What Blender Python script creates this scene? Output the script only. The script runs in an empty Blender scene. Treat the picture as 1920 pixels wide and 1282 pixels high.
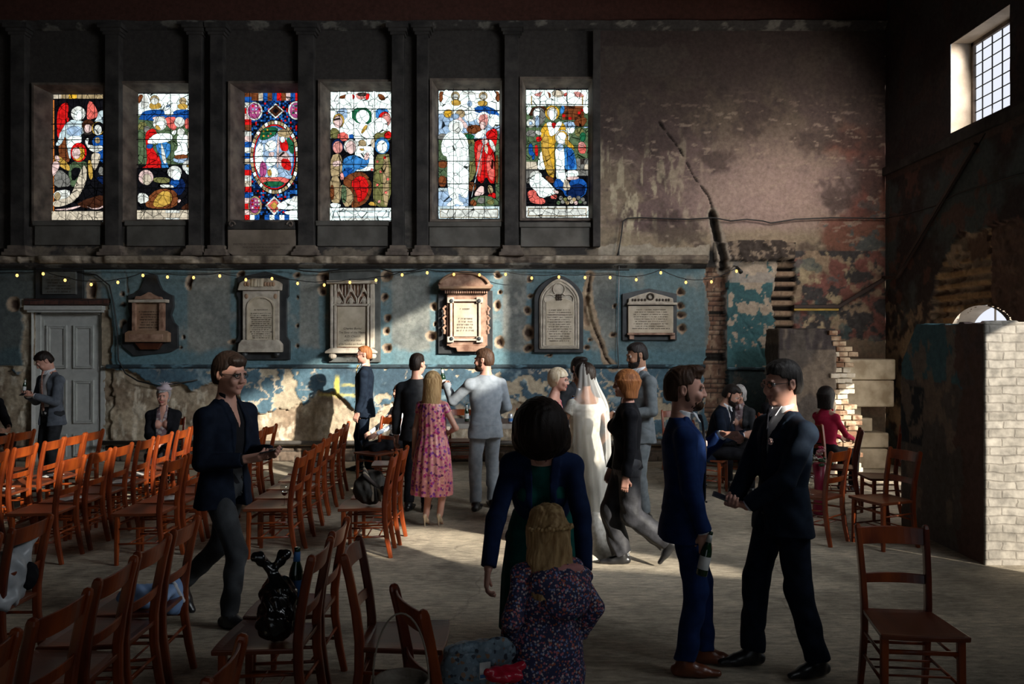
import bpy, bmesh, math, random
import numpy as np
from mathutils import Vector, Matrix
from mathutils.geometry import tessellate_polygon

random.seed(7)
SC = bpy.context.scene
COL = SC.collection
PI = math.pi

# ------------------------------------------------------------------ camera
FPX = 1493.0          # focal length in px of the 1920 wide frame
CAMZ = 1.85
WB = 12.24            # distance of the back wall
XR = 5.74             # right side wall
S = FPX / WB          # px per metre on the back wall
cam = bpy.data.cameras.new('camera')
cam.sensor_width = 36.0
cam.lens = FPX / 1920.0 * 36.0
cam.clip_start = 0.05
cam_o = bpy.data.objects.new('camera', cam)
cam_o.location = (0, 0, CAMZ)
cam_o.rotation_euler = (PI / 2, 0, 0)
COL.objects.link(cam_o)
SC.camera = cam_o
# ------------------------------------------------------------------ colour management
SC.view_settings.view_transform = 'Standard'
SC.view_settings.look = 'None'
SC.view_settings.gamma = 1.0
SC.view_settings.use_curve_mapping = False
SC.view_settings.exposure = 0.0
# ------------------------------------------------------------------ world and daylight
wd = bpy.data.worlds.new('daylight')
SC.world = wd
wd.use_nodes = True
wd.node_tree.nodes['Background'].inputs[0].default_value = (0.80, 0.90, 1.0, 1)
wd.node_tree.nodes['Background'].inputs[1].default_value = 0.48
SUN_DIR = Vector((-1.0, 1.0, -0.5)).normalized()
sl = bpy.data.lights.new('sun', 'SUN')
sl.energy = 10.0
sl.angle = math.radians(0.9)
sl.color = (1.0, 0.93, 0.80)
so = bpy.data.objects.new('sun', sl)
so.rotation_euler = (-SUN_DIR).to_track_quat('Z', 'Y').to_euler()
so.location = (20, -20, 14)
COL.objects.link(so)


def area(name, loc, direction, sx, sy, power, color=(0.85, 0.93, 1.0), spread=PI):
    l = bpy.data.lights.new(name, 'AREA')
    l.shape = 'RECTANGLE'; l.size = sx; l.size_y = sy
    l.energy = power; l.color = color; l.spread = spread
    o = bpy.data.objects.new(name, l)
    o.location = loc
    o.rotation_euler = (-Vector(direction)).to_track_quat('Z', 'Y').to_euler()
    COL.objects.link(o)
    return o


rad_ = math.radians
# area lamps inside the right wall: seen window and arch, rest added fill
area('window_daylight', (5.62, 9.79, 5.15), (-0.9, 1.0, -0.45), 1.1, 1.15, 40, (1.0, 0.90, 0.82), rad_(110))
area('window_daylight', (5.70, 4.1, 4.9), (-1, 1.0, -0.50), 4.4, 1.6, 165, (0.90, 0.95, 1.0), rad_(80))  # fill lamp added at an unseen opening, aimed at the back wall
area('window_daylight', (5.70, 4.1, 4.8), (-1, 0.2, -0.9), 4.4, 1.6, 7, (0.88, 0.95, 1.0), rad_(130))  # second fill lamp added there, aimed down at the floor
area('window_daylight', (5.70, -1.6, 5.4), (-1, 0.6, -0.7), 2.6, 1.1, 16, (0.86, 0.94, 1.0), rad_(120))  # fill lamp added by the unseen openings nearer the camera
area('arch_daylight', (5.70, 9.75, 1.3), (-1, 0.3, -0.1), 1.1, 2.0, 30, (1.0, 0.95, 0.88))


# ------------------------------------------------------------------ helpers
def P2(px, py, y=WB):
    """a pixel of the frame -> point at distance y"""
    s = FPX / y
    return Vector(((px - 960) / s, y, CAMZ - (py - 641) / s))


def newmesh(name, verts, faces, mats=None, parent=None, smooth=False, mi=None):
    me = bpy.data.meshes.new(name)
    if isinstance(verts, np.ndarray):
        verts = verts.tolist()
    if isinstance(faces, np.ndarray):
        faces = faces.tolist()
    me.from_pydata(verts, [], faces)
    if mats is not None:
        for m in (mats if isinstance(mats, (list, tuple)) else [mats]):
            me.materials.append(m)
    if mi is not None:
        me.polygons.foreach_set('material_index', np.asarray(mi, dtype=np.int32))
    if smooth:
        me.polygons.foreach_set('use_smooth', np.ones(len(me.polygons), dtype=bool))
    me.update()
    o = bpy.data.objects.new(name, me)
    COL.objects.link(o)
    if parent is not None:
        o.parent = parent
    return o


def fromgrid(name, X, Y, Z, mat, col=None, parent=None, keep=None, smooth=True):
    """a grid of points (n x m arrays) as a mesh, with optional colours and face mask"""
    n, m = X.shape
    V = np.stack([X.ravel(), Y.ravel(), Z.ravel()], 1).astype(np.float32)
    I = np.arange(n * m).reshape(n, m)
    F = np.stack([I[:-1, :-1], I[1:, :-1], I[1:, 1:], I[:-1, 1:]], -1)
    if keep is not None:
        F = F[keep]
    F = F.reshape(-1, 4)
    me = bpy.data.meshes.new(name)
    me.vertices.add(len(V)); me.vertices.foreach_set('co', V.ravel())
    me.loops.add(F.size); me.loops.foreach_set('vertex_index', F.ravel().astype(np.int32))
    me.polygons.add(len(F)); me.polygons.foreach_set('loop_start', np.arange(0, F.size, 4, dtype=np.int32))
    me.update(calc_edges=True)
    if smooth:
        me.polygons.foreach_set('use_smooth', np.ones(len(F), dtype=bool))
    if col is not None:
        a = me.color_attributes.new('col', 'FLOAT_COLOR', 'POINT')
        C4 = np.ones((n * m, 4), np.float32); C4[:, :3] = col.reshape(-1, 3)
        a.data.foreach_set('color', C4.ravel())
    me.materials.append(mat)
    o = bpy.data.objects.new(name, me)
    COL.objects.link(o)
    if parent is not None: o.parent = parent
    return o


def tag(o, label, cat=None, group=None, kind=None):
    if label: o['label'] = label
    if cat: o['category'] = cat
    if group: o['group'] = group
    if kind: o['kind'] = kind
    return o


def empty(name, loc=(0, 0, 0), rz=0.0, label=None, cat=None, group=None):
    o = bpy.data.objects.new(name, None)
    o.location = loc; o.rotation_euler = (0, 0, rz)
    o.empty_display_size = 0.1
    COL.objects.link(o)
    return tag(o, label, cat, group)


class MB:
    """collects simple shapes into one mesh"""
    def __init__(s): s.v = []; s.f = []

    def box(s, lo, hi, M=None, taper=0.0):
        b = len(s.v)
        x0, y0, z0 = lo; x1, y1, z1 = hi
        p = [(x0, y0, z0), (x1, y0, z0), (x1, y1, z0), (x0, y1, z0), (x0, y0, z1), (x1, y0, z1), (x1, y1, z1), (x0, y1, z1)]
        if M is not None: p = [tuple(M @ Vector(q)) for q in p]
        s.v += p
        s.f += [(b, b + 3, b + 2, b + 1), (b + 4, b + 5, b + 6, b + 7), (b, b + 1, b + 5, b + 4), (b + 1, b + 2, b + 6, b + 5), (b + 2, b + 3, b + 7, b + 6), (b + 3, b, b + 4, b + 7)]
        return s

    def tube(s, pts, r, n=8, sq=None, cap=True):
        """tube along points; r number or list; sq=(rx,ry) oblong section"""
        b0 = len(s.v)
        pts = [Vector(p) for p in pts]
        N = len(pts)
        up = None
        for i, p in enumerate(pts):
            t = (pts[min(i + 1, N - 1)] - pts[max(i - 1, 0)]).normalized()
            if up is None:
                up = Vector((0, 0, 1)) if abs(t.z) < 0.9 else Vector((0, 1, 0))
            a = t.cross(up).normalized(); c = a.cross(t).normalized(); up = c
            rr = r[i] if isinstance(r, (list, tuple)) else r
            for k in range(n):
                th = 2 * PI * (k + 0.5) / n
                if sq:
                    e = 0.45
                    cx = math.copysign(abs(math.cos(th)) ** e, math.cos(th)) * sq[0] * rr
                    cy = math.copysign(abs(math.sin(th)) ** e, math.sin(th)) * sq[1] * rr
                else:
                    cx = math.cos(th) * rr; cy = math.sin(th) * rr
                s.v.append(tuple(p + a * cx + c * cy))
        for i in range(N - 1):
            for k in range(n):
                A = b0 + i * n + k; B = b0 + i * n + (k + 1) % n
                s.f.append((A, B, B + n, A + n))
        if cap:
            s.f.append(tuple(b0 + k for k in range(n))[::-1])
            s.f.append(tuple(b0 + (N - 1) * n + k for k in range(n)))
        return s

    def lathe(s, prof, n=16, c=(0, 0, 0)):
        b = len(s.v)
        for (r, z) in prof:
            for k in range(n):
                th = 2 * PI * k / n
                s.v.append((c[0] + r * math.cos(th), c[1] + r * math.sin(th), c[2] + z))
        for i in range(len(prof) - 1):
            for k in range(n):
                A = b + i * n + k; B = b + i * n + (k + 1) % n
                s.f.append((A, B, B + n, A + n))
        s.f.append(tuple(b + k for k in range(n))[::-1])
        s.f.append(tuple(b + (len(prof) - 1) * n + k for k in range(n)))
        return s

    def poly(s, pts2, y0, y1, fn=None):
        """extrude a polygon given in (x,z) from y0 to y1 (front y0)"""
        b = len(s.v); n = len(pts2)
        s.v += [(x, y0, z) for x, z in pts2] + [(x, y1, z) for x, z in pts2]
        for t in tessellate_polygon([[Vector((x, z, 0)) for x, z in pts2]]):
            s.f.append((b + t[0], b + t[1], b + t[2]))
            s.f.append((b + n + t[2], b + n + t[1], b + n + t[0]))
        for k in range(n):
            s.f.append((b + k, b + (k + 1) % n, b + n + (k + 1) % n, b + n + k))
        return s

    def ball(s, c, r, n=10, m=7):
        b = len(s.v)
        r = r if isinstance(r, (list, tuple)) else (r, r, r)
        for i in range(m + 1):
            ph = PI * i / m
            for k in range(n):
                th = 2 * PI * k / n
                s.v.append((c[0] + r[0] * math.sin(ph) * math.cos(th), c[1] + r[1] * math.sin(ph) * math.sin(th), c[2] + r[2] * math.cos(ph)))
        for i in range(m):
            for k in range(n):
                A = b + i * n + k; B = b + i * n + (k + 1) % n
                s.f.append((A, A + n, B + n, B))
        return s

    def build(s, name, mat, parent=None, smooth=False, bevel=0):
        o = newmesh(name, s.v, s.f, mat, parent, smooth)
        bm = bmesh.new(); bm.from_mesh(o.data)
        bmesh.ops.recalc_face_normals(bm, faces=bm.faces)
        bm.to_mesh(o.data); bm.free()
        if bevel:
            md = o.modifiers.new('bevel', 'BEVEL'); md.width = bevel; md.segments = 2; md.limit_method = 'ANGLE'
        return o


def copy_tree(o, parent=None):
    c = o.copy(); COL.objects.link(c)
    if parent is not None: c.parent = parent
    for ch in list(o.children): copy_tree(ch, c)
    return c


# ------------------------------------------------------------------ noise
def _h(ix, iy, seed):
    n = (ix.astype(np.int64) * 374761393 + iy.astype(np.int64) * 668265263 + seed * 974634777) & 0x7fffffff
    n = ((n ^ (n >> 13)) * 1274126177) & 0x7fffffff
    return ((n ^ (n >> 16)) & 0xffff) / 65535.0


def vnoise(x, y, seed=0):
    ix = np.floor(x); iy = np.floor(y)
    fx = x - ix; fy = y - iy
    fx = fx * fx * (3 - 2 * fx); fy = fy * fy * (3 - 2 * fy)
    a = _h(ix, iy, seed); b = _h(ix + 1, iy, seed); c = _h(ix, iy + 1, seed); d = _h(ix + 1, iy + 1, seed)
    return (a * (1 - fx) + b * fx) * (1 - fy) + (c * (1 - fx) + d * fx) * fy


def fbm(x, y, f=1.0, oc=4, seed=0):
    r = 0; a = 0.5; t = 0
    for i in range(oc):
        r = r + a * vnoise(x * f, y * f, seed + i * 17); t += a
        a *= 0.55; f *= 2.03
    return r / t


def cells(x, y, f, seed=0):
    """worley distance F1 and F2-F1"""
    x = x * f; y = y * f
    ix = np.floor(x); iy = np.floor(y)
    d1 = np.full(x.shape, 9.0); d2 = np.full(x.shape, 9.0)
    for dx in (-1, 0, 1):
        for dy in (-1, 0, 1):
            cx = ix + dx; cy = iy + dy
            px = cx + _h(cx, cy, seed); py = cy + _h(cx, cy, seed + 5)
            d = np.sqrt((x - px) ** 2 + (y - py) ** 2)
            d2 = np.minimum(d2, np.maximum(d, d1)); d1 = np.minimum(d1, d)
    return d1, d2 - d1


def ss(a, b, x):
    t = np.clip((x - a) / (b - a + 1e-12), 0, 1)
    return t * t * (3 - 2 * t)


def mixc(C, col, w):
    w = np.clip(w, 0, 1)[..., None]
    return C * (1 - w) + np.asarray(col, dtype=float) * w


# ------------------------------------------------------------------ materials
def nodes(name):
    m = bpy.data.materials.new(name); m.use_nodes = True
    nt = m.node_tree
    return m, nt, nt.nodes['Principled BSDF']


def N(nt, t, **kw):
    n = nt.nodes.new(t)
    for k, v in kw.items():
        if k in n.inputs: n.inputs[k].default_value = v
        else: setattr(n, k, v)
    return n


def mat(name, c, rough=0.7, vary=0.15, scale=12.0, bump=0.0, bscale=60.0, metal=0.0, spec=0.5, stretch=(1, 1, 1), c2=None, sheen=0.0, alpha=None, trans=0.0, ramp=(0.35, 0.65), detail=4):
    m, nt, b = nodes(name)
    tc = N(nt, 'ShaderNodeTexCoord')
    mp = N(nt, 'ShaderNodeMapping'); mp.inputs['Scale'].default_value = stretch
    nt.links.new(tc.outputs['Object'], mp.inputs[0])
    nz = N(nt, 'ShaderNodeTexNoise', Scale=scale, Detail=detail)
    nt.links.new(mp.outputs[0], nz.inputs['Vector'])
    cr = N(nt, 'ShaderNodeValToRGB')
    if c2 is None:
        lo = [max(0, x * (1 - vary)) for x in c]; hi = [min(1, x * (1 + vary)) for x in c]
    else:
        lo, hi = c, c2
    cr.color_ramp.elements[0].position = ramp[0]; cr.color_ramp.elements[0].color = (*lo, 1)
    cr.color_ramp.elements[1].position = ramp[1]; cr.color_ramp.elements[1].color = (*hi, 1)
    nt.links.new(nz.outputs['Fac'], cr.inputs[0])
    nt.links.new(cr.outputs[0], b.inputs['Base Color'])
    b.inputs['Roughness'].default_value = rough
    b.inputs['Metallic'].default_value = metal
    b.inputs['Specular IOR Level'].default_value = spec
    if sheen: b.inputs['Sheen Weight'].default_value = sheen
    if alpha is not None: b.inputs['Alpha'].default_value = alpha
    if trans: b.inputs['Transmission Weight'].default_value = trans
    if bump:
        n2 = N(nt, 'ShaderNodeTexNoise', Scale=bscale, Detail=5)
        nt.links.new(mp.outputs[0], n2.inputs['Vector'])
        bp = N(nt, 'ShaderNodeBump', Strength=bump, Distance=0.01)
        nt.links.new(n2.outputs['Fac'], bp.inputs['Height'])
        nt.links.new(bp.outputs[0], b.inputs['Normal'])
    return m


def colmat(name, rough=0.85, bump=0.28, scale=18.0, vary=0.26, spec=0.25):
    """paint colours laid out in the mesh, broken up with noise"""
    m, nt, b = nodes(name)
    at = N(nt, 'ShaderNodeVertexColor', layer_name='col')
    tc = N(nt, 'ShaderNodeTexCoord')
    nz = N(nt, 'ShaderNodeTexNoise', Scale=scale, Detail=6, Roughness=0.65)
    nt.links.new(tc.outputs['Object'], nz.inputs['Vector'])
    mr = N(nt, 'ShaderNodeMapRange'); mr.inputs['From Min'].default_value = 0.3; mr.inputs['From Max'].default_value = 0.7
    mr.inputs['To Min'].default_value = 1 - vary; mr.inputs['To Max'].default_value = 1 + vary
    nt.links.new(nz.outputs['Fac'], mr.inputs['Value'])
    mx = N(nt, 'ShaderNodeVectorMath', operation='SCALE')
    nt.links.new(at.outputs['Color'], mx.inputs[0]); nt.links.new(mr.outputs[0], mx.inputs['Scale'])
    nt.links.new(mx.outputs[0], b.inputs['Base Color'])
    b.inputs['Roughness'].default_value = rough
    b.inputs['Specular IOR Level'].default_value = spec
    n2 = N(nt, 'ShaderNodeTexNoise', Scale=scale * 3, Detail=6, Roughness=0.7)
    nt.links.new(tc.outputs['Object'], n2.inputs['Vector'])
    bp = N(nt, 'ShaderNodeBump', Strength=bump, Distance=0.02)
    nt.links.new(n2.outputs['Fac'], bp.inputs['Height']); nt.links.new(bp.outputs[0], b.inputs['Normal'])
    return m


M = {}
M['wall'] = colmat('old_wall_plaster')
M['wood'] = mat('chair_wood', (0.085, 0.011, 0.003), 0.34, scale=9, c2=(0.29, 0.054, 0.0075), stretch=(1, 1, 0.25), spec=0.5, bump=0.05)
M['wood_seat'] = mat('chair_seat_wood', (0.08, 0.017, 0.007), 0.30, scale=7, c2=(0.18, 0.043, 0.014), stretch=(1, 0.2, 1))
M['wood_dark'] = mat('dark_wood', (0.05, 0.015, 0.008), 0.4, scale=9, c2=(0.10, 0.03, 0.012))
M['stone'] = mat('pale_stone', (0.34, 0.29, 0.23), 0.75, scale=9, c2=(0.56, 0.50, 0.41), bump=0.25, bscale=40)
M['stone_brown'] = mat('brown_marble', (0.16, 0.075, 0.045), 0.6, scale=8, c2=(0.42, 0.26, 0.18), bump=0.15)
M['plaque'] = mat('worn_plaque', (0.42, 0.35, 0.25), 0.6, scale=6, c2=(0.60, 0.52, 0.40), bump=0.08)
M['plaque_brown'] = mat('brown_plaque', (0.22, 0.12, 0.07), 0.6, scale=6, c2=(0.34, 0.22, 0.14), bump=0.08)
M['slate'] = mat('dark_slate', (0.018, 0.02, 0.022), 0.45, scale=7, c2=(0.04, 0.042, 0.044), bump=0.08)
M['slate_grey'] = mat('grey_slate', (0.06, 0.065, 0.06), 0.55, scale=7, c2=(0.11, 0.115, 0.11), bump=0.08)
M['soot'] = mat('sooty_stone', (0.016, 0.014, 0.013), 0.85, scale=5, c2=(0.052, 0.046, 0.042), bump=0.5, bscale=25)
M['sootpanel'] = mat('sooty_panel', (0.075, 0.068, 0.058), 0.8, scale=4, c2=(0.13, 0.12, 0.105), bump=0.12)
M['reveal'] = mat('window_reveal_stone', (0.06, 0.045, 0.037), 0.85, scale=5, c2=(0.18, 0.14, 0.11), bump=0.4, bscale=30)
M['letter'] = mat('incised_lettering', (0.05, 0.035, 0.025), 0.8)
M['door'] = mat('grey_door_paint', (0.46, 0.465, 0.44), 0.5, vary=0.08, bump=0.04)
M['cable'] = mat('black_cable', (0.010, 0.010, 0.010), 0.5)
M['metal'] = mat('dull_metal', (0.25, 0.25, 0.25), 0.4, metal=0.8)
M['pipe'] = mat('painted_pipe', (0.10, 0.09, 0.08), 0.6)
M['lead'] = mat('lead_came', (0.004, 0.004, 0.004), 0.8)


def emis(name, col=None, strength=1.0, attr=False, vary=0.12, scale=40):
    m, nt, b = nodes(name)
    nt.nodes.remove(b)
    e = N(nt, 'ShaderNodeEmission', Strength=strength)
    out = nt.nodes['Material Output']
    if attr:
        at = N(nt, 'ShaderNodeVertexColor', layer_name='col')
        tc = N(nt, 'ShaderNodeTexCoord')
        nz = N(nt, 'ShaderNodeTexNoise', Scale=scale, Detail=3)
        nt.links.new(tc.outputs['Object'], nz.inputs['Vector'])
        mr = N(nt, 'ShaderNodeMapRange'); mr.inputs['From Min'].default_value = 0.3; mr.inputs['From Max'].default_value = 0.7
        mr.inputs['To Min'].default_value = 1 - vary; mr.inputs['To Max'].default_value = 1 + vary
        nt.links.new(nz.outputs['Fac'], mr.inputs['Value'])
        mx = N(nt, 'ShaderNodeVectorMath', operation='SCALE')
        nt.links.new(at.outputs['Color'], mx.inputs[0]); nt.links.new(mr.outputs[0], mx.inputs['Scale'])
        vo = N(nt, 'ShaderNodeTexVoronoi', Scale=8.5, feature='DISTANCE_TO_EDGE'); nt.links.new(tc.outputs['Object'], vo.inputs['Vector'])
        ml = N(nt, 'ShaderNodeMapRange'); ml.inputs['From Min'].default_value = .018; ml.inputs['From Max'].default_value = .034; ml.inputs['To Min'].default_value = .03
        nt.links.new(vo.outputs['Distance'], ml.inputs['Value'])
        m2 = N(nt, 'ShaderNodeVectorMath', operation='SCALE'); nt.links.new(mx.outputs[0], m2.inputs[0]); nt.links.new(ml.outputs[0], m2.inputs['Scale'])
        nt.links.new(m2.outputs[0], e.inputs[0])
    else:
        e.inputs[0].default_value = (*col, 1)
    nt.links.new(e.outputs[0], out.inputs['Surface'])
    return m


M['stained'] = emis('stained_glass', attr=True, strength=0.95, vary=.42, scale=16)
M['bulb'] = emis('bulb_glow', (1.0, 0.62, 0.16), 2.2)
M['skyglass'] = emis('daylit_glass', (0.86, 0.90, 1.0), 1.0)


def brickmat(name, c1, c2, mortar, scale=1.0, bump=0.8, rough=0.9):
    m, nt, b = nodes(name)
    tc = N(nt, 'ShaderNodeTexCoord')
    sx = N(nt, 'ShaderNodeSeparateXYZ'); nt.links.new(tc.outputs['Object'], sx.inputs[0])
    ad = N(nt, 'ShaderNodeMath', operation='ADD'); nt.links.new(sx.outputs[0], ad.inputs[0]); nt.links.new(sx.outputs[1], ad.inputs[1])
    cb = N(nt, 'ShaderNodeCombineXYZ'); nt.links.new(ad.outputs[0], cb.inputs[0]); nt.links.new(sx.outputs[2], cb.inputs[1])
    nz0 = N(nt, 'ShaderNodeTexNoise', Scale=4.0, Detail=3); nt.links.new(tc.outputs['Object'], nz0.inputs['Vector'])
    vm = N(nt, 'ShaderNodeVectorMath', operation='SCALE', Scale=0.05); nt.links.new(nz0.outputs['Color'], vm.inputs[0])
    va = N(nt, 'ShaderNodeVectorMath', operation='ADD'); nt.links.new(cb.outputs[0], va.inputs[0]); nt.links.new(vm.outputs[0], va.inputs[1])
    br = N(nt, 'ShaderNodeTexBrick')
    br.inputs['Color1'].default_value = (*c1, 1); br.inputs['Color2'].default_value = (*c2, 1); br.inputs['Mortar'].default_value = (*mortar, 1)
    br.inputs['Scale'].default_value = scale; br.inputs['Mortar Size'].default_value = 0.008; br.inputs['Mortar Smooth'].default_value = 0.4
    br.inputs['Brick Width'].default_value = 0.225; br.inputs['Row Height'].default_value = 0.072
    nt.links.new(va.outputs[0], br.inputs['Vector'])
    nz = N(nt, 'ShaderNodeTexNoise', Scale=14.0, Detail=6); nt.links.new(tc.outputs['Object'], nz.inputs['Vector'])
    mr = N(nt, 'ShaderNodeMapRange'); mr.inputs['From Min'].default_value = 0.3; mr.inputs['From Max'].default_value = 0.7; mr.inputs['To Min'].default_value = 0.62; mr.inputs['To Max'].default_value = 1.25
    nt.links.new(nz.outputs['Fac'], mr.inputs['Value'])
    mx = N(nt, 'ShaderNodeVectorMath', operation='SCALE'); nt.links.new(br.outputs['Color'], mx.inputs[0]); nt.links.new(mr.outputs[0], mx.inputs['Scale'])
    nt.links.new(mx.outputs[0], b.inputs['Base Color'])
    b.inputs['Roughness'].default_value = rough
    ms = N(nt, 'ShaderNodeMath', operation='MULTIPLY_ADD'); ms.inputs[1].default_value = -1.0
    nt.links.new(br.outputs['Fac'], ms.inputs[0]); nt.links.new(nz.outputs['Fac'], ms.inputs[2])
    bp = N(nt, 'ShaderNodeBump', Strength=bump, Distance=0.012); nt.links.new(ms.outputs[0], bp.inputs['Height']); nt.links.new(bp.outputs[0], b.inputs['Normal'])
    return m


M['brick_white'] = brickmat('whitewashed_brick', (0.26, 0.235, 0.20), (0.335, 0.305, 0.265), (0.225, 0.20, 0.17), bump=.5)
M['brick_red'] = brickmat('old_brick', (0.22, 0.10, 0.06), (0.32, 0.17, 0.09), (0.16, 0.12, 0.09))
M['brick_dark'] = brickmat('sooty_brick', (0.06, 0.022, 0.016), (0.10, 0.04, 0.028), (0.03, 0.02, 0.018))


def floormat():
    m, nt, b = nodes('worn_concrete')
    tc = N(nt, 'ShaderNodeTexCoord')
    n1 = N(nt, 'ShaderNodeTexNoise', Scale=0.9, Detail=6, Roughness=0.62); nt.links.new(tc.outputs['Object'], n1.inputs['Vector'])
    cr = N(nt, 'ShaderNodeValToRGB')
    cr.color_ramp.elements[0].position = 0.33; cr.color_ramp.elements[0].color = (0.25, 0.215, 0.165, 1)
    cr.color_ramp.elements[1].position = 0.66; cr.color_ramp.elements[1].color = (0.66, 0.56, 0.42, 1)
    nt.links.new(n1.outputs['Fac'], cr.inputs[0])
    mp = N(nt, 'ShaderNodeMapping'); mp.inputs['Scale'].default_value = (1.0, 4.0, 1); mp.inputs['Rotation'].default_value = (0, 0, 0.25)
    nt.links.new(tc.outputs['Object'], mp.inputs[0])
    n2 = N(nt, 'ShaderNodeTexNoise', Scale=7.0, Detail=7, Roughness=0.75); nt.links.new(mp.outputs[0], n2.inputs['Vector'])
    mr = N(nt, 'ShaderNodeMapRange'); mr.inputs['From Min'].default_value = 0.3; mr.inputs['From Max'].default_value = 0.7; mr.inputs['To Min'].default_value = 0.42; mr.inputs['To Max'].default_value = 1.5
    nt.links.new(n2.outputs['Fac'], mr.inputs['Value'])
    # pitted aggregate
    v = N(nt, 'ShaderNodeTexVoronoi', Scale=75.0); nt.links.new(tc.outputs['Object'], v.inputs['Vector'])
    mv = N(nt, 'ShaderNodeMapRange'); mv.inputs['From Min'].default_value = 0.05; mv.inputs['From Max'].default_value = 0.3; mv.inputs['To Min'].default_value = 0.7; mv.inputs['To Max'].default_value = 1.0
    nt.links.new(v.outputs['Distance'], mv.inputs['Value'])
    mm = N(nt, 'ShaderNodeMath', operation='MULTIPLY'); nt.links.new(mr.outputs[0], mm.inputs[0]); nt.links.new(mv.outputs[0], mm.inputs[1])
    # cracks
    n3 = N(nt, 'ShaderNodeTexNoise', Scale=1.3, Detail=5); nt.links.new(tc.outputs['Object'], n3.inputs['Vector'])
    vs = N(nt, 'ShaderNodeVectorMath', operation='SCALE', Scale=0.7); nt.links.new(n3.outputs['Color'], vs.inputs[0])
    va = N(nt, 'ShaderNodeVectorMath', operation='ADD'); nt.links.new(tc.outputs['Object'], va.inputs[0]); nt.links.new(vs.outputs[0], va.inputs[1])
    vc = N(nt, 'ShaderNodeTexVoronoi', Scale=0.33, feature='DISTANCE_TO_EDGE'); nt.links.new(va.outputs[0], vc.inputs['Vector'])
    mc = N(nt, 'ShaderNodeMapRange'); mc.inputs['From Min'].default_value = 0.0; mc.inputs['From Max'].default_value = 0.005; mc.inputs['To Min'].default_value = 0.72; mc.inputs['To Max'].default_value = 1.0
    nt.links.new(vc.outputs['Distance'], mc.inputs['Value'])
    m2 = N(nt, 'ShaderNodeMath', operation='MULTIPLY'); nt.links.new(mm.outputs[0], m2.inputs[0]); nt.links.new(mc.outputs[0], m2.inputs[1])
    # dark worn patches
    n4 = N(nt, 'ShaderNodeTexNoise', Scale=0.55, Detail=8, Roughness=0.7); nt.links.new(tc.outputs['Object'], n4.inputs['Vector'])
    m4 = N(nt, 'ShaderNodeMapRange'); m4.inputs['From Min'].default_value = 0.53; m4.inputs['From Max'].default_value = 0.60; m4.inputs['To Min'].default_value = 1.0; m4.inputs['To Max'].default_value = 0.62
    nt.links.new(n4.outputs['Fac'], m4.inputs['Value'])
    m5 = N(nt, 'ShaderNodeMath', operation='MULTIPLY'); nt.links.new(m2.outputs[0], m5.inputs[0]); nt.links.new(m4.outputs[0], m5.inputs[1])
    mx = N(nt, 'ShaderNodeVectorMath', operation='SCALE'); nt.links.new(cr.outputs[0], mx.inputs[0]); nt.links.new(m5.outputs[0], mx.inputs['Scale'])
    nt.links.new(mx.outputs[0], b.inputs['Base Color'])
    b.inputs['Roughness'].default_value = 0.72; b.inputs['Specular IOR Level'].default_value = 0.35
    bp = N(nt, 'ShaderNodeBump', Strength=0.8, Distance=0.012)
    nt.links.new(m5.outputs[0], bp.inputs['Height']); nt.links.new(bp.outputs[0], b.inputs['Normal'])
    return m


M['floor'] = floormat()

# ================================================================== THE SHELL
def PX(x): return 960 + x * S
def PY(z): return 641 - (z - CAMZ) * S
def WX(px): return (px - 960) / S
def WZ(py): return CAMZ - (py - 641) / S

# window glass rectangles on the back wall, in frame pixels
WINS = [(84, 168, 190, 411), (247, 166, 355, 408), (450, 166, 563, 408), (614, 163, 730, 410), (819, 160, 936, 407), (987, 158, 1105, 405)]
REV = [(17, 7, 6, 6), (17, 8, 4, 5), (16, 8, 4, 5), (12, 8, 4, 6), (8, 7, 5, 5), (8, 8, 5, 5)]   # reveal left, top, right, bottom
DOOR = (62, 577, 188, 868)

st = 0.018
xs = np.arange(-8.6, XR + st, st); zs = np.arange(0, 8.0 + st, st)
GX, GZ = np.meshgrid(xs, zs, indexing='ij')
px = PX(GX); py = PY(GZ)
n1 = fbm(GX, GZ, 1.2, 5, 1); n2 = fbm(GX, GZ, 4.0, 5, 2); n3 = fbm(GX, GZ, 14.0, 4, 3); n4 = fbm(GX, GZ, 0.6, 3, 9)
wx = px + (n2 - .5) * 26; wy = py + (fbm(GX, GZ, 4.0, 5, 12) - .5) * 26
C = np.zeros(GX.shape + (3,)); C[:] = (0.050, 0.044, 0.040)
D = np.zeros(GX.shape)          # displacement towards the room
# upper wall left: sooty, with dimming toward the top put into the colour
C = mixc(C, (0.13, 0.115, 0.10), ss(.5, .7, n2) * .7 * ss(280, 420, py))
# upper wall right: flaking brown and mauve plaster
r = (wx > 1122)
up = r & (py < 470)
base = mixc(mixc(np.zeros_like(C) + (0.17, 0.115, 0.105), (0.24, 0.185, 0.13), ss(.42, .6, n1)), (0.11, 0.08, 0.07), ss(.55, .72, n2))
streak = fbm(GX * 3.2, GZ * 0.9, 3.0, 5, 21)
base = mixc(base, (0.46, 0.39, 0.27), ss(.54, .62, streak) * ss(1420, 1180, px) * ss(180, 300, py))
base = mixc(base, (0.38, 0.27, 0.235), ss(230, 60, np.hypot(px - 1440, (py - 370) * 1.3)) * .8)  # soft pool of window light painted into the plaster colour
base = mixc(base, (0.30, 0.24, 0.16), ss(415, 440, wy) * .8)
band = (wy > 85) & (wy < 140) & (fbm(GX, GZ, 1.6, 3, 31) > .52)
base = mixc(base, (0.30, 0.25, 0.20), band * 1.0)
base = mixc(base, (0.045, 0.034, 0.03), ss(420, 130, py) * .90)  # shade of the upper wall painted in, deepening toward the top
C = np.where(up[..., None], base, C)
rx_ = px + (n1 - .5) * 190
red = up & (rx_ > 1572) & (py > 200)
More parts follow.
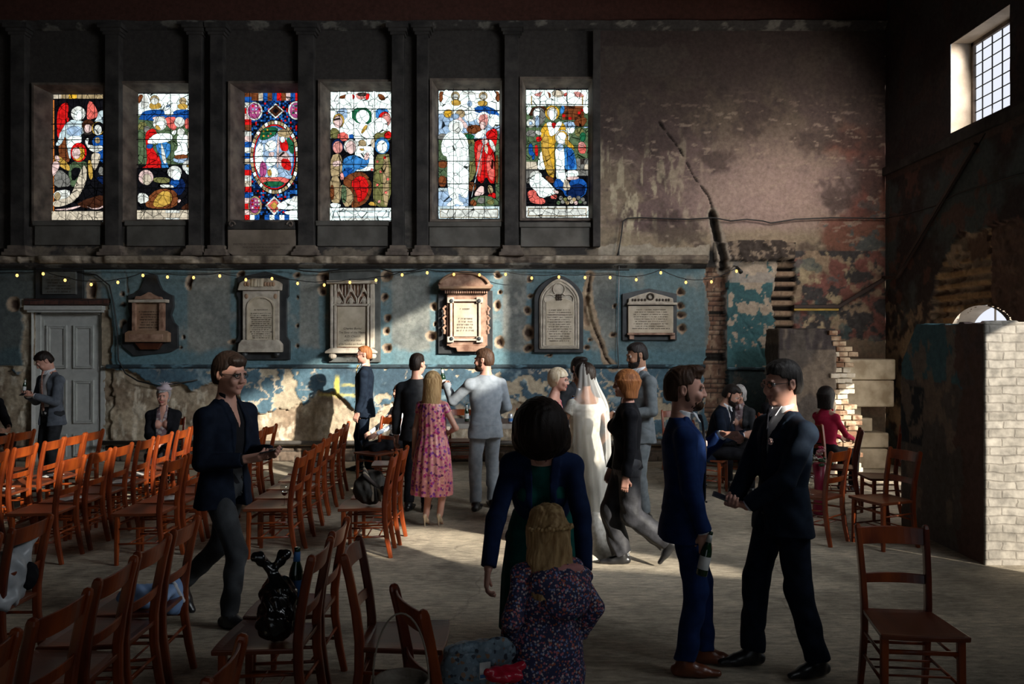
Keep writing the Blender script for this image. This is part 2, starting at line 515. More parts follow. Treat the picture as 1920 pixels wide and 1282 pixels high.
C = mixc(C, (0.17, 0.055, 0.04), up * ss(1560, 1600, rx_) * ss(180, 330, py + (n1 - .5) * 200) * .8)
C = mixc(C, (0.075, 0.11, 0.11), red * ss(.56, .62, fbm(GX, GZ, 5, 5, 92)) * ss(330, 420, py) * .8)
bl = fbm(GX, GZ, 2.2, 6, 93)
C = mixc(C, (0.060, 0.042, 0.038), up * ss(.50, .66, bl) * .75)
C = mixc(C, (0.34, 0.26, 0.20), up * ss(.66, .72, fbm(GX * 1.5, GZ * 4, 4, 5, 94)) * ss(150, 260, py) * .6)
# pale stone course just above the ledge
C = mixc(C, (0.38, 0.33, 0.26), ((px > 1122) & (px < 1330) & (wy > 458) & (wy < 490)) * .9)
C = mixc(C, (0.20, 0.16, 0.12), ((px < 1122) & (wy > 462) & (wy < 490)) * .8 * ss(.35, .55, n2))
# top: brick entablature
C = mixc(C, (0.075, 0.03, 0.022), (py < 46) * 1.0)
D += np.where(py < 46, .05, 0)
# middle band
mid = (py > 488) & (wx < 1325) & (py < 690)
grey = mixc(np.zeros_like(C) + (0.215, 0.225, 0.205), (0.12, 0.13, 0.125), ss(.45, .7, n1))
grey = mixc(grey, (0.30, 0.30, 0.27), ss(.55, .7, n2) * .6)
C = np.where(mid[..., None], grey, C)
for (a, b_) in [(190, 352), (432, 562), (598, 735), (806, 943), (987, 1110), (1155, 1322)]:
    w = ss(a - 3, a + 3, px + (n3 - .5) * 4) * ss(b_ + 3, b_ - 3, px + (n3 - .5) * 4) * mid
    C = mixc(C, (0.13, 0.205, 0.225), w * (.92 - .7 * ss(.55, .8, n2)))
    C = mixc(C, (0.09, 0.17, 0.21), w * ss(.5, .75, n1) * .6)
C = mixc(C, (0.11, 0.205, 0.24), mid * ss(650, 664, wy) * .85)
C = mixc(C, (0.13, 0.22, 0.25), mid * ss(518, 506, wy) * .6)
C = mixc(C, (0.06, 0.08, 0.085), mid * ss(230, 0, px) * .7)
# dado below the rail: blue paint breaking away to bare plaster
low = (py >= 686) & (wx < 1325)
blue = mixc(np.zeros_like(C) + (0.085, 0.155, 0.20), (0.05, 0.085, 0.115), ss(.4, .65, n1))
blue = mixc(blue, (0.30, 0.38, 0.40), ss(.62, .75, n2) * .7)
d1, d21 = cells(GX + (n2 - .5) * .35, GZ + (n3 - .5) * .2, 3.3, 4)
crack = ss(.10, .04, d21) * ss(.42, .55, fbm(GX, GZ, 1.5, 3, 44))
blue = mixc(blue, (0.48, 0.40, 0.30), crack)
tan = mixc(np.zeros_like(C) + (0.44, 0.355, 0.25), (0.26, 0.19, 0.13), ss(.45, .7, fbm(GX, GZ, 3.0, 5, 77)))
tan = mixc(tan, (0.60, 0.52, 0.40), ss(.58, .7, fbm(GX * 2.2, GZ * .8, 6, 4, 78)))
edge = np.interp(px, [0, 190, 200, 330, 400, 470, 540, 600, 680, 760, 860, 930, 980, 1040, 1100, 1320], [690, 690, 700, 705, 735, 760, 765, 725, 775, 762, 775, 800, 745, 800, 815, 820])
edge = edge + (fbm(GX, GZ, 2.2, 4, 51) - .5) * 75
below = low & (py > edge)
C = np.where(low[..., None], blue, C)
C = np.where(below[..., None], tan, C)
rough = fbm(GX, GZ, 9.0, 5, 60)
D -= np.where(below, .045 + .05 * rough + .03 * (fbm(GX, GZ, 2.5, 3, 61) - .5), 0)
# lone patches of bare plaster in the blue
patch = low & ~below & (fbm(GX, GZ, 2.6, 4, 90) > .64)
C = mixc(C, (0.42, 0.35, 0.25), patch * 1.0); D -= np.where(patch, .015, 0)
# bare plaster round the door
dd = np.maximum(np.maximum(DOOR[0] - wx, wx - DOOR[2]), DOOR[1] - 12 - wy)
arnd = (dd < 20) & (py > 560) & (px < 240)
C = np.where(arnd[..., None], tan * .8, C); D -= np.where(arnd, .03 + .04 * rough, 0)
# base: bricks
bs = (py > 836) & (px < 1325)
C = np.where(bs[..., None], np.array((0.13, 0.095, 0.07)) + 0 * C, C)
mort = (np.mod(GZ, .075) < .014) | (np.mod(GX + np.floor(GZ / .075) * .11, .225) < .014)
C = mixc(C, (0.06, 0.05, 0.04), (bs & mort) * 1.0)
D -= np.where(bs & mort, .02, 0)
# knocked holes beside the memorials
random.seed(3)
HOLES = [(355, 530, 7, 16), (452, 515, 9, 8), (556, 516, 7, 7), (606, 521, 13, 13), (602, 545, 8, 9), (726, 517, 13, 12), (722, 557, 7, 8), (726, 596, 7, 8), (723, 621, 7, 9), (725, 652, 10, 10),
         (811, 575, 8, 8), (810, 630, 11, 11), (933, 516, 7, 7), (934, 573, 8, 11), (937, 641, 9, 12), (938, 548, 4, 4), (816, 607, 4, 4), (991, 582, 8, 8), (997, 554, 5, 5), (993, 623, 12, 15), (993, 652, 10, 9),
         (1101, 652, 8, 6), (1106, 637, 6, 5), (994, 523, 6, 6), (1276, 547, 9, 8), (1276, 573, 8, 7), (1277, 590, 9, 7), (1277, 617, 9, 10), (1150, 628, 7, 6), (1151, 573, 4, 4),
         (228, 551, 5, 5), (229, 570, 4, 4), (229, 605, 7, 8), (339, 651, 4, 4), (346, 633, 4, 4), (558, 557, 3, 3), (558, 611, 3, 3), (559, 649, 4, 4), (433, 640, 7, 6), (1030, 665, 6, 3), (172, 545, 10, 22), (25, 570, 14, 15)]
for (hx, hy, a, b_) in HOLES:
    q = np.hypot((px + (n2 - .5) * 12 - hx) / a, (py + (n3 - .5) * 8 - hy) / b_)
    w = ss(1.08, .92, q)
    C = mixc(C, (0.36, 0.27, 0.19), w); C = mixc(C, (0.06, 0.035, 0.025), ss(.72, .45, q))
    D -= w * .07 * ss(1.1, .3, q)
# the long crack in the plaster
cpts = [(1107, 515), (1100, 560), (1108, 600), (1125, 640), (1135, 670), (1150, 690)]
def crackline(pts, wid, depth, col, rim=None, cut=6):
    global C, D
    dist = np.full(px.shape, 1e3)
    for (x0, y0), (x1, y1) in zip(pts[:-1], pts[1:]):
        t = np.clip(((px - x0) * (x1 - x0) + (py - y0) * (y1 - y0)) / ((x1 - x0) ** 2 + (y1 - y0) ** 2), 0, 1)
        dist = np.minimum(dist, np.hypot(px - x0 - t * (x1 - x0), py - y0 - t * (y1 - y0)))
    dist = dist + (n3 - .5) * 5
    if rim: C = mixc(C, rim, ss(wid + cut, wid + cut - 2, dist + (n2 - .5) * 12))
    w = ss(wid, wid * .4, dist); C = mixc(C, col, w); D -= w * depth
crackline(cpts, 3.0, .06, (.05, .03, .02), (.34, .25, .17), 7)
crackline([(1100, 560), (1092, 580), (1102, 605)], 8, .05, (.25, .17, .11), (.36, .27, .18), 5)
crackline([(1235, 230), (1275, 280), (1300, 330), (1330, 370), (1337, 400), (1345, 450)], 1.6, .03, (.02, .015, .012))
crackline([(230, 500), (238, 520), (240, 560)], 1.5, .02, (.1, .08, .06))
crackline([(1385, 590), (1420, 640), (1440, 690)], 1.5, .02, (.03, .05, .05))
# yellow painted marks
C = mixc(C, (0.62, 0.52, 0.10), ss(6, 3, abs(px - 632 + (n3 - .5) * 6)) * ss(700, 712, py) * ss(750, 738, py) * .9)
C = mixc(C, (0.58, 0.50, 0.14), ss(4, 2, abs(py - 741 + (n3 - .5) * 6)) * ss(590, 600, px) * ss(675, 660, px) * .7)
C = mixc(C, (0.58, 0.50, 0.14), ss(3, 1.5, abs(py - 722 + (n3 - .5) * 4)) * ss(636, 645, px) * ss(672, 660, px) * .6)
# right part: recessed brick column, blue panel, toothed brick, mottled plaster
BR1 = (wx > 1325) & (wx < 1363) & (py > 500)
bcol = mixc(np.zeros_like(C) + (0.19, 0.105, 0.07), (0.32, 0.22, 0.15), ss(.4, .7, n3))
bcol = mixc(bcol, (0.05, 0.035, 0.03), mort * .9)
C = np.where(BR1[..., None], bcol, C); D -= np.where(BR1, .10 + .02 * rough + .02 * mort, 0)
C = mixc(C, (0.015, 0.012, 0.01), (BR1 & (((py > 582) & (py < 590)) | ((py > 662) & (py < 676)))) * 1.0)
PB = (px > 1363) & (wx < 1452) & (py > 490)
teal = mixc(np.zeros_like(C) + (0.062, 0.165, 0.18), (0.045, 0.11, 0.12), ss(.4, .7, n1))
fl = fbm(GX + 3, GZ, 5.5, 6, 95) + ss(640, 500, py) * .13 + ss(1390, 1440, px) * .03
teal = mixc(teal, (0.42, 0.34, 0.26), ss(.60, .62, fl))
teal = mixc(teal, (0.33, 0.30, 0.27), ((py < 530) & (n2 > .42)) * .8)
C = np.where(PB[..., None], teal, C)
C = mixc(C, (0.03, 0.04, 0.045), (PB & (py > 692)) * .85)
TB = (wx > 1453) & (wx < 1487) & (py > 485) & (py < 860)
tooth = np.mod(GZ, .15) < .085
C = np.where(TB[..., None], np.where(tooth[..., None], mixc(bcol, (0.36, 0.26, 0.17), tooth * .5), np.array((0.03, 0.022, 0.018)) + 0 * C), C)
D -= np.where(TB, np.where(tooth, .02, .12) + .02 * rough, 0)
MP = (wx > 1487) & (py > 470)
mot = mixc(np.zeros_like(C) + (0.30, 0.22, 0.15), (0.20, 0.085, 0.07), ss(.45, .55, fbm(GX, GZ, 3.4, 5, 101)))
mot = mixc(mot, (0.06, 0.055, 0.055), ss(.50, .56, fbm(GX, GZ, 4.6, 6, 102)))
mot = mixc(mot, (0.38, 0.30, 0.19), ss(.57, .63, fbm(GX, GZ, 6.0, 5, 103)) * ss(1640, 1560, px))
mot = mot * (.55 + .9 * n3)[..., None]
mot = mixc(mot, (0.08, 0.13, 0.13), .6 * ss(.60, .65, fbm(GX, GZ, 4.3, 5, 104)))
C = np.where(MP[..., None], mot, C)
C = mixc(C, (0.26, 0.19, 0.13), (MP & (wy > 635)) * .8)
# dark ragged ledge at the right
LG = (px > 1340) & (wx < 1490) & (wy > 450) & (wy < 490)
C = np.where(LG[..., None], mixc(np.zeros_like(C) + (0.055, 0.042, 0.035), (0.25, 0.19, 0.14), ss(.55, .65, n3)), C)
D += np.where(LG, .10 + .08 * (rough - .5), 0)
VB = (wx > 1318) & (wx < 1362) & (wy > 400) & (wy < 500)
crackline([(1335, 400), (1343, 440), (1350, 470), (1357, 500)], 8, .10, (.025, .02, .017), (.30, .25, .2), 5)
# pale boss on the column head
D += (n2 - .5) * .012 + (n3 - .5) * .006
keep = np.ones((len(xs) - 1, len(zs) - 1), bool)
cx = (px[:-1, :-1] + px[1:, 1:]) / 2; cy = (py[:-1, :-1] + py[1:, 1:]) / 2
HOLESR = []
for (w, rv) in zip(WINS, REV):
    q = (w[0] - rv[0], w[1] - rv[1], w[2] + rv[2], w[3] + rv[3]); HOLESR.append(q)
    keep &= ~((cx > q[0]) & (cx < q[2]) & (cy > q[1]) & (cy < q[3]))
keep &= ~((cx > DOOR[0]) & (cx < DOOR[2]) & (cy > DOOR[1]))
near = np.zeros(px.shape, bool)
for q in HOLESR: near |= (px > q[0] - 4) & (px < q[2] + 4) & (py > q[1] - 4) & (py < q[3] + 4)
D = np.where(near, 0, D)
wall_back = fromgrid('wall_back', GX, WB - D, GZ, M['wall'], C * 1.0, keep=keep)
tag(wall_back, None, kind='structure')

# floor
fo = newmesh('floor', [(-8.6, -4, 0), (XR + .3, -4, 0), (XR + .3, WB + .6, 0), (-8.6, WB + .6, 0)], [(0, 1, 2, 3)], M['floor'])
tag(fo, None, kind='structure')
# left wall and ceiling (both out of the frame)
lw = newmesh('wall_left', [(-8.6, -4, 0), (-8.6, WB + .6, 0), (-8.6, WB + .6, 8), (-8.6, -4, 8)], [(0, 1, 2, 3)], M['soot']); tag(lw, None, kind='structure')
ce = newmesh('ceiling', [(-8.7, -4, 8), (XR + .3, -4, 8), (XR + .3, WB + .6, 8), (-8.7, WB + .6, 8)], [(0, 1, 2, 3)], M['soot']); tag(ce, None, kind='structure')
# camera side wall with a tall doorway left open
rw = MB()
rw.box((-8.6, -4.2, 0), (-2.2, -4, 8)); rw.box((1.2, -4.2, 0), (XR + .3, -4, 8)); rw.box((-2.2, -4.2, 3.2), (1.2, -4, 8))
tag(rw.build('wall_front', M['soot']), None, kind='structure')

# right hand wall: (y,z) sheet with openings added to pass the sun; the part the camera sees is a fine grid
VWIN = (9.17, 10.41, 4.58, 5.75)     # visible window y0 y1 z0 z1
ARCH = (9.15, 10.45, 0.0, 1.90, 2.30)     # arched doorway y0 y1 z0 spring top
YS = 8.6
def rect(y0, y1, z0, z1): return [(y0, z0), (y1, z0), (y1, z1), (y0, z1)]
outer = rect(-4, YS, 0, 8)
SUNH = [rect(1.9, 6.4, 4.35, 5.9),                   # unseen high openings, placed to sun the wall and chair rows
        rect(-3.05, -1.65, 5.5, 6.15), rect(-1.3, -0.1, 5.05, 5.65),
        [(2.35, 1.95), (2.65, 1.95), (1.95, 2.75), (1.6, 3.1), (.75, 3.65), (-.35, 3.65), (.62, 3.02), (1.5, 2.5)],   # invented gap, slanted to lay a sun streak on the floor
        rect(1.98, 2.42, 3.25, 4.15),  # gap added to put sun on the bride
        rect(4.78, 5.75, 0.5, 2.8)]                 # unseen opening shaped to let sun onto the brick pier
polys = [[Vector((y, z, 0)) for y, z in outer]] + [[Vector((y, z, 0)) for y, z in h] for h in SUNH]
vs = [v for p in polys for v in p]
tr = tessellate_polygon(polys)
sheet = newmesh('wall_right', [(XR, v.x, v.y) for v in vs], [tuple(t) for t in tr], M['soot']); tag(sheet, None, kind='structure')
ys = np.arange(YS, WB + .02, .02); zz = np.arange(0, 8.02, .02)
GY, GZ2 = np.meshgrid(ys, zz, indexing='ij')
m1 = fbm(GY, GZ2, 1.3, 5, 201); m2 = fbm(GY, GZ2, 4.0, 5, 202); m3 = fbm(GY, GZ2, 13, 4, 203)
SX = FPX * XR / GY + 960; SY = 641 - (GZ2 - CAMZ) * FPX / GY       # where it lands in the frame
C2 = np.zeros(GY.shape + (3,)) + (0.085, 0.105, 0.105)
C2 = mixc(C2, (0.05, 0.04, 0.04), ss(.45, .6, m1))
C2 = mixc(C2, (0.17, 0.08, 0.06), ss(.56, .64, m2) * .6)
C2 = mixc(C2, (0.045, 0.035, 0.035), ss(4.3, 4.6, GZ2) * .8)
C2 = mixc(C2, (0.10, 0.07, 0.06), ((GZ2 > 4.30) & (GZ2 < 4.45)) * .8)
# bare masonry above the arch
ex = (SX + (m2 - .5) * 60 > 1748) & (SY + (m1 - .5) * 70 > 425) & (SY > SX * -1.9 + 3850 + (m3 - .5) * 40)
bm1 = mixc(np.zeros_like(C2) + (0.40, 0.31, 0.22), (0.16, 0.10, 0.07), ss(.45, .62, m2))
bm1 = mixc(bm1, (0.42, 0.26, 0.12), ((np.mod(GZ2, .15) < .07) & (m1 > .5)) * .7)
dark = (SX + (m2 - .5) * 30 > 1852 - (SY - 480) * .0)
bm1 = mixc(bm1, (0.14, 0.085, 0.07), dark * .9)
C2 = np.where(ex[..., None], bm1, C2)
D2 = np.where(ex, -.05 * ss(.3, .6, m2) - .02 * m3 - .05 * ((np.mod(GZ2, .15) > .085) & (m1 > .5) & ~dark), 0) + (m2 - .5) * .01
lowp = (GZ2 < 2.3 + (m1 - .5) * .8) & (SX < 1760)
C2 = mixc(C2, (0.30, 0.22, 0.15), lowp * ss(.4, .55, m2))
yc = (GY[:-1, :-1] + GY[1:, 1:]) / 2; zc = (GZ2[:-1, :-1] + GZ2[1:, 1:]) / 2
k2 = ~((yc > VWIN[0]) & (yc < VWIN[1]) & (zc > VWIN[2]) & (zc < VWIN[3]))
am = (ARCH[0] + ARCH[1]) / 2; ah = (ARCH[1] - ARCH[0]) / 2
archz = ARCH[3] + (ARCH[4] - ARCH[3]) * np.sqrt(np.clip(1 - ((yc - am) / ah) ** 2, 0, 1))
k2 &= ~((yc > ARCH[0]) & (yc < ARCH[1]) & (zc < archz))
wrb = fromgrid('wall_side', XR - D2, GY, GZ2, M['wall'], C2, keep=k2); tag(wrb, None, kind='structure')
wrb.name = 'wall_right_far'
# reveals of the visible side window
g = MB(); t = .30
y0, y1, z0, z1 = VWIN
g.v += [(XR, y0, z0), (XR, y1, z0), (XR, y1, z1), (XR, y0, z1), (XR + t, y0, z0 + .12), (XR + t, y1, z0 + .12), (XR + t, y1, z1), (XR + t, y0, z1)]
g.f += [(0, 1, 5, 4), (1, 2, 6, 5), (2, 3, 7, 6), (3, 0, 4, 7)]
w7 = newmesh('window_7', [], [], None)
bpy.data.objects.remove(w7)
M['reveal_pale'] = mat('pale_reveal_plaster', (0.36, 0.30, 0.23), 0.85, scale=4, c2=(0.52, 0.45, 0.36), bump=0.3)
w7 = g.build('window_7', M['reveal_pale']); tag(w7, None, kind='structure')
# its clear glazing, seen against the sky
gl = MB(); gx = XR + t
gl.v += [(gx, y0, z0 + .1), (gx, y1, z0 + .1), (gx, y1, z1), (gx, y0, z1)]; gl.f += [(0, 1, 2, 3)]
def glassmat(name, col, alpha=0.18, rough=0.03):
    m, nt, b = nodes(name); nt.nodes.remove(b)
    tb = N(nt, 'ShaderNodeBsdfTransparent'); tb.inputs[0].default_value = (*col, 1)
    gb = N(nt, 'ShaderNodeBsdfGlossy'); gb.inputs['Roughness'].default_value = rough
    mx = N(nt, 'ShaderNodeMixShader'); mx.inputs[0].default_value = alpha
    nt.links.new(tb.outputs[0], mx.inputs[1]); nt.links.new(gb.outputs[0], mx.inputs[2])
    nt.links.new(mx.outputs[0], nt.nodes['Material Output'].inputs['Surface'])
    return m
M['clear'] = glassmat('clear_glass', (0.92, 0.95, 0.97), 0.08)
gl.build('window_pane', M['skyglass'], w7)
bars = MB()
for i in range(0, 7):
    yy = y0 + (y1 - y0) * i / 6; bars.tube([(gx - .01, yy, z0 + .1), (gx - .01, yy, z1)], .008, 6)
for i in range(0, 8):
    z_ = z0 + .1 + (z1 - z0 - .1) * i / 7; bars.tube([(gx - .01, y0, z_), (gx - .01, y1, z_)], .008, 6)
bars.build('glazing_bar', M['lead'], w7)
fr = MB()
fr.box((gx - .04, y1 - .05, z0 + .1), (gx + .01, y1, z1)); fr.box((gx - .04, y0, z0 + .1), (gx + .01, y0 + .05, z1)); fr.box((gx - .04, y0, z1 - .05), (gx + .01, y1, z1))
fr.build('window_frame', M['reveal'], w7)
# little ventilator flap hanging open in the window
vf = MB(); Mx = Matrix.Translation((gx - .02, y0 + .22, z1 - .16)) @ Matrix.Rotation(math.radians(-35), 4, 'Y')
vf.box((-.02, -.20, -.26), (0, .20, .0), Mx); vf.build('open_casement', M['metal'], w7)
# rail moulding below the window running along the side wall
sc_ = MB(); sc_.box((XR - .05, 8.6, 4.40), (XR + .02, WB, 4.52)); tag(sc_.build('trim_1', M['soot']), None, kind='structure')
# arch reveal
g = MB(); n = 20; prof = [(ARCH[0], 0), (ARCH[0], ARCH[3])] + [(am - ah * math.cos(PI * i / n), ARCH[3] + (ARCH[4] - ARCH[3]) * math.sin(PI * i / n)) for i in range(1, n)] + [(ARCH[1], ARCH[3]), (ARCH[1], 0)]
for (y_, z_) in prof: g.v += [(XR, y_, z_), (XR + .45, y_, z_)]
for i in range(len(prof) - 1): g.f.append((2 * i, 2 * i + 1, 2 * i + 3, 2 * i + 2))
dr = g.build('door_2', M['reveal_pale']); tag(dr, None, kind='structure')
g = MB(); g.v = [(XR + .28, y_, z_) for (y_, z_) in prof[1:-1]]; g.f = [tuple(range(len(g.v)))]
g.build('fanlight_pane', M['skyglass'], dr)
g = MB(); g.tube([(XR + .27, ARCH[0], ARCH[3]), (XR + .27, ARCH[1], ARCH[3])], .02, 6); g.tube([(XR + .27, am + .1, ARCH[3]), (XR + .27, am + .1, ARCH[4])], .012, 6); g.build('fanlight_bar', M['reveal_pale'], dr)

# ------------------------------------------------------------------ low brick remains at the right
def rough_block(name, x0, x1, y0, y1, z0, z1, st_, colf, seed, amp=.02, cutf=None):
    """closed block made of five gridded faces with worn surfaces"""
    V = []; F = []; CC = []
    idx = {}
    nx = max(2, int((x1 - x0) / st_)); ny = max(2, int((y1 - y0) / st_)); nz = max(2, int((z1 - z0) / st_))
    def vert(i, j, k):
        if (i, j, k) in idx: return idx[(i, j, k)]
        x = x0 + (x1 - x0) * i / nx; y = y0 + (y1 - y0) * j / ny; z = z0 + (z1 - z0) * k / nz
        idx[(i, j, k)] = len(V); V.append([x, y, z]); return len(V) - 1
    for i in range(nx):
        for k in range(nz):
            F.append((vert(i, 0, k), vert(i + 1, 0, k), vert(i + 1, 0, k + 1), vert(i, 0, k + 1)))
            F.append((vert(i, ny, k), vert(i, ny, k + 1), vert(i + 1, ny, k + 1), vert(i + 1, ny, k)))
    for j in range(ny):
        for k in range(nz):
            F.append((vert(0, j, k), vert(0, j, k + 1), vert(0, j + 1, k + 1), vert(0, j + 1, k)))
            F.append((vert(nx, j, k), vert(nx, j + 1, k), vert(nx, j + 1, k + 1), vert(nx, j, k + 1)))
    for i in range(nx):
        for j in range(ny):
            F.append((vert(i, j, nz), vert(i + 1, j, nz), vert(i + 1, j + 1, nz), vert(i, j + 1, nz)))
    V = np.array(V); x, y, z = V.T
    if cutf is not None: V = cutf(V); x, y, z = V.T
    col = colf(x, y, z)
    dsp = (fbm(x * 1.0 + y * 1.3, z, 9, 4, seed) - .5) * amp * 2
    nx_ = np.where(x <= x0 + 1e-5, -1, np.where(x >= x1 - 1e-5, 1, 0)); ny_ = np.where(y <= y0 + 1e-5, -1, np.where(y >= y1 - 1e-5, 1, 0))
    V[:, 0] += nx_ * dsp; V[:, 1] += ny_ * dsp; V[:, 2] += (z > z1 - 1e-5) * dsp * 1.5
    o = newmesh(name, V, F, M['wall'], smooth=True)
    a = o.data.color_attributes.new('col', 'FLOAT_COLOR', 'POINT')
    C4 = np.ones((len(V), 4), np.float32); C4[:, :3] = col; a.data.foreach_set('color', C4.ravel())
    return o


def brickpat(u, z, rowh=.074, bw=.225):
    row = np.floor(z / rowh); m = (np.mod(z, rowh) < .012) | (np.mod(u + row * bw * .5, bw) < .012)
    return m, _h(np.floor((u + row * bw * .5) / bw), row, 5)


def pier_col(x, y, z):
    n = fbm(x + y * 1.7, z, 3, 5, 300); nf = fbm(x + y * 1.7, z, 12, 4, 301)
    front = y < 6.605
    m, hsh = brickpat(x, z + (n - .5) * .02)
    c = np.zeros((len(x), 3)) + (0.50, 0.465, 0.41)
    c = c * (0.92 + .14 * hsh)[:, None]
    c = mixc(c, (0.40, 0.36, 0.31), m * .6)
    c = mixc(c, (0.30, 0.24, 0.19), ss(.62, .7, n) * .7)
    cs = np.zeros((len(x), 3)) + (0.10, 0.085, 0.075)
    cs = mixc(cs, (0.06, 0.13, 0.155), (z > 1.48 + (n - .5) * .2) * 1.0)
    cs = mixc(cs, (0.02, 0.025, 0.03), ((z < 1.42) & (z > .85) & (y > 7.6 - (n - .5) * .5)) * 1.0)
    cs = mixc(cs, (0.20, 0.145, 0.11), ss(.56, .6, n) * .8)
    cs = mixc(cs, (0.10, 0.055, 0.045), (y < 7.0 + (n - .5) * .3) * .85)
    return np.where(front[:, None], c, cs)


def pier_cut(V):
    # broken far upper corner
    x, y, z = V.T
    lim = 2.03 - np.clip((y - 7.72) / .28, 0, 1) * .38 - .03 * _h(np.floor(y / .1), np.floor(x / .2), 8)
    V[:, 2] = np.minimum(z, lim) * 1.0
    # brick joints on the front face
    f = V[:, 1] < 6.605
    m, hs = brickpat(V[:, 0], V[:, 2])
    V[:, 1] += np.where(f, (hs - .5) * .006, 0)
    return V
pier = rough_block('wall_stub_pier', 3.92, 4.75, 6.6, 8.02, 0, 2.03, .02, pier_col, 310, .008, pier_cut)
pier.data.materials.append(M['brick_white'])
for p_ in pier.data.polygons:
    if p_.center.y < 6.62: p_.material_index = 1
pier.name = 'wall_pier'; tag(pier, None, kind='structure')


def stub_col(x, y, z):
    n = fbm(x, z, 3, 5, 320); nf = fbm(x, z, 10, 4, 321)
    c = np.zeros((len(x), 3)) + (0.085, 0.07, 0.06)
    c = mixc(c, (0.16, 0.125, 0.095), ss(.5, .6, n))
    c = mixc(c, (0.05, 0.04, 0.04), (z > 1.75) * ss(.4, .6, fbm(x * 6, z, 3, 3, 5)))
    return c
stub = rough_block('wall_stub', 3.68, 4.47, 11.0, 11.55, 0, 2.03, .025, stub_col, 330, .02)
tag(stub, None, kind='structure')
# its torn end: single bricks, toothed
random.seed(11)
M['torn_brick'] = mat('torn_brick', (0.20, 0.10, 0.055), 0.9, scale=7, c2=(0.52, 0.40, 0.27), bump=0.7, bscale=30, ramp=(.4, .6))
M['limed_brick'] = mat('limed_brick', (0.45, 0.38, 0.28), 0.9, scale=8, c2=(0.66, 0.60, 0.50), bump=0.7, bscale=30)
tb = MB(); tl = MB()
z = 0.02; row = 0
while z < 2.0:
    far = 4.80 - (0.20 if z > 1.85 else 0.10 if z > 1.7 else 0) - (.12 if z > .95 else 0) + random.uniform(-.03, .03)
    x = 4.40 + random.uniform(-.05, .03)
    while x < far:
        w = random.uniform(.10, .15); dpt = random.uniform(-.03, .10) + (x - 4.4) * .35
        Mx = Matrix.Translation((x + w / 2, 11.0 + dpt, z + .033)) @ Matrix.Rotation(random.uniform(-.12, .12), 4, 'Z') @ Matrix.Rotation(random.uniform(-.05, .05), 4, 'Y')
        (tl if (0.98 < z < 1.45 and random.random() < .8) or random.random() < .15 else tb).box((-w / 2, 0, -.033), (w / 2, .5 - dpt, .030), Mx)
        x += w + .006
    z += .074; row += 1
tbo = tb.build('torn_brick_edge', M['torn_brick'], stub, bevel=.008)
tl.build('limed_brick_edge', M['limed_brick'], stub, bevel=.008)
# stacked stone steps in the gap
M['lit_stone'] = mat('sandstone', (0.34, 0.27, 0.18), 0.85, scale=5, c2=(0.58, 0.50, 0.37), bump=0.5, bscale=18)
def stone(name, x0, x1, y0, y1, z0, z1, label, m=None):
    b = MB(); b.box((x0, y0, z0), (x1, y1, z1)); o = b.build(name, m or M['lit_stone'], bevel=.02)
    return tag(o, label, 'stone block', 'sandstone blocks behind the torn wall')
stone('stone_block', 4.6, 5.60, 11.62, 12.14, 1.30, 1.60, 'pale sandstone slab with worn edge, topmost in the gap behind the torn brick wall')
stone('stone_block', 4.55, 5.60, 11.66, 12.14, .90, 1.29, 'wide stained sandstone block directly under the top slab behind the torn wall')
stone('stone_step', 4.6, 5.18, 11.80, 12.14, .74, .89, 'highest small sandstone step against the back wall behind the torn brick end')
stone('stone_step', 4.6, 5.32, 11.74, 12.14, .53, .73, 'second sandstone step down behind the torn brick wall end')
stone('stone_step', 4.6, 5.52, 11.66, 12.14, .30, .52, 'third sandstone step down with projecting rounded edge behind the torn wall')
stone('stone_step', 4.55, 5.48, 11.60, 12.14, .0, .29, 'lowest sandstone step standing on the floor behind the torn wall')
# rubble at the foot of the torn wall
for i in range(9):
    b = MB(); s_ = random.uniform(.03, .07)
    b.ball((0, 0, 0), (s_ * 1.4, s_, s_ * .6), 7, 5); o = b.build('rubble_stone', M['limed_brick'])
    for v in o.data.vertices: v.co *= random.uniform(.8, 1.2)
    o.location = (4.55 + random.uniform(-.15, .5), 10.85 + random.uniform(-.15, .08), s_ * .5)
    tag(o, 'small broken lump of brick lying at the foot of the torn wall', 'rubble', 'rubble at the foot of the torn wall')

# ------------------------------------------------------------------ ledge, rails, pilasters
def strip(name, x0, x1, prof, colf, seed, amp, st_=.025, gaps=()):
    """horizontal moulding on the back wall; prof=[(out,z)...]"""
    xx = np.arange(x0, x1, st_); k = len(prof)
    O = np.array([p[0] for p in prof]); Z = np.array([p[1] for p in prof])
    # densify the profile
    t = np.linspace(0, k - 1, (k - 1) * 5 + 1); O = np.interp(t, range(k), O); Z = np.interp(t, range(k), Z)
    X, OO = np.meshgrid(xx, O, indexing='ij'); _, ZZ = np.meshgrid(xx, Z, indexing='ij')
    nn = fbm(X, ZZ * 2, 5, 5, seed); nb = fbm(X, ZZ * 0, 2.3, 4, seed + 3)
    q = OO - np.clip((nb - .45) * amp * 6, 0, OO.max() * .8) * (OO > 0.02) + (nn - .5) * amp * (OO > .005)
    q = np.maximum(q, -0.01)
    cc = colf(X, ZZ, nn, nb)
    o = fromgrid(name, X, WB - q, ZZ, M['wall'], cc)
    return tag(o, None, kind='structure')


